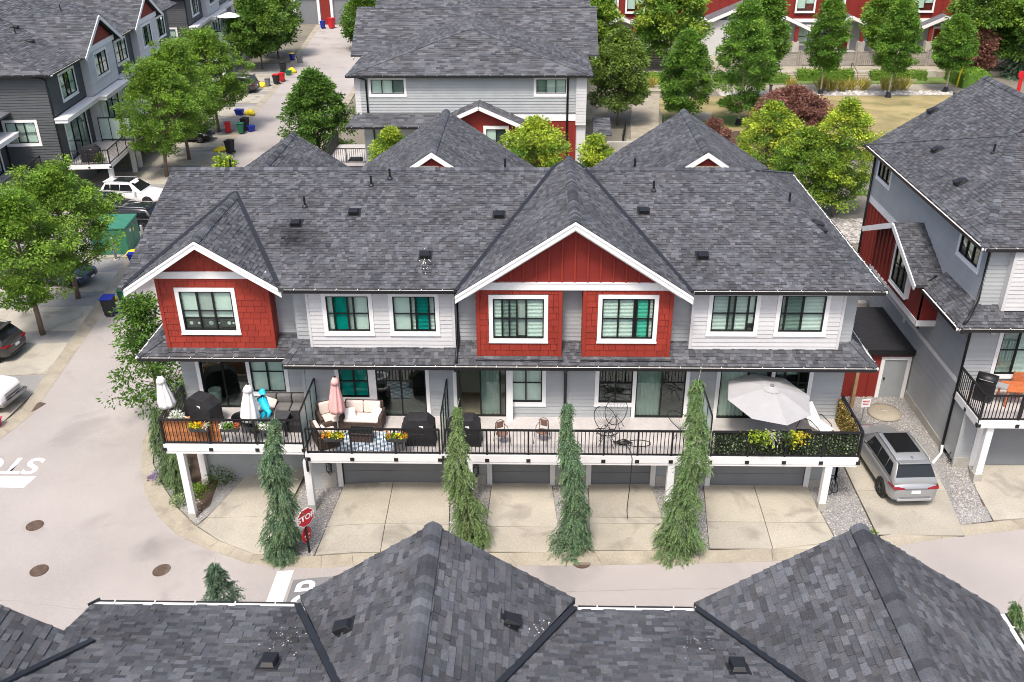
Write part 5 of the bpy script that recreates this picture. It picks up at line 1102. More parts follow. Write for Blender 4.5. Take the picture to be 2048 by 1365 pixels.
tree((-27.0, 49.4, G5), 7.9, 2.9, 'bushy green lane tree standing beside the blue car, left of the green utility box', nc=200, leaf=.15, trunk=.16, group=LT, z0=2.1)
tree((-30.0, 72.8, G5), 9.0, 3.1, 'lane tree in front of the second balcony above the white car', nc=190, leaf=.17, trunk=.16, group=LT, z0=2.2, lean=(1.0, 0)); tree((-29.7, 77.5, G5), 9.6, 3.1, 'lane tree between the white car and the small black car', nc=190, leaf=.17, trunk=.16, group=LT, z0=2.4); tree((-29.9, 86.6, G5), 9.0, 3.2, 'lane tree just behind the small black car, left of the minivan', nc=190, leaf=.19, trunk=.16, group=LT, z0=2.3)
tree((-33.3, 115.5, G5), 8.2, 3.2, 'dark lane tree right behind the minivan', nc=170, leaf=.3, group=LT, base=DEEP, z0=2); tree((-33.2, 123, G5), 9.5, 2.7, 'far lane tree next to the garage block, behind the overturned bins', nc=160, leaf=.32, group=LT, base=DEEP, z0=2)
tree((-18.0, 76, G5), 7.7, 3.0, 'dark upright tree across the lane beside the back townhouse balcony', kind='egg', nc=210, leaf=.22, base=DEEP, tipc=GREEN, z0=.4, tipw=.6); tree((-17.5, 36.8, G5), 5.9, 2.3, 'dark layered young tree growing left of the main row deck', kind='layer', nc=130, nl=46, leaf=.17, base=DEEP, tipc=GREEN, tipw=.7, z0=.9, trunk=.07)
tree((-23.0, 133, G5), 7.3, 2.4, 'dark tree against the far right end of the lane', nc=130, leaf=.32, base=DEEP, z0=.8); tree((-22.5, 128, G5), 7.0, 2.6, 'dark tree touching the left roof edge of the back townhouse', nc=130, leaf=.32, base=DEEP, z0=.8)
LW = 'young maples on the lawn'
for (x, y), h, r, lb in (((13.6, 85.4), 8.0, 2.35, 'egg-shaped green maple behind the right rear gable, beside the concrete path'), ((18.6, 84.7), 10.7, 2.7, 'tallest full maple on the dry lawn, second from the path'), ((29.2, 96.5), 9.5, 1.95, 'slim maple with pale trunk in front of the red porch, by the river rocks'), ((35.7, 95.4), 9.3, 2.0, 'slim light green maple with pale trunk right of the wide steps'), ((42.3, 97.6), 7.4, 2.0, 'rightmost maple by the curving path, above the right house roof')):
    tree((x, y, 0), h, r, lb, kind='egg', base=MAPLE, tipc=LIME, nc=170, leaf=.2, z0=1.3 if x < 25 else 2.6, tipw=.3, group=LW, tm='trunk_pale', trunk=.1)
    e = E('tree_guard', (x, y, 0), 0, 'black plastic trunk guard at the foot of the %s' % ' '.join(lb.split(',')[0].split()[:7]), 'tree guard'); O('guard', MB().lathe([(.32, 0), (.2, .5), (.16, .55)], 9), 'black_soft', e)
tree((22.0, 93, 0), 10.5, 2.2, 'green maple showing above and behind the tallest lawn maple', kind='egg', base=MAPLE, nc=150, leaf=.27, z0=2.5, group=LW); tree((15.0, 106.4, 0), 11, 3.8, 'large yellow-green tree in front of the leftmost red porch', kind='round', base=MAPLE, tipc=YEL, nc=190, leaf=.32, tipw=.5); tree((7.6, 84.7, 0), 8.2, 2.6, 'loose pale green tree standing close to the right end of the back townhouse', kind='round', base=(.10, .155, .04), tipc=LIME, nc=160, leaf=.24, tipw=.4); tree((6.5, 105, 0), 10.5, 2.6, 'tall leafy tree behind the back townhouse roof at its right corner', kind='egg', base=GREEN, tipc=YEL, nc=140, leaf=.32)
tree((39.5, 109, .4), 10, 2.6, 'dark tree directly behind the slim light green maple', kind='egg', base=GREEN, tipc=LIME, nc=150, leaf=.32); tree((51, 107, 0), 11, 5.0, 'big spreading tree in the upper right corner', kind='round', base=DEEP, tipc=LIME, nc=250, leaf=.36, tipw=.5); tree((47.5, 104.5, 0), 5.4, 2.2, 'reddish brown leaved tree under the big corner tree', kind='egg', base=PURPLE, tipc=(.30, .13, .09), nc=110, leaf=.28)
for (x, y), h, r, lb, nc in (((-9.2, 58.5), 6.9, 1.7, 'yellow-green shrub peeking over the ridge left of the centre rear gable', 120), ((.1, 58), 7.2, 2.6, 'wide yellow-green shrub above the ridge between the rear gables', 190), ((3.9, 58), 6.1, 1.25, 'small round yellow-green shrub beside the centre gable peak', 90), ((16.9, 66), 6.3, 2.6, 'yellow-green shrub right of the right rear gable, left one of the pair', 200), ((20.3, 60.5), 7.8, 2.2, 'tall yellow-green shrub before the lawn, right one of the pair', 190), ((18.6, 62.5), 5.4, 2.6, 'darker green shrub filling the gap below the two yellow-green shrubs', 180), ((-15.8, 46, ), 9.6, 1.1, 'yellow-green shrub top poking over the main ridge near its left end', 70)):
    tree((x, y, gz(x)), h, r, lb, 'shrub', 'round', base=MAPLE, tipc=YEL, nc=nc, nl=90, leaf=.165, tipw=.95 if 'darker' not in lb else .45, name='photinia', trunk=.09, group='yellow-green shrubs in the courtyard', z0=h * (.12 if x > 10 else .3))
tree((22.2, 80.5, 0), 4.1, 3.1, 'wide purple-brown shrub on the dry lawn', 'shrub', 'round', base=PURPLE, tipc=(.26, .13, .10), nc=190, leaf=.22, name='shrub', z0=.2); tree((14.6, 75, 0), 2.8, 1.1, 'small purple-brown shrub behind the right rear gable', 'shrub', 'round', base=PURPLE, tipc=(.26, .13, .10), nc=50, leaf=.2, name='shrub', z0=.2)
# weeping conifers: drooping sprays hung on a leaning leader
def conifer(loc, top, prof, label, nsp=420, rw=.72, amp=.10, base=(.085, .145, .06), tipc=(.27, .36, .16), name='weeping_conifer', drop=.75, nn=56, spike=.35, tipw=.4, nl=.085):
    T = E(name, loc, 0, label, 'conifer'); H = top[2] - loc[2]; dx, dy = top[0] - loc[0], top[1] - loc[1]
    def ax(t): return np.array([dx * t + amp * math.sin(t * 8 + loc[0] * 3), dy * t + .06 * math.cos(t * 7) - .06, H * t])
    O('trunk', MB().tube([tuple(ax(t)) for t in np.linspace(0, .97, 9)], [.09, .085, .08, .07, .06, .05, .04, .025, .012], 6), 'trunk', T, True)
    O('leader', MB().tube([tuple(ax(.96)), tuple(ax(1) + [.02, 0, 0]), tuple(ax(1) + [.06, 0, spike * .6]), tuple(ax(1) + [.10, 0, spike])], [.014, .01, .007, .004], 5), 'trunk_pale', T)
    Cs, Ds, Ts, Ls = [], [], [], []; nk = 26; ph0 = random.uniform(0, 6)
    for i in range(int(nsp * 3.4)):
        t = random.random() ** 1.2; ph = random.uniform(0, 2 * math.pi)
        r = np.interp(t, [p[0] for p in prof], [p[1] * rw for p in prof]) * (.82 + .24 * math.sin(t * 29 + ph * 2 + ph0) + .14 * math.sin(t * 13 - ph + ph0)); rr = r * random.uniform(.18, 1.) ** .55
        o = np.array([math.cos(ph), math.sin(ph), 0]); ln = min(.34, .16 + r * .28) * random.uniform(.8, 1.25) * (nl / .085); d = unit(o * .6 + np.array([0, 0, -drop]) + RNG.normal(size=3) * .22); sd = unit(np.cross(d, o + RNG.normal(size=3) * .3))
        u = np.linspace(0, 1, nk)[:, None]; sg = np.where(np.arange(nk) % 2, 1., -1.)[:, None]
        P = ax(t) + o * rr + d * ln * u + np.array([0, 0, -.1]) * u ** 2 * (nl / .085) + RNG.normal(size=(nk, 3)) * .008
        Cs.append(P); Ds.append(unit(d + sd * sg * (.95 - .5 * u) + RNG.normal(size=(nk, 3)) * .14)); Ls.append((nl * (1.15 - .45 * u[:, 0])))
        k = random.uniform(.72, 1.22); m = np.clip(u * tipw * random.uniform(.3, 1.6), 0, 1); Ts.append((np.array(base) * (1 - m) + np.array(tipc) * m) * k)
    C = np.concatenate(Cs); n = len(C); C[:, 2] = np.maximum(C[:, 2], .04)
    link('foliage', leaf_mesh('foliage', C, np.concatenate(Ds), np.concatenate(Ls) * (.8 + .4 * RNG.random(n)), np.concatenate(Ts) * (.88 + .24 * RNG.random((n, 1))), 'needle', .3, .1), T); return T
PR = [(0, .98), (.12, .95), (.3, .70), (.5, .62), (.66, .6), (.74, .38), (.85, .17), (1, .05)]
conifer((-8.95, 25.8, -.36), (-8.55, 25.8, 5.55), [(0, .85), (.15, .88), (.35, .66), (.55, .55), (.7, .68), (.78, .4), (.9, .2), (1, .07)], 'weeping conifer beside the stop sign, leftmost of the four tall ones', nsp=520, base=(.075, .145, .085))
conifer((-2.25, 26.1, 0), (-2.6, 26.1, 5.85), PR, 'lighter green weeping conifer between the double and first single driveway', nsp=480, base=(.115, .185, .06), tipw=.5)
conifer((1.52, 26.0, 0), (1.15, 26.0, 6.1), [(0, .95), (.15, .85), (.3, .55), (.5, .5), (.65, .5), (.74, .4), (.8, .18), (1, .10)], 'weeping conifer between the two single driveways above the round drain cover', nsp=480, base=(.085, .16, .09)); conifer((5.2, 25.95, 0), (5.4, 26.0, 7.0), [(0, 1.05), (.12, 1.1), (.28, .8), (.45, .55), (.6, .62), (.72, .5), (.82, .32), (.9, .2), (1, .12)], 'tallest weeping conifer, reaching the lower roof beside the grey parasol deck', nsp=580, base=(.105, .185, .065), spike=.6, tipw=.45)
conifer((-15.05, 31.5, G5), (-15.3, 31.6, 2.3), [(0, .6), (.3, .75), (.6, .5), (1, .1)], 'short weeping conifer at the corner bed under the left deck corner', nsp=260, base=(.07, .125, .05)); conifer((-14.35, 30.6, -1.18), (-14.45, 30.6, .9), [(0, .5), (.4, .55), (1, .1)], 'low drooping conifer in the corner bed beside the white deck post', nsp=170, base=(.07, .125, .05))
conifer((-9.6, 21.3, -.4), (-9.5, 21.3, 3.2), [(0, 1.15), (.4, .85), (.7, .5), (1, .05)], 'young spruce rising behind the nearest roof at lower left', name='spruce', amp=.02, rw=.9, drop=.3, nsp=300, base=(.07, .125, .08), tipc=(.16, .24, .13), nn=24); conifer((13.2, 19, 0), (12.95, 19, 4.2), [(0, .8), (.6, .5), (1, .05)], 'drooping conifer top at the right edge beside the nearest roof gutter', name='spruce', amp=.02, rw=.9, nsp=240, base=(.05, .105, .03)); conifer((53.2, 105, 0), (53.2, 105, 6), [(0, 1.8), (.5, 1.1), (1, .05)], 'blue-green spruce at the right edge near the red paddles', name='spruce', amp=.02, rw=.9, nsp=300, drop=.25, base=(.07, .12, .10), nl=.3)
# hedges, grasses, bed plants
def leafbox(name, x0, x1, y0, y1, z0, z1, n, label, cat, base, tipc, leaf=.14, mat='leaf', core=True, tipw=.3, loc=None, stuff=False):
    T = E(name, (x0, y0, z0), 0, label, cat)
    C = np.c_[RNG.uniform(0, x1 - x0, n), RNG.uniform(0, y1 - y0, n), (z1 - z0) * RNG.random(n) ** .7]; Dr = unit(RNG.normal(size=(n, 3)) + [0, 0, .5]); m = RNG.random((n, 1)) * tipw * 2
    t = (np.array(base) * (1 - np.clip(m, 0, 1)) + np.array(tipc) * np.clip(m, 0, 1)) * (.7 + .6 * RNG.random((n, 1))); link('foliage', leaf_mesh(name, C, Dr, leaf * (.6 + .8 * RNG.random(n)), t, mat), T)
    if core: mb = MB(); mb.tint = base; mb.box(.1, x1 - x0 - .1, .1, y1 - y0 - .1, 0, (z1 - z0) * .85); O('core', mb, 'leaf', T)
    return T
leafbox('hedge', 28.6, 34.6, 103.0, 104.4, 0, 1.1, 2600, 'clipped green hedge left of the wide steps below the fences', 'hedge', GREEN, LIME, .2); leafbox('hedge', 36.5, 42.5, 103.0, 104.4, 0, .95, 2600, 'clipped green hedge right of the wide steps below the fences', 'hedge', (.10, .18, .03), LIME, .2); leafbox('hedge', 11.2, 14.2, 101.8, 104.2, 0, .8, 1500, 'low green hedge by the top of the concrete path', 'hedge', GREEN, LIME, .2); leafbox('hedge', 20, 27.5, 101.8, 104.0, 0, .7, 2600, 'soft green hedge strip behind the tallest lawn maple', 'hedge', (.10, .18, .03), LIME, .2); leafbox('hedge', 44.5, 47.5, 99, 104, 0, 1.6, 1800, 'green bush clump at the bend of the path below the brown tree', 'hedge', (.10, .2, .03), LIME, .25)
def grass_tuft(x, y, h, col, n=60, label=None):
    C = np.c_[RNG.normal(0, .16, n), RNG.normal(0, .16, n), np.zeros(n)]; Dr = unit(np.c_[RNG.normal(0, .35, (n, 2)), np.ones(n)]); T = E('ornamental_grass', (x, y, gz(x)), 0, label, 'grass clump', 'grass clumps along the lawn edge'); link('blades', leaf_mesh('blades', C, Dr, h * (.6 + .5 * RNG.random(n)), np.array(col) * (.7 + .6 * RNG.random((n, 1))), 'leaf', .08), T)
for i, x in enumerate((26.6, 29.9, 30.8, 31.9, 32.9, 34.2, 36.4, 37.3, 38.3)): grass_tuft(x, 98.4 + random.uniform(-.3, .3), 1.5, (.34, .30, .08), 90, 'straw-coloured ornamental grass clump in the row behind the river rocks')
grass_tuft(12.4, 100, 1.3, (.34, .30, .08), 90, 'straw-coloured ornamental grass clump alone at the top of the concrete path')
def plant(x, y, r, h, base, tipc, label, n=500, name='garden_plant', leaf=.09, z=None, tipw=.4):
    T = E(name, (x, y, gz(x) if z is None else z), 0, label, 'plant'); d = unit(RNG.normal(size=(n, 3))); d[:, 2] = abs(d[:, 2]); C = d * np.array([r, r, h]) * (RNG.random((n, 1)) ** .4); m = np.clip(RNG.random((n, 1)) * tipw * 2 * (C[:, 2:3] / h), 0, 1)
    link('foliage', leaf_mesh('foliage', C, unit(d + RNG.normal(size=(n, 3)) * .6), leaf * (.6 + .8 * RNG.random(n)), (np.array(base) * (1 - m) + np.array(tipc) * m) * (.75 + .5 * RNG.random((n, 1))), 'leaf'), T); return T
plant(-14.2, 29.95, .45, .4, (.12, .2, .05), (.7, .7, .62), 'low white-flowering plant at the edge of the corner bed', 700); plant(-13.75, 30.4, .5, .55, GREEN, LIME, 'leafy green plant behind the white flowers of the corner bed', 600); plant(-12.95, 31.3, .7, .8, DEEP, GREEN, 'round dark shrub under the left deck', 900); plant(-15.9, 31.6, .3, .3, (.2, .16, .28), (.45, .35, .55), 'small lavender plant at the kerb of the corner bed', 260); plant(-9.4, 26.4, .22, .4, (.05, .05, .04), (.2, .2, .15), 'dry dark weed at the foot of the leftmost tall conifer', 160); plant(12.35, 26.95, .2, .12, GREEN, LIME, 'small weed at the kerb corner left of the silver car', 120)
# ------------------------------------------------------------------ cars
def car(label, paint, loc, rot, L=4.7, W=1.86, H=1.72, belt=1.02, rim='rim', sunroof=True, rear_top=.62, hood=.24, name='parked_car', wr=.36, plate=True, pickup=False, clad=False):
    """local x forward, y left; lofted body, glasshouse, glass patches, wheels, lamps"""
    T = E(name, loc, rot, label, 'pickup' if pickup else 'car', 'parked cars'); w = W / 2; h = L / 2; interp = lambda x, xs, ys: float(np.interp(x, xs, ys))
    xs = [-h, -h + .05, -h + .2, -h + .6, -h * .4, 0, h * .45, h - .75, h - .35, h - .1, h]
    ww = [.72, .88, .965, 1, 1, 1, 1, .985, .94, .84, .70]; lo = [.42, .32, .27, .24, .22, .22, .22, .24, .27, .32, .40]
    hb = belt - .08; tp = [.74, .93, belt, belt + .02, belt, belt - .01, belt - .02, hb - .02, hb - .07, hb - .16, .60]
    if pickup: tp = [.9, 1.05, 1.1, 1.12, 1.12, 1.15, 1.18, 1.14, 1.1, 1.0, .7]
    body = MB(); vs = []; n = len(xs)
    for x, k, a, b in zip(xs, ww, lo, tp):
        y = w * k; m = (a + b) / 2
        half = [(.6 * y, a), (.95 * y, a + .04), (1.0 * y, a + .2 * (b - a) + .03), (.995 * y, m + .1), (.965 * y, b - .09), (.91 * y, b - .02), (.55 * y, b + .03)]
        ring = [(x, p, q) for p, q in half] + [(x, -p, q) for p, q in half[::-1]]; vs += ring
    m = 14; fs = [(i * m + j, i * m + (j + 1) % m, (i + 1) * m + (j + 1) % m, (i + 1) * m + j) for i in range(n - 1) for j in range(m)] + [tuple(range(m))[::-1], tuple(range((n - 1) * m, n * m))]
    body.add(vs, fs); B = O('body', body, paint, T, True); sm = B.modifiers.new('s', 'SUBSURF'); sm.levels = sm.render_levels = 1
    zb = lambda x: interp(x, xs, tp) - .02
    xr0, xr1, xf1, xf0 = -h + .16, -h + rear_top, h * .10, h * (.10 + hood * 1.55)
    if pickup: xr0, xr1, xf1, xf0 = -.35, -.15, h * .2, h * .45
    gx = [xr0, xr1, (xr1 + xf1) / 2, xf1, xf0]; gt = [belt + .02, H - .05, H, H - .02, belt]
    gh = MB(); vs = []
    prof = lambda x: (zb(x), max(zb(x) + .01, interp(x, gx, gt)))
    st = [gx[0], gx[1] * .55 + gx[0] * .45, gx[1], gx[2], gx[3], gx[3] * .5 + gx[4] * .5, gx[4]]
    for x in st:
        b, t = prof(x); f = min(1, (t - b) / .5); half = [(.92 * w, b - .02), (.90 * w, b + (t - b) * .15), ((.90 - .15 * f) * w, b + (t - b) * .84), ((.86 - .22 * f) * w, t - .015 * f), (.35 * w, t + .018 * f)]
        vs += [(x, p, q) for p, q in half] + [(x, -p, q) for p, q in half[::-1]]
    m = 10; fs = [(i * m + j, i * m + (j + 1) % m, (i + 1) * m + (j + 1) % m, (i + 1) * m + j) for i in range(len(st) - 1) for j in range(m)] + [tuple(range(m))[::-1], tuple(range((len(st) - 1) * m, len(st) * m))]
    gh.add(vs, fs); O('glasshouse', gh, paint, T, True)
    def side(x, f, s, off=.014):
        b, t = prof(x); q = min(1, (t - b) / .5); z = b + (t - b) * f; y = (.905 - .15 * q * max(0, (f - .15) / .69)) * w; return (x, s * (y + off), z)
    for s in (-1, 1):
        cuts = [(gx[1] - .12, gx[1] + .44), (gx[1] + .455, (gx[1] + gx[3]) / 2 + .2), ((gx[1] + gx[3]) / 2 + .215, gx[3] + .25)]
        if pickup: cuts = [(gx[1] + .08, gx[3] + .2)]
        for i, (a, b) in enumerate(cuts):
            a2 = a + (.2 if i == 0 and not pickup else .02); b2 = b - (.28 if i == len(cuts) - 1 else .02)
            O('side_window', MB().add([side(a, .17, s), side(b, .17, s), side(b2, .82, s), side(a2, .82, s)], [(0, 1, 2, 3)]), 'carglass', T, fix=False)
        mr = O('mirror', MB().box(xf1 + .32, xf1 + .46, s * w * .93 - .02, s * w * .93 + .02, belt, belt + .05).box(xf1 + .3, xf1 + .48, s * (w + .02), s * (w + .22), belt + .02, belt + .17), paint, T, bevel=.02)
    def patch(xa, za, ya, xb, zb_, yb, off): return MB().add([(xa, -ya, za + off), (xa, ya, za + off), (xb, yb, zb_ + off), (xb, -yb, zb_ + off)], [(0, 1, 2, 3)])
    t = .1; O('windscreen', patch(xf0 - (xf0 - xf1) * t, belt + (H - belt) * t, .84 * w, xf1 + (xf0 - xf1) * .08, H - .02 - (H - belt) * .09, .64 * w, .022), 'carglass', T, fix=False)
    if not pickup: O('rear_window', patch(xr0 + (xr1 - xr0) * .22, belt + .03 + (H - belt) * .2, .80 * w, xr1 - (xr1 - xr0) * .13, H - .05 - (H - belt) * .12, .66 * w, .026), 'carglass', T, fix=False)
    if sunroof: O('sunroof', MB().box(xr1 + .55, xf1 - .12, -.5 * w, .5 * w, H + .012, H + .03), 'carglass', T, bevel=.008)
    if not pickup:
        for s in (-1, 1): O('roof_rail', MB().tube([(xr1 + .05, s * .66 * w, H - .03), (xr1 + .2, s * .68 * w, H + .03), (xf1 - .15, s * .68 * w, H + .04), (xf1, s * .66 * w, H - .01)], .02, 6), 'metal_grey', T, True)
        O('spoiler', MB().box(xr1 - .16, xr1 + .06, -.66 * w, .66 * w, H - .055, H + .0), paint, T, bevel=.02); O('antenna', MB().hexa([(xr1 + .15, -.02, H + .01), (xr1 + .3, -.02, H + .01), (xr1 + .3, .02, H + .01), (xr1 + .15, .02, H + .01)], [(xr1 + .15, -.008, H + .07), (xr1 + .19, -.008, H + .07), (xr1 + .19, .008, H + .07), (xr1 + .15, .008, H + .07)]), paint, T)
    for s in (-1, 1):
        O('taillight', MB().hexa([(-h + .02, s * .46 * w, .85), (-h + .02, s * .90 * w, .86), (-h + .45, s * 1.0 * w, .92), (-h + .1, s * .6 * w, .9)], [(-h + .04, s * .46 * w, .90), (-h + .05, s * .92 * w, .93), (-h + .45, s * 1.0 * w, .955), (-h + .1, s * .6 * w, .94)]), 'taillight', T); O('headlight', MB().hexa([(h - .16, s * .48 * w, .60), (h - .22, s * .86 * w, .62), (h - .5, s * .96 * w, .66), (h - .3, s * .55 * w, .66)], [(h - .18, s * .48 * w, .72), (h - .24, s * .88 * w, .74), (h - .55, s * .965 * w, .80), (h - .3, s * .55 * w, .76)]), 'headlight', T)
    O('grille', MB().box(h - .14, h - .01, -.45 * w, .45 * w, .50, .76), 'black', T, bevel=.02)
    if pickup:
        for k in range(3): O('grille_bar', MB().box(h - .02, h + .03, -.55 * w, .55 * w, .66 + k * .11, .71 + k * .11), 'rim', T)
        O('bumper', MB().box(h - .1, h + .08, -.9 * w, .9 * w, .42, .60), 'rim', T, bevel=.03); O('truck_bed', MB().box(-h + .1, -.45, -.9 * w, .9 * w, 1.08, 1.18), 'black', T)
    O('lower_bumper', MB().box(-h - .015, -h + .12, -.70 * w, .70 * w, .34, .46), 'black' if not clad else 'metal_grey', T, bevel=.03)
    O('rear_strip', MB().box(-h + .0, -h + .06, -.46 * w, .46 * w, .865, .885), 'rim', T); O('bumper_trim', MB().box(-h - .025, -h + .05, -.62 * w, .62 * w, .50, .535), 'rim', T, bevel=.01)
    if plate: O('licence_plate', MB().box(-h - .02, -h + .05, -.17, .17, .68, .80), 'sign_white', T); O('licence_plate', MB().box(h - .05, h + .02, -.17, .17, .44, .55), 'sign_white', T)
    for fx in (-h + .92, h - .9):
        for s in (-1, 1):
            mb = MB(); mb.T = Matrix.Translation((fx, s * (w - .01), wr)) @ Matrix.Rotation(R(90) * -s, 4, 'X')
            arch = MB(); arch.T = mb.T; arch.lathe([(wr + .055, -.12), (wr + .055, .012), (wr - .04, .016), (0, .01)], 22); O('wheel_arch', arch, 'black', T)
            mb.lathe([(wr * .62, -.1), (wr * .97, -.09), (wr, -.05), (wr, .03), (wr * .96, .05), (wr * .66, .05), (wr * .62, .035)], 22); tw = O('wheel', mb, 'tyre', T, True)
            rb = MB(); rb.T = mb.T; rb.lathe([(wr * .66, .02), (wr * .66, .045), (wr * .60, .045), (wr * .58, .028), (0, .026)], 22)
            for k in range(10):
                a = 2 * math.pi * k / 10 + (.18 if k % 2 else -.18); c, q = math.cos(a), math.sin(a); rb.beam((c * .05, q * .05, .04), (c * wr * .6, q * wr * .6, .044), .03, .02)
            rb.lathe([(.06, .03), (.05, .055), (0, .055)], 10); O('rim', rb, rim, tw)
    return T
def gl(x, y): return (x, y, gz(x) + .07)
car('silver crossover parked nose-in on the driveway right of the main row', 'silver', (14.17, 30.75, .075), R(93.2), 4.72, 1.86, 1.74, 1.05, rim='rim_dark', clad=True)
car('white crossover with sunroof parked under the balcony by the lane', 'paint_white', gl(-30.2, 66.6), R(-6), 4.8, 1.9, 1.68)
car('black crossover with silver wheels parked between the green utility box and the white car', 'paint_black', gl(-28.4, 61.2), R(174), 4.7, 1.9, 1.66, sunroof=False); car('second black car squeezed between the white car and the black crossover', 'paint_black', gl(-31.2, 64.0), R(-6), 4.5, 1.8, 1.5, sunroof=False)
car('dark blue crossover facing the lane under the left tree', 'paint_blue', gl(-29.2, 51.7), R(-5), 4.6, 1.88, 1.66, rim='rim_dark'); car('black crossover cut by the left edge with its tail to the lane', 'paint_grey', gl(-29.2, 42.4), R(175), 4.7, 1.9, 1.7); car('white pickup truck with chrome grille at the left edge', 'paint_white', gl(-27.35, 37.6), R(-8), 5.6, 2.0, 1.9, 1.15, sunroof=False, pickup=True, name='parked_pickup', wr=.4)
car('small black car half hidden behind a lane tree near the red bin', 'paint_black', gl(-31.6, 83.6), R(-5), 4.4, 1.8, 1.5, sunroof=False); car('dark grey minivan farther up the lane with red tail lamps', 'paint_grey', gl(-33.1, 103.6), R(175), 5.0, 1.95, 1.76, sunroof=False, rear_top=.45)
# ------------------------------------------------------------------ bins and boxes along the lane
def cart(x, y, body, lid, label, h=1.05, lying=None, rot=None, open_=False):
    T = E('wheeled_bin', (x, y, gz(x) + .05), random.uniform(-.6, .6) if rot is None else rot, label, 'bin', 'bins along the lane'); k = h / 1.05
    if lying is not None: T.rotation_euler = (R(90), 0, lying); T.location.z += .3
    O('bin_body', MB().hexa([(-.22 * k, -.24 * k, .06), (.22 * k, -.24 * k, .06), (.22 * k, .24 * k, .06), (-.22 * k, .24 * k, .06)], [(-.29 * k, -.33 * k, h - .06), (.29 * k, -.33 * k, h - .06), (.29 * k, .33 * k, h - .06), (-.29 * k, .33 * k, h - .06)]), body, T, bevel=.03)
    l = MB(); l.T = Matrix.Translation((0, .33 * k, h - .05)) @ Matrix.Rotation(R(-75 if open_ else 0), 4, 'X') @ Matrix.Translation((0, -.33 * k, 0)); l.box(-.31 * k, .31 * k, -.37 * k, .35 * k, 0, .06); O('lid', l, lid, T, bevel=.02); O('handle', MB().tube([(-.2 * k, .37 * k, h - .08), (.2 * k, .37 * k, h - .08)], .018, 6), body, T)
    for s in (-1, 1): m = MB(); m.T = Matrix.Translation((s * .25 * k, .24 * k, .1)) @ Matrix.Rotation(R(90), 4, 'Y'); m.lathe([(.1, -.025), (.1, .025)], 12); O('wheel', m, 'tyre', T)
def tub(x, y, mat, label, s=1., fill=None):
    T = E('recycling_box', (x, y, gz(x) + .05), random.uniform(-.7, .7), label, 'recycling box', 'bins along the lane'); O('tub', MB().hexa([(-.2 * s, -.15 * s, 0), (.2 * s, -.15 * s, 0), (.2 * s, .15 * s, 0), (-.2 * s, .15 * s, 0)], [(-.27 * s, -.21 * s, .38 * s), (.27 * s, -.21 * s, .38 * s), (.27 * s, .21 * s, .38 * s), (-.27 * s, .21 * s, .38 * s)]), mat, T, bevel=.015); O('rim', MB().box(-.29 * s, .29 * s, -.23 * s, .23 * s, .36 * s, .40 * s), mat, T)
    if fill: O('contents', MB().box(-.2 * s, .15 * s, -.12 * s, .15 * s, .3 * s, .5 * s).box(-.05 * s, .22 * s, -.17 * s, .05 * s, .3 * s, .46 * s), fill, T)
def bag(x, y, mat, label, r=.4, h=.25):
    T = E('recycling_bag', (x, y, gz(x) + .06), random.uniform(0, 3), label, 'bag', 'bins along the lane'); O('bag', MB().lathe([(.1 * r, 0), (r, .02), (r * .95, h * .4), (r * .6, h * .8), (r * .15, h), (.01, h)], 14, mod=lambda t, i: 1 + .28 * math.sin(3 * t + i) + .12 * math.sin(7 * t)), mat, T, True)
cart(-24.1, 47.1, 'black_soft', 'plastic_blue', 'black bin topped with a blue box beside the lane kerb, left of the red bay', 1.15); tub(-24.1, 47.1, 'plastic_blue', 'blue recycling box on top of the black bin by the kerb', 1.1, 'sign_white')
cart(-23.9, 48.6, 'plastic_green', 'plastic_green', 'green tilted bin next to the black bin at the lane kerb', .95); bag(-24.9, 48.9, 'plastic_yellow', 'yellow recycling bag behind the black bin at the kerb', .4, .4); tub(-24.0, 52.6, 'plastic_pink', 'pink-red tub left of the red bay gable end', 1.6); tub(-25.9, 55.2, 'plastic_blue', 'blue box under the yellow bag beside the green utility box', 1.2); bag(-26.2, 55.9, 'plastic_yellow', 'yellow bag beside the green utility box', .42, .45); tub(-24.7, 35.4, 'plastic_pink', 'pink toy tub at the left edge beside the pickup', 1.1)
cart(-26.7, 79.5, 'black_soft', 'black_soft', 'lone dark bin standing on the lane above the left roof end', 1.15); bag(-27.8, 80.6, 'plastic_yellow', 'yellow bag lying flat left of the lone dark bin', .75, .2); cart(-28.9, 86.3, 'plastic_red', 'plastic_red', 'red bin on the driveway beside the small black car', 1.0); cart(-27.6, 86.0, 'plastic_green', 'plastic_green', 'green bin in the cluster right of the red bin', 1.0); cart(-27.5, 87.2, 'black_soft', 'black_soft', 'black bin behind the green bin of the cluster right of the red bin', 1.15); tub(-26.9, 86.9, 'plastic_blue', 'blue box at the right of the cluster with the green bin', 1.3)
tub(-29.7, 92.9, 'plastic_blue', 'blue box next to the yellow bag on the gravel strip up the lane', 1.5); bag(-28.7, 93.2, 'plastic_yellow', 'yellow bag next to the blue box on the gravel strip up the lane', .5, .5)
cart(-30.2, 106.0, 'plastic_grey', 'plastic_grey', 'grey bin with yellow bag just right of the minivan', .9); bag(-30.9, 106, 'plastic_yellow', 'yellow bag on the ground right behind the minivan', .6, .5); cart(-29.5, 107.2, 'black_soft', 'plastic_red', 'brown-black bin with red lid beyond the minivan', 1.1); cart(-29.2, 108.6, 'plastic_red', 'plastic_red', 'red bin behind the brown-black bin beyond the minivan', 1.0); cart(-30.2, 113.4, 'black_soft', 'black_soft', 'tall black bin under the dark lane tree', 1.3); tub(-29.3, 112.2, 'plastic_green', 'green tub in the pile right of the tall black bin', 1.3); bag(-29.2, 113.6, 'plastic_yellow', 'yellow bag in the pile right of the tall black bin', .5, .6)
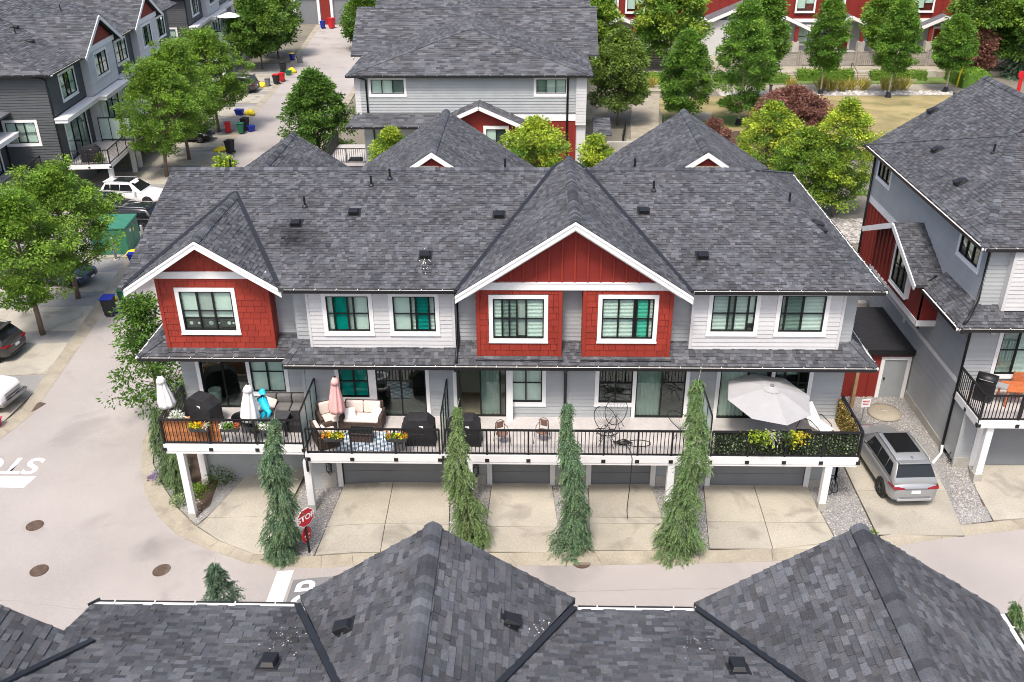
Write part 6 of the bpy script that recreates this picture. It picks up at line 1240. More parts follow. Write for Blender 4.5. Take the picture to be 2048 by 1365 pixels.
cart(-30.0, 120.5, 'plastic_grey', 'plastic_grey', 'grey bin lying on its side at the far lane bend', 1.1, lying=.4); cart(-30.9, 121.0, 'plastic_blue', 'plastic_yellow', 'blue box bin with yellow lid beside the overturned grey bin', .9); cart(-32.0, 145.6, 'plastic_blue', 'plastic_blue', 'blue bin in front of the far garage doors', 1.1); cart(-30.7, 145.8, 'plastic_red', 'plastic_red', 'red bin in front of the far garage doors', 1.5); tub(-15.3, 72.6, 'plastic_blue', 'blue tub on the balcony rail of the back townhouse', 1.6)
# utility box and bollards
e = E('utility_box', (-27.75, 57.2, gz(-27.7) + .12), TH, 'large green electrical utility box behind the left trees', 'utility box'); O('cabinet', MB().box(-1.15, 1.15, -1.3, 1.3, 0, 1.75), 'green_box', e, bevel=.04); O('lid', MB().box(-1.2, 1.2, -1.36, 1.36, 1.74, 1.86), 'green_box', e, bevel=.03)
for s in (-1, 1): O('door_panel', MB().box(1.15, 1.17, s * .65 - .6, s * .65 + .6, .1, 1.65), 'green_box', e)
for k, (px, pz) in enumerate(((-.4, 1.35), (.2, 1.2), (.75, 1.45))): O('sticker', MB().box(1.17, 1.176, px - .12, px + .12, pz - .1, pz + .1), ('sign_white', 'plastic_yellow', 'cushion_brown')[k], e)
for x, y, lb in ((-27.1, 55.3, 'grey steel bollard at the near corner of the green utility box'), (-26.1, 57.6, 'grey steel bollard at the lane side of the green utility box'), (-26.2, 60.2, 'grey steel bollard beside the black crossover wheel')): e = E('bollard', (x, y, gz(x)), 0, lb, 'bollard'); O('pipe', MB().lathe([(.085, 0), (.085, 1.5), (.07, 1.55), (0, 1.57)], 12), 'metal_grey', e, True); O('footing', MB().lathe([(.2, 0), (.18, .1), (0, .1)], 12), 'found', e)
# signs
def octa(r): return [(r * math.cos(R(22.5 + 45 * k)) / math.cos(R(22.5)), 0, r * math.sin(R(22.5 + 45 * k)) / math.cos(R(22.5))) for k in range(8)]
def text_mesh(txt, size, M4, mat, parent, name='lettering', off=.01, align='CENTER'):
    cu = D.curves.new('t', 'FONT'); cu.body = txt; cu.size = size; cu.offset = off; cu.align_x = align; cu.align_y = 'CENTER'; t = D.objects.new('tmp', cu); COL.objects.link(t)
    me = D.meshes.new_from_object(t.evaluated_get(bpy.context.evaluated_depsgraph_get())); D.objects.remove(t); me.transform(M4); me.materials.clear(); me.materials.append(MATS[mat]); return link(name, me, parent)
e = E('stop_sign', (-7.98, 25.85, -.2), R(52), 'red octagonal stop sign on black post beside the leftmost tall conifer', 'stop sign')
O('post', MB().box(-.03, .03, 0, .06, 0, 1.85), 'black', e); O('border', MB().prism([(x, -.03, z + 1.62) for x, _, z in octa(.36)], (0, .025, 0)), 'sign_white', e); O('sign_face', MB().prism([(x, -.036, z + 1.62) for x, _, z in octa(.335)], (0, .005, 0)), 'sign_red', e)
text_mesh('STOP', .31, Matrix.Translation((0, -.04, 1.62)) @ Matrix.Rotation(R(90), 4, 'X'), 'sign_white', e)
e2 = E('fire_lane_sign', (-8.03, 25.95, -.2), R(62), 'red rounded tow sign below the stop sign', 'sign'); O('sign_plate', MB().prism([(.24 * math.cos(t * .393), -.0, .75 + .33 * math.sin(t * .393)) for t in range(16)], (0, .03, 0)), 'sign_red', e2); O('stripe', MB().box(-.13, .13, -.012, -.001, .72, .76).box(-.10, .10, -.012, -.001, .58, .61), 'sign_white', e2)
e = E('parking_sign', (14.05, 33.85, 0), R(8), 'small white parking sign on grey post behind the silver car', 'sign'); O('post', MB().box(-.025, .025, 0, .05, 0, 1.62), 'metal_grey', e); O('sign_plate', MB().box(-.2, .2, -.02, -.002, 1.18, 1.58), 'sign_white', e); O('sign_border', MB().box(-.15, .15, -.027, -.021, 1.46, 1.50).box(-.14, .14, -.027, -.021, 1.38, 1.405).box(-.12, .12, -.027, -.021, 1.31, 1.335), 'plastic_red', e)
e = E('heat_pump', (17.3, 31.6, .08), R(15), 'grey heat pump with cable at the corner of the right house', 'heat pump'); O('cabinet', MB().box(-.32, .32, -.2, .2, .06, .62), 'metal_grey', e, bevel=.02); O('top_grille', MB().box(-.28, .28, -.17, .17, .62, .635), 'plastic_grey', e); O('cable', MB().tube([(-.3, .1, .5), (-.5, .0, .35), (-.55, -.1, .1), (-.4, -.2, .04), (-.1, .1, .5), (.15, .25, .95)], .02, 6), 'black', e, True)
e = E('folded_bicycle', (11.35, 29.3, .06), R(20), 'black folded frame leaning behind the right deck post', 'bicycle')
for k in range(2): O('wheel', MB().ring(.28, .018, (.0 + k * .25, 0, .3), 'x', 18), 'black', e)
O('frame_tube', MB().tube([(0, 0, .3), (.1, .1, .75), (.25, 0, .3)], .02, 6).tube([(.1, .1, .75), (.2, -.2, .9)], .02, 6), 'black', e)
# ------------------------------------------------------------------ deck furniture
DZ = 2.462
def bbq(x, y, label, s=1., rot=0, z=DZ, wd=1.25):
    T = E('covered_grill', (x, y, z), rot, label, 'grill', 'grills under black covers'); a, b, h = wd / 2 * s, .34 * s, 1.14 * s; mb = MB(); vs = []
    rows = [(1.04, 1.05, .02), (1, 1.02, .3), (.98, 1.0, h * .66), (.96, .97, h * .74), (.58, .86, h * .98), (.54, .5, h)]
    for i, (p, q, zz) in enumerate(rows):
        for k in range(20):
            t = 2 * math.pi * (k + .5) / 20; cx, cy = math.cos(t), math.sin(t); sc = 1 / max(abs(cx), abs(cy)) ** .93; w_ = 1 + .03 * math.sin(5 * t + i) * (i < 4); vs.append((a * p * cx * sc * w_, b * q * cy * sc * w_, zz))
    fs = [(i * 20 + k, i * 20 + (k + 1) % 20, (i + 1) * 20 + (k + 1) % 20, (i + 1) * 20 + k) for i in range(5) for k in range(20)] + [tuple(range(100, 120)), tuple(range(20))[::-1]]
    mb.add(vs, fs); c = O('cover', mb, 'black_soft', T, bevel=.015); O('cover_label', MB().box(.05, .2, -b * .97 * 1.02, -b * .96, h * .7, h * .78), 'sign_white', T); O('strap', MB().tube([(-a * 1.02, -b * .9, h * .5), (0, -b * 1.06, h * .47), (a * 1.02, -b * .9, h * .5)], .012, 5), 'black', T)
    return T
bbq(-12.75, 30.35, 'grill under black cover at the left end of the first deck', 1.05, R(-25)); bbq(-4.25, 29.1, 'grill under black cover at the right end of the wicker sofa deck'); bbq(-2.55, 29.1, 'grill under black cover behind the lighter green conifer', 1., 0)
def closed_umbrella(x, y, z, top, mat, label, tilt=(0, 0), cl=1.25, r=.24):
    T = E('closed_parasol', (x, y, z), 0, label, 'parasol'); T.rotation_euler = (tilt[0], tilt[1], 0); h = top - z
    O('pole', MB().tube([(0, 0, 0), (0, 0, h)], .022, 8), 'metal_grey', T); mo = lambda t, i: 1 + (.22 * math.sin(8 * t) + .06 * math.sin(3 * t + i)) * (i > 1) * (i < 6)
    O('canopy', MB().lathe([(.05, h - cl), (r * 1.0, h - cl + .02), (r * .95, h - cl + .15), (r * .75, h - cl * .6), (r * .5, h - cl * .3), (r * .42, h - .2), (.09, h - .03), (.02, h)], 32, mod=mo), mat, T, True); O('vent_cap', MB().lathe([(r * .62, h - .27), (r * .45, h - .12), (.04, h + .01)], 20, mod=lambda t, i: 1 + .12 * math.sin(8 * t)), mat, T, True); O('finial', MB().lathe([(.05, h), (.05, h + .04), (0, h + .06)], 10), 'black_soft', T); return T
closed_umbrella(-10.75, 29.55, DZ, 4.55, 'fabric_white', 'closed white parasol on the first deck beside the turquoise float', (R(-4), R(3)), 1.5, .33); closed_umbrella(-13.72, 29.6, DZ, 4.95, 'fabric_white', 'closed white parasol at the outer left corner of the first deck', (0, R(-3)), 1.3, .3); closed_umbrella(-7.45, 29.75, DZ, 4.85, 'fabric_pink', 'closed pink parasol on the wicker sofa deck', (0, R(2)), 1.5, .28)
def parasol():
    T = E('open_parasol', (8.75, 29.55, DZ), 0, 'large open grey octagonal parasol on the rightmost deck', 'parasol'); O('pole', MB().tube([(0, 0, 0), (0, 0, 2.2)], .025, 8), 'metal_grey', T); O('base', MB().lathe([(.3, 0), (.3, .06), (.05, .1), (.04, .3)], 20), 'black_soft', T)
    a0 = R(12); rr = 1.62; ti = Matrix.Rotation(R(5), 4, 'Y') @ Matrix.Rotation(R(6), 4, 'X')
    for k in range(8):
        a, b = a0 + k * R(45), a0 + (k + 1) * R(45); mb = MB(); mb.T = Matrix.Translation((0, 0, 2.22)) @ ti; p = lambda t, r, z: (r * math.cos(t), r * math.sin(t), z); m = (a + b) / 2
        mb.add([p(a, .1, -.02), p(b, .1, -.02), p(a, .8, -.22), p(m, .74, -.235), p(b, .8, -.22), p(a, rr, -.52), p(m, rr * .915, -.535), p(b, rr, -.52)], [(0, 2, 3), (0, 3, 1), (1, 3, 4), (2, 5, 6, 3), (3, 6, 7, 4)]); O('canopy_panel', mb, 'fabric_umb', T, fix=False)
        O('rib', MB().beam(ti @ Vector(p(a, .1, -.04)) + Vector((0, 0, 2.2)), ti @ Vector(p(a, rr - .02, -.535)) + Vector((0, 0, 2.2)), .02, .02), 'metal_grey', T)
    mb = MB(); mb.T = Matrix.Translation((0, 0, 2.22)) @ ti; mb.lathe([(.36, -.07), (.2, -.02), (.03, .04)], 8); O('vent_cap', mb, 'fabric_umb', T); mb = MB(); mb.T = Matrix.Translation((0, 0, 2.24)) @ ti; mb.lathe([(.075, 0), (.07, .05), (.03, .07)], 12); O('finial', mb, 'plastic_grey', T)
parasol()
def soft(mb, mat, par, name='cushion', b=.05): return O(name, mb, mat, par, True, bevel=b)
def sofa(x, y, rot, wd, label, cat, mat, cush, pillows=(), nb=2):
    T = E('wicker_sofa' if wd > 1 else 'wicker_armchair', (x, y, DZ), rot, label, cat); w_ = wd / 2; O('frame', MB().box(-w_, w_, -.4, .4, .04, .34), mat, T, bevel=.02); O('back', MB().hexa([(-w_, .28, .34), (w_, .28, .34), (w_, .42, .34), (-w_, .42, .34)], [(-w_, .36, .9), (w_, .36, .9), (w_, .46, .9), (-w_, .46, .9)]), mat, T, bevel=.03)
    for s in (-1, 1): O('arm', MB().box(s * w_ - .07, s * w_ + .07, -.42, .40, .04, .62), mat, T, bevel=.03)
    for k in range(nb): a, b = -w_ + .08 + k * (wd - .16) / nb, -w_ + .08 + (k + 1) * (wd - .16) / nb - .01; soft(MB().hexa([(a, .16, .46), (b, .16, .46), (b, .30, .46), (a, .30, .46)], [(a, .22, .93), (b, .22, .93), (b, .36, .93), (a, .36, .93)]), cush, T, 'back_cushion')
    soft(MB().box(-w_ + .08, w_ - .08, -.42, .2, .34, .47), cush, T, 'seat_cushion')
    for (px, py, r) in pillows: m = MB(); m.T = Matrix.Translation((px, py, .62)) @ Matrix.Rotation(r, 4, 'Z') @ Matrix.Rotation(R(55), 4, 'X'); m.box(-.21, .21, -.21, .21, -.05, .05); soft(m, 'fabric_white', T, 'pillow', .045)
    for sx in (-1, 1):
        for sy in (-1, 1): O('leg', MB().box(sx * (w_ - .05) - .03, sx * (w_ - .05) + .03, sy * .33 - .03, sy * .33 + .03, 0, .05), 'black', T)
sofa(-6.55, 30.2, R(-3), 1.5, 'brown wicker loveseat with cream cushions against the sliding door', 'sofa', 'wicker', 'fabric_cream', ((-.45, -.15, R(20)), (.55, .0, R(-40)))); sofa(-7.75, 30.2, R(28), .95, 'brown wicker armchair behind the pink parasol', 'armchair', 'wicker', 'fabric_cream', (), 1); sofa(-7.75, 28.95, R(118), .85, 'brown wicker armchair at the front rail corner, seen from behind', 'armchair', 'wicker', 'fabric_cream', ((-.1, 0, 0),), 1)
e = E('coffee_table', (-6.45, 29.2, DZ), R(-3), 'brown wicker coffee table on the blue rug', 'table'); O('table_top', MB().box(-.48, .48, -.28, .28, .38, .42), 'wicker', e, bevel=.01); O('glass_top', MB().box(-.44, .44, -.24, .24, .421, .428), 'carglass', e); O('table_base', MB().box(-.42, .42, -.22, .22, .02, .38), 'wicker', e)
def rug():
    T = E('outdoor_rug', (-6.1, 29.05, DZ + .004), 0, 'blue and white diamond pattern rug under the coffee table', 'rug'); mb = MB(); nx, ny = 22, 16; W_, H_ = 2.3, 1.25
    for i in range(nx):
        for j in range(ny):
            u, v = i % 4 - 1.5, j % 4 - 1.5; q = abs(abs(u) + abs(v) - 2) < .6; c = (.62, .66, .70) if q else ((.16, .26, .36) if (i // 4 + j // 4) % 2 else (.26, .36, .45)); mb.tint = c
            x0, x1, y0, y1 = -W_ / 2 + W_ * i / nx, -W_ / 2 + W_ * (i + 1) / nx, -H_ / 2 + H_ * j / ny, -H_ / 2 + H_ * (j + 1) / ny; mb.add([(x0, y0, .01), (x1, y0, .01), (x1, y1, .01), (x0, y1, .01)], [(0, 1, 2, 3)])
    O('woven_pattern', mb, 'rug', T, fix=False); O('backing', MB().box(-W_ / 2, W_ / 2, -H_ / 2, H_ / 2, 0, .008), 'fabric_grey', T)
rug()
def flowerbox(x, y, z, L, cols, label, trail=None, n=260):
    T = E('flower_box', (x, y, z), 0, label, 'flower box', 'flower boxes on the deck rails'); O('trough', MB().hexa([(-L / 2 + .03, -.09, 0), (L / 2 - .03, -.09, 0), (L / 2 - .03, .09, 0), (-L / 2 + .03, .09, 0)], [(-L / 2, -.12, .19), (L / 2, -.12, .19), (L / 2, .12, .19), (-L / 2, .12, .19)]), 'tray', T, bevel=.01)
    C = np.c_[RNG.uniform(-L / 2, L / 2, n), RNG.normal(0, .07, n), .18 + abs(RNG.normal(0, .06, n))]; link('leaves', leaf_mesh('leaves', C, unit(RNG.normal(size=(n, 3)) + [0, -.2, .4]), .09 * (.6 + .8 * RNG.random(n)), np.array((.10, .22, .03)) * (.6 + .8 * RNG.random((n, 1))), 'flower'), T)
    C = np.c_[RNG.uniform(-L / 2, L / 2, n), RNG.normal(-.02, .08, n), .22 + abs(RNG.normal(0, .06, n))]; cc = np.array(cols)[(C[:, 0] / L * len(cols) + len(cols) / 2 + RNG.normal(0, .35, n)).astype(int).clip(0, len(cols) - 1)]; link('blossoms', leaf_mesh('blossoms', C, unit(RNG.normal(size=(n, 3)) + [0, -.2, .5]), .07 * (.6 + .7 * RNG.random(n)), cc * (.7 + .5 * RNG.random((n, 1))), 'flower', .9), T)
YF, OF, WF, PF, GF = (.85, .62, .03), (.80, .28, .02), (.8, .78, .74), (.62, .12, .10), (.12, .25, .03)
flowerbox(-12.35, 28.7, 3.12, .75, [YF, YF, YF, OF, WF], 'flower box full of yellow blossoms on the slatted orange rail'); flowerbox(-11.2, 28.7, 3.12, .7, [WF, GF, GF, PF], 'flower box with white and red blossoms right of the yellow one'); flowerbox(-9.75, 28.7, 3.1, .7, [WF, WF, GF], 'flower box with white blossoms behind the leftmost tall conifer'); flowerbox(-7.25, 28.15, 3.1, .78, [OF, YF, GF, YF], 'orange and yellow flower box in front of the pink parasol'); flowerbox(-4.95, 28.15, 3.1, .78, [OF, GF, YF, OF], 'orange flower box above the round white planter'); 
e = E('planter_pot', (-4.95, 28.62, DZ), 0, 'round pale planter with green plant behind the rail', 'planter'); O('pot', MB().lathe([(.15, 0), (.21, .1), (.22, .36), (.19, .36), (.18, .3), (0, .3)], 20), 'pot', e, True); plant(-4.95, 28.62, .2, .25, DEEP, GREEN, 'small green plant growing in the round pale planter', 160, z=DZ + .32)
# first deck details
T = E('bamboo_screen', (-12.7, 28.95, DZ), 0, 'orange slatted bamboo screen tied behind the first deck rail', 'screen')
for k in range(17): mb = MB(); mb.tint = rtint(.7, 1.2); mb.box(-1.1, 1.02, -.012, .012, .05 + k * .056, .05 + k * .056 + .05); O('slat', mb, 'bamboo', T)
for x in (-1.05, -.35, .35, .98): O('upright', MB().box(x - .02, x + .02, .013, .03, .03, 1.0), 'wood', T)
T = E('planter_box', (-13.35, 29.35, DZ), R(10), 'wooden planter box with silver foliage at the first deck corner', 'planter'); O('wood_box', MB().box(-.38, .38, -.2, .2, .3, .72), 'bamboo', T, bevel=.01)
for sx in (-1, 1): O('leg', MB().box(sx * .34 - .03, sx * .34 + .03, -.18, .18, 0, .3), 'wood', T)
plant(-13.4, 29.3, .3, .42, (.45, .5, .45), (.7, .74, .7), 'silver-leaved plant in the wooden planter box', 320, z=DZ + .68, leaf=.1); plant(-13.1, 29.15, .22, .25, (.4, .3, .05), (.8, .6, .1), 'yellow flowers spilling beside the silver plant', 160, z=DZ + .55)
T = E('corner_sofa', (-9.6, 30.9, DZ), 0, 'dark grey corner sofa against the glass privacy screen', 'sofa'); O('seat_base', MB().box(-1.1, .75, -.4, .35, .05, .36).box(.1, .85, -1.3, -.402, .05, .36), 'black_soft', T, bevel=.02); O('back', MB().box(-1.1, .8, .3, .42, .05, .8), 'black_soft', T, bevel=.02)
for k in range(3): soft(MB().box(-1.05 + k * .6, -.48 + k * .6, -.38, .28, .36, .5), 'fabric_grey', T); soft(MB().box(-1.05 + k * .6, -.48 + k * .6, .1, .3, .5, .85), 'fabric_grey', T, 'back_cushion')
m = MB(); m.T = Matrix.Translation((-.75, -.1, .66)) @ Matrix.Rotation(R(20), 4, 'Y') @ Matrix.Rotation(R(35), 4, 'X'); m.box(-.33, .33, -.2, .2, -.06, .06); soft(m, 'fabric_cream', T, 'pillow')
T = E('patio_table', (-9.75, 29.75, DZ), R(-4), 'dark slatted patio table behind the leftmost tall conifer', 'table')
for k in range(9): O('slat', MB().box(-.45, .45, -.4 + k * .09, -.4 + k * .09 + .08, .64, .67), 'tray', T)
for sx in (-1, 1):
    for sy in (-1, 1): O('leg', MB().box(sx * .4 - .03, sx * .4 + .03, sy * .35 - .03, sy * .35 + .03, 0, .64), 'black', T)
T = E('turquoise_float', (-10.35, 29.9, DZ), 0, 'turquoise inflatable float leaning behind the white parasol', 'pool float'); m = O('float_body', MB().tube([(-.05, 0, .25), (.1, .05, .6), (.2, .0, .95), (.05, .1, 1.3), (.12, .05, 1.6), (.2, 0, 1.75)], [.16, .2, .15, .19, .14, .06], 10), 'turq', T, True); O('float_arm', MB().tube([(.1, 0, 1.0), (.35, -.15, .85), (.3, -.25, .55)], [.12, .1, .07], 8), 'turq', T, True)
def bucket_chair(x, y, rot, label, mat='black'):
    T = E('patio_chair', (x, y, DZ), rot, label, 'chair'); m = MB()
    for i in range(7):
        for k in range(9): t = R(-110 + 220 * k / 8) + R(90); r = .26 + .02 * i; z = .42 + .055 * i * (1 if abs(k - 4) < 3 else .7); m.v.append((r * math.cos(t), r * math.sin(t), z))
    m.f = [(i * 9 + k, i * 9 + k + 1, (i + 1) * 9 + k + 1, (i + 1) * 9 + k) for i in range(6) for k in range(8)]; m.t = [(1, 1, 1)] * len(m.f); s = O('shell', m, mat, T, True, fix=False); s.modifiers.new('sol', 'SOLIDIFY').thickness = .02; O('seat', MB().lathe([(.05, .40), (.27, .42), (.26, .45), (0, .44)], 16), mat, T, True)
    for sx in (-1, 1):
        for sy in (-1, 1): O('leg', MB().tube([(sx * .15, sy * .15, .42), (sx * .26, sy * .26, 0)], .014, 6), mat, T)
bucket_chair(-11.05, 29.6, R(60), 'black bucket chair left of the closed white parasol'); bucket_chair(-10.4, 29.15, R(150), 'black bucket chair tucked under the first deck table')
def armchair_metal(x, y, rot, label):
    T = E('metal_chair', (x, y, DZ), rot, label, 'chair', 'small brown metal chairs'); m = O('seat', MB().lathe([(.02, .43), (.22, .43), (.23, .45), (.2, .47), (0, .47)], 14, sx=1, sy=.95), 'cushion_brown', T, True)
    for s in (-1, 1):
        O('leg', MB().tube([(s * .19, -.18, .62), (s * .23, -.2, .45), (s * .25, -.27, 0)], .013, 6), 'wicker', T, True); O('leg', MB().tube([(s * .17, .19, .85), (s * .19, .2, .45), (s * .22, .29, 0)], .013, 6), 'wicker', T, True); O('arm', MB().tube([(s * .19, -.18, .62), (s * .24, 0, .66), (s * .17, .2, .72)], .014, 6), 'wicker', T, True)
    O('back_hoop', MB().ring(.17, .013, (0, .2, .76), 'y', 14, 5, 0, math.pi), 'wicker', T, True); O('back_pad', MB().box(-.14, .14, .185, .205, .58, .86), 'cushion_brown', T, bevel=.01)
armchair_metal(-1.15, 29.0, R(25), 'small brown metal chair behind the rail, left one of the pair'); armchair_metal(.35, 29.15, R(-20), 'small brown metal chair behind the rail, right one of the pair')
def egg_chair(x, y, rot, label, tilt=35):
    T = E('string_chair', (x, y, DZ), rot, label, 'chair', 'black string lounge chairs'); M4 = Matrix.Translation((0, 0, .62)) @ Matrix.Rotation(R(tilt), 4, 'X'); ring = [(.42 * math.cos(t), .56 * math.sin(t) + .1, .0 +  .03 * math.cos(2 * t)) for t in np.linspace(0, 2 * math.pi, 29)]; c = (0, -.1, -.2)
    m = MB(); m.T = M4; m.tube(ring, .016, 6, False); O('hoop', m, 'black', T, True); m = MB(); m.T = M4
    for p in ring[::2]: q = [(p[i] * (1 - k) + c[i] * k) + (-.07 * math.sin(math.pi * k) if i == 2 else 0) for k in (0,) for i in range(3)]; m.tube([p, tuple((p[i] + c[i]) / 2 - (.08 if i == 2 else 0) for i in range(3)), c], .0045, 4, False)
    O('cords', m, 'black', T, fix=False)
    for a in (35, 145, 215, 325): O('leg', MB().tube([(.12 * math.cos(R(a)), .12 * math.sin(R(a)), .4), (.36 * math.cos(R(a)), .36 * math.sin(R(a)), 0)], .012, 6), 'black', T)
egg_chair(2.75, 29.6, R(20), 'round black string chair, left of the two stacked near the rail'); egg_chair(3.15, 30.2, R(-25), 'round black string chair nearest the window', 45); egg_chair(2.75, 28.95, R(170), 'round black string chair at the rail, facing the house', 20); egg_chair(5.6, 29.5, R(60), 'round black string chair half hidden by the tallest conifer', 30)
T = E('cable', (3.6, 29.0, DZ), 0, 'tangled black cable coil on the deck with its end hanging to the driveway', 'cable'); pts = [(.9 * math.cos(t) * .5 + .35, .22 * math.sin(t) + .05, .02) for t in np.linspace(-2.6, 2.6, 24)]
for k in range(110): t = k * .42; pts.append((-.25 + .22 * math.cos(t) + .12 * math.sin(k * .11) + random.uniform(-.05, .05), .12 * math.sin(t) + .03 * math.cos(k * .3), .03 + .10 * abs(math.sin(k * .37))))
O('coil', MB().tube(pts, .014, 5), 'black', T, True); O('hanging_end', MB().tube([(-.2, 0, .05), (-.05, -.45, .12), (0, -.72, .1), (.04, -.80, -.1), (.02, -.82, -1.2), (-.04, -.84, -2.35), (-.07, -1.4, -2.375)], .016, 6), 'black', T, True)
# rightmost deck
def ivy_panel(F, L, H, label, base, tipc, n, z=DZ):
    T = E('hedge_screen', tuple(F.translation), 0, label, 'screen'); Rm = F.to_3x3(); m = MB(); m.tint = base; m.T = Rm.to_4x4(); m.box(0, L, -.02, .0, .02, H); O('backing', m, 'ivy', T)
    C = np.c_[RNG.uniform(0, L, n), RNG.uniform(0, .04, n), RNG.uniform(.02, H, n)]; Dr = unit(RNG.normal(size=(n, 3)) * .6 + [0, .6, .1]); A = np.array(Rm); mm = (RNG.random((n, 1)) > .62).astype(float); tt = (np.array(base) * (1 - mm) + np.array(tipc) * mm) * (.6 + .8 * RNG.random((n, 1))); link('leaves', leaf_mesh('ivy', C @ A.T, Dr @ A.T, .075 * (.6 + .8 * RNG.random(n)), tt, 'ivy', .7), T)
ivy_panel(frame((6.6, 28.40, DZ), (1, 0)), 5.15, .95, 'artificial ivy screen along the front rail of the rightmost deck', (.022, .05, .02), (.26, .33, .18), 9000); ivy_panel(frame((11.78, 30.75, DZ), (0, -1)), 2.2, .98, 'dry yellowish leaf screen along the side rail of the rightmost deck', (.16, .12, .035), (.42, .32, .09), 4000)
def hang(x, y, label, cols, n=700, L=.8, drop=.5):
    T = E('hanging_planter', (x, y, 3.2), 0, label, 'planter'); O('trough', MB().box(-L / 2, L / 2, -.1, .1, .05, .24), 'wicker', T, bevel=.01); C = np.c_[RNG.normal(0, L * .3, n), RNG.normal(-.1, .1, n), .3 - abs(RNG.normal(0, drop * .45, n)) + .12]; cc = np.array(cols)[(C[:, 0] / L * len(cols) + len(cols) / 2 + RNG.normal(0, .4, n)).astype(int).clip(0, len(cols) - 1)]; link('foliage', leaf_mesh('foliage', C, unit(RNG.normal(size=(n, 3)) + [0, -.4, -.3]), .11 * (.6 + .8 * RNG.random(n)), cc * (.6 + .7 * RNG.random((n, 1))), 'flower'), T)
hang(8.3, 28.2, 'rail planter with trailing lime foliage below the grey parasol, left one', [(.35, .5, .03), (.10, .16, .04), (.30, .42, .03), (.5, .5, .45)]); hang(9.25, 28.2, 'rail planter with yellow-green coleus below the grey parasol, right one', [(.06, .10, .04), (.10, .14, .04), (.42, .5, .03), (.6, .5, .03)])
T = E('sun_lounger', (10.75, 29.9, DZ), R(35), 'white slatted lounger with black curved arms at the right deck corner', 'lounger')
for k in range(7): O('slat', MB().beam((-.27 + k * .09, -.55, .34), (-.27 + k * .09, .1, .38), .07, .015).beam((-.27 + k * .09, .1, .38), (-.27 + k * .09, .62, .98), .07, .015), 'fabric_white', T)
for s in (-1, 1): O('side_frame', MB().tube([(s * .33, -.6, .05), (s * .34, -.35, .45), (s * .34, .1, .62), (s * .34, .5, .5), (s * .33, .65, .02)], .018, 6), 'black', T, True)
T = E('side_table', (10.15, 29.35, DZ), 0, 'low black side table beside the white lounger', 'table'); O('table_top', MB().box(-.28, .28, -.2, .2, .36, .39), 'black', T)
for sx in (-1, 1):
    for sy in (-1, 1): O('leg', MB().box(sx * .25 - .015, sx * .25 + .015, sy * .17 - .015, sy * .17 + .015, 0, .36), 'black', T)
# right house deck
T = E('gas_grill', (17.55, 31.5, 2.98), R(-35), 'black gas grill with open side shelf on the right house deck', 'grill'); m = MB(); m.T = Matrix.Translation((0, 0, .95)) @ Matrix.Rotation(R(90), 4, 'Y'); m.lathe([(.0, -.36), (.24, -.36), (.26, 0), (.24, .36), (0, .36)], 16, sx=.9); O('hood', m, 'black', T, True); O('cart', MB().box(-.34, .34, -.22, .22, .1, .85), 'black', T, bevel=.02); O('shelf', MB().box(.36, .75, -.2, .2, .82, .86), 'metal_grey', T); O('hood_handle', MB().tube([(-.25, -.27, 1.0), (.25, -.27, 1.0)], .015, 6), 'rim', T)
T = E('teak_table', (18.6, 31.35, 2.98), R(-5), 'square red-brown wooden table on the right house deck', 'table')
for k in range(8): O('slat', MB().box(-.42, .42, -.42 + k * .105, -.42 + k * .105 + .095, .68, .71), 'teak', T)
for sx in (-1, 1):
    for sy in (-1, 1): O('leg', MB().box(sx * .38 - .03, sx * .38 + .03, sy * .38 - .03, sy * .38 + .03, 0, .68), 'teak', T)
def teak_chair(x, y, rot, label):
    T = E('teak_chair', (x, y, 2.98), rot, label, 'chair', 'wooden deck chairs'); 
    for k in range(6): O('back_slat', MB().box(-.24, .24, .2, .222, .5 + k * .075, .5 + k * .075 + .06), 'teak', T)
    for k in range(5): O('seat_slat', MB().box(-.24, .24, -.22 + k * .09, -.22 + k * .09 + .08, .42, .445), 'teak', T)
    for sx in (-1, 1): O('side_frame', MB().box(sx * .25 - .02, sx * .25 + .02, .2, .24, 0, .98), 'teak', T); O('leg', MB().box(sx * .25 - .02, sx * .25 + .02, -.24, -.2, 0, .6), 'teak', T)
teak_chair(19.1, 31.85, 0, 'wooden slatted chair against the window, left one on the right deck'); teak_chair(19.8, 31.85, 0, 'wooden slatted chair against the window, right one on the right deck')
# ------------------------------------------------------------------ fences, steps, garden
def fence_run(x0, x1, y, z, h, label, vertical=False):
    T = E('garden_fence', ((x0 + x1) / 2, y, z), 0, label, 'fence', 'grey fences before the red row'); L = x1 - x0
    for x in (-L / 2, L / 2): O('post', MB().box(x - .12, x + .12, -.12, .12, 0, h + .2), 'fence', T)
    if vertical:
        n = int(L / .22)
        for k in range(n): m = MB(); m.tint = rtint(.85, 1.1); m.box(-L / 2 + .13 + k * .22, -L / 2 + .13 + k * .22 + .17, -.03, .03, .1, h); O('picket', m, 'fence', T, fix=False)
    else:
        for k in range(6): m = MB(); m.tint = rtint(.85, 1.1); m.box(-L / 2 + .12, L / 2 - .12, -.03, .03, .05 + k * h / 6, .05 + (k + 1) * h / 6 - .03); O('board', m, 'fence', T, fix=False)
    O('cap_rail', MB().box(-L / 2, L / 2, -.08, .08, h, h + .07), 'fence', T, fix=False)
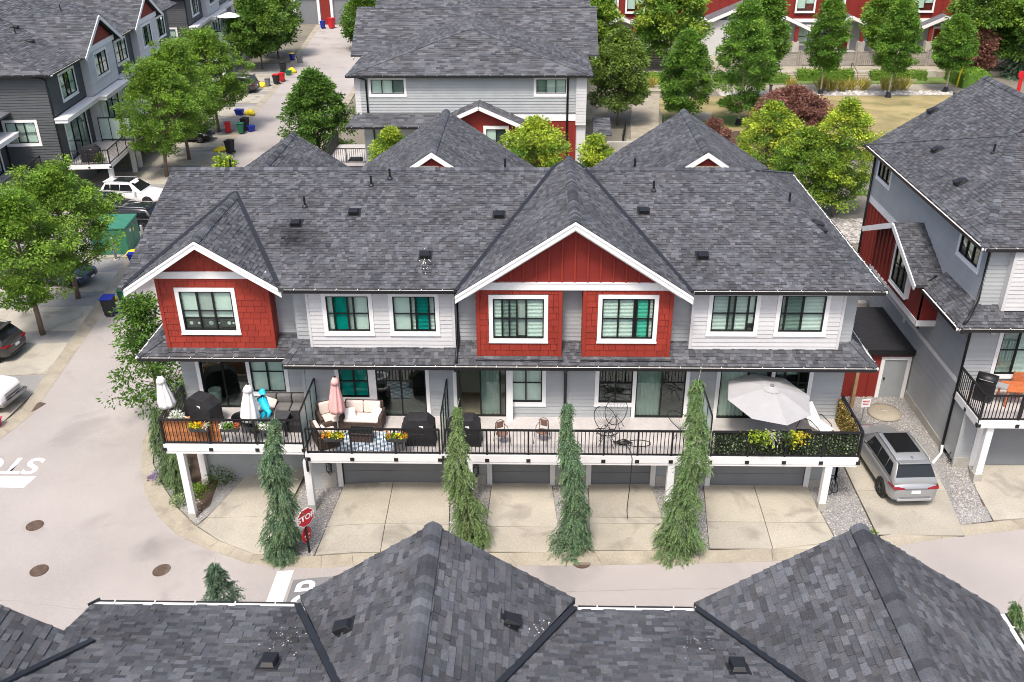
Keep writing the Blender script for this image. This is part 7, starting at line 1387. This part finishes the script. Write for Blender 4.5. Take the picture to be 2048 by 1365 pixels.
for i, (a, b, v, lb) in enumerate(((11.5, 19.5, 0, 'long grey board fence left of the lawn maples'), (25.2, 29.8, 0, 'grey board fence panel behind the tallest maple, before the second porch'), (30.0, 31.9, 1, 'grey picket gate left of the slim maple with pale trunk'), (32.2, 36.2, 0, 'grey board fence behind the slim maple with pale trunk'), (36.4, 38.6, 1, 'grey picket gate right of the wide steps landing'), (41.5, 44.2, 0, 'grey board fence right of the light green maple'), (44.4, 47, 1, 'grey picket fence at the right above the path bend'))): fence_run(a, b, 108.5, .5, 1.5, lb, bool(v))
for nm, x0, x1, lb in (('garden_steps', 26.6, 28.4, 'narrow concrete garden steps with black handrail left of the clipped hedge'), ('garden_steps', 34.8, 36.4, 'concrete garden steps with handrail between the two clipped hedges'), ('garden_steps', 38.8, 41.3, 'wide concrete garden steps below the red porch')):
    T = E(nm, ((x0 + x1) / 2, 104, 0), 0, lb, 'steps')
    for k in range(4): O('step', MB().box(-(x1 - x0) / 2, (x1 - x0) / 2, -1.2 + k * .6, 1.4, .0 + k * .15, .15 + k * .15 - .01), 'kerb', T)
    O('handrail', MB().tube([(-(x1 - x0) / 2, -1.3, 0), (-(x1 - x0) / 2, -1.3, .9), (-(x1 - x0) / 2, 1.2, 1.5), (-(x1 - x0) / 2, 1.2, .6)], .035, 6), 'black', T)
e = E('garden_wall', (25, 105.2, 0), 0, 'low pale stone wall below the grey fences', 'wall')
for k in range(24): O('stone_block', MB().box(-18 + k * 1.55, -18 + k * 1.55 + 1.5, -.2, .2, 0, .62), 'found', e, fix=False)
for x, y, lb in ((9.9, 96.3, 'dark bollard light at the top of the concrete path'), (40.6, 91.5, 'dark bollard light beside the curving path at right'), (23.8, 95.3, 'dark bollard light by the river rocks behind the tallest maple')): e = E('path_light', (x, y, 0), 0, lb, 'bollard light'); O('post', MB().box(-.12, .12, -.12, .12, 0, 1.2), 'plastic_grey', e, bevel=.02); O('cap', MB().box(-.15, .15, -.15, .15, 1.2, 1.26), 'black', e)
for i, (x, y, h, lb) in enumerate(((47.6, 93.5, 2.6, 'leftmost red paddle-shaped play post beyond the right roof'), (48.5, 92.6, 2.2, 'middle red paddle-shaped play post beyond the right roof'), (49.6, 92.8, 3.0, 'rightmost red paddle-shaped play post at the picture edge'))): e = E('play_post', (x, y, 0), 0, lb, 'play post', 'red play posts'); O('shaft', MB().box(-.18, .18, -.08, .08, 0, h), 'plastic_red', e, bevel=.05); m = MB(); m.T = Matrix.Translation((0, 0, h)) @ Matrix.Rotation(R(90), 4, 'X'); m.lathe([(.36, -.09), (.36, .09)], 18); O('disc', m, 'plastic_red', e, bevel=.02); O('slot', MB().box(-.2, .2, -.1, -.091, h - .04, h + .04), 'sign_red', e)
for x, y, lb in ((44.2, 99.6, 'tall yellow play pole beside the rightmost maple'),): e = E('play_pole', (x, y, 0), 0, lb, 'pole'); O('pole', MB().tube([(0, 0, 0), (.1, 0, 1.5), (.35, 0, 2.9)], .09, 8), 'plastic_yellow', e, True); O('pole_cap', MB().lathe([(.14, 2.85), (.14, 3.0), (0, 3.02)], 10, (.35, 0, 0)), 'plastic_yellow', e)
T = E('path_railing', (11.2, 79, 0), 0, 'black picket railing beside the concrete path, right of the back townhouse', 'railing'); WINV[T.name] = Matrix.Translation((-11.2, -79, 0)); railing(T, (10.9, 77), (11.6, 84), 0, 1.1, .3, 3, False); railing(T, (7.4, 77), (8.2, 83), 0, 1.1, .3, 3, False)
T = E('planter_wall', (6.5, 74, 0), 0, 'low stone planter wall and timber edge right of the back townhouse', 'wall'); O('stone_wall', MB().box(-1.6, 1.6, -.2, .2, 0, 1.4), 'found', T); O('timber_edge', MB().box(-1.8, 2.2, -1.0, -.8, .3, .45), 'fence', T); plant(5.6, 73.2, .45, .9, (.3, .09, .03), (.45, .14, .05), 'round rust-coloured shrub by the stone planter wall', 300, leaf=.16)
T = E('covered_lounge', (-14.2, 70, .4), 0, 'beige outdoor sofa on the back townhouse balcony', 'sofa'); O('seat_base', MB().box(-1.0, .9, -.4, .5, 0, .45), 'fence', T, bevel=.03); O('back', MB().box(-1.0, .9, .3, .6, .3, .9), 'fence', T, bevel=.03)
bbq(-13.5, 68.3, 'grill under black cover on the back townhouse balcony', 1.2, 0, .4); bbq(-33.9, 68.9, 'grill under dark cover on the end balcony by the lane', 1.1, TH, 1.32)
plant(-33.2, 68.6, .45, .8, DEEP, YEL, 'potted plant beside the covered grill on the end lane balcony', 260, z=1.32, leaf=.14)
T = E('lane_parasol', (-36.0, 114, 3.0), 0, 'white open parasol on a far lane balcony', 'parasol'); O('canopy', MB().lathe([(1.5, 2.3), (.05, 2.75)], 8), 'fabric_white', T); O('pole', MB().tube([(0, 0, 0), (0, 0, 2.7)], .03, 6), 'metal_grey', T)
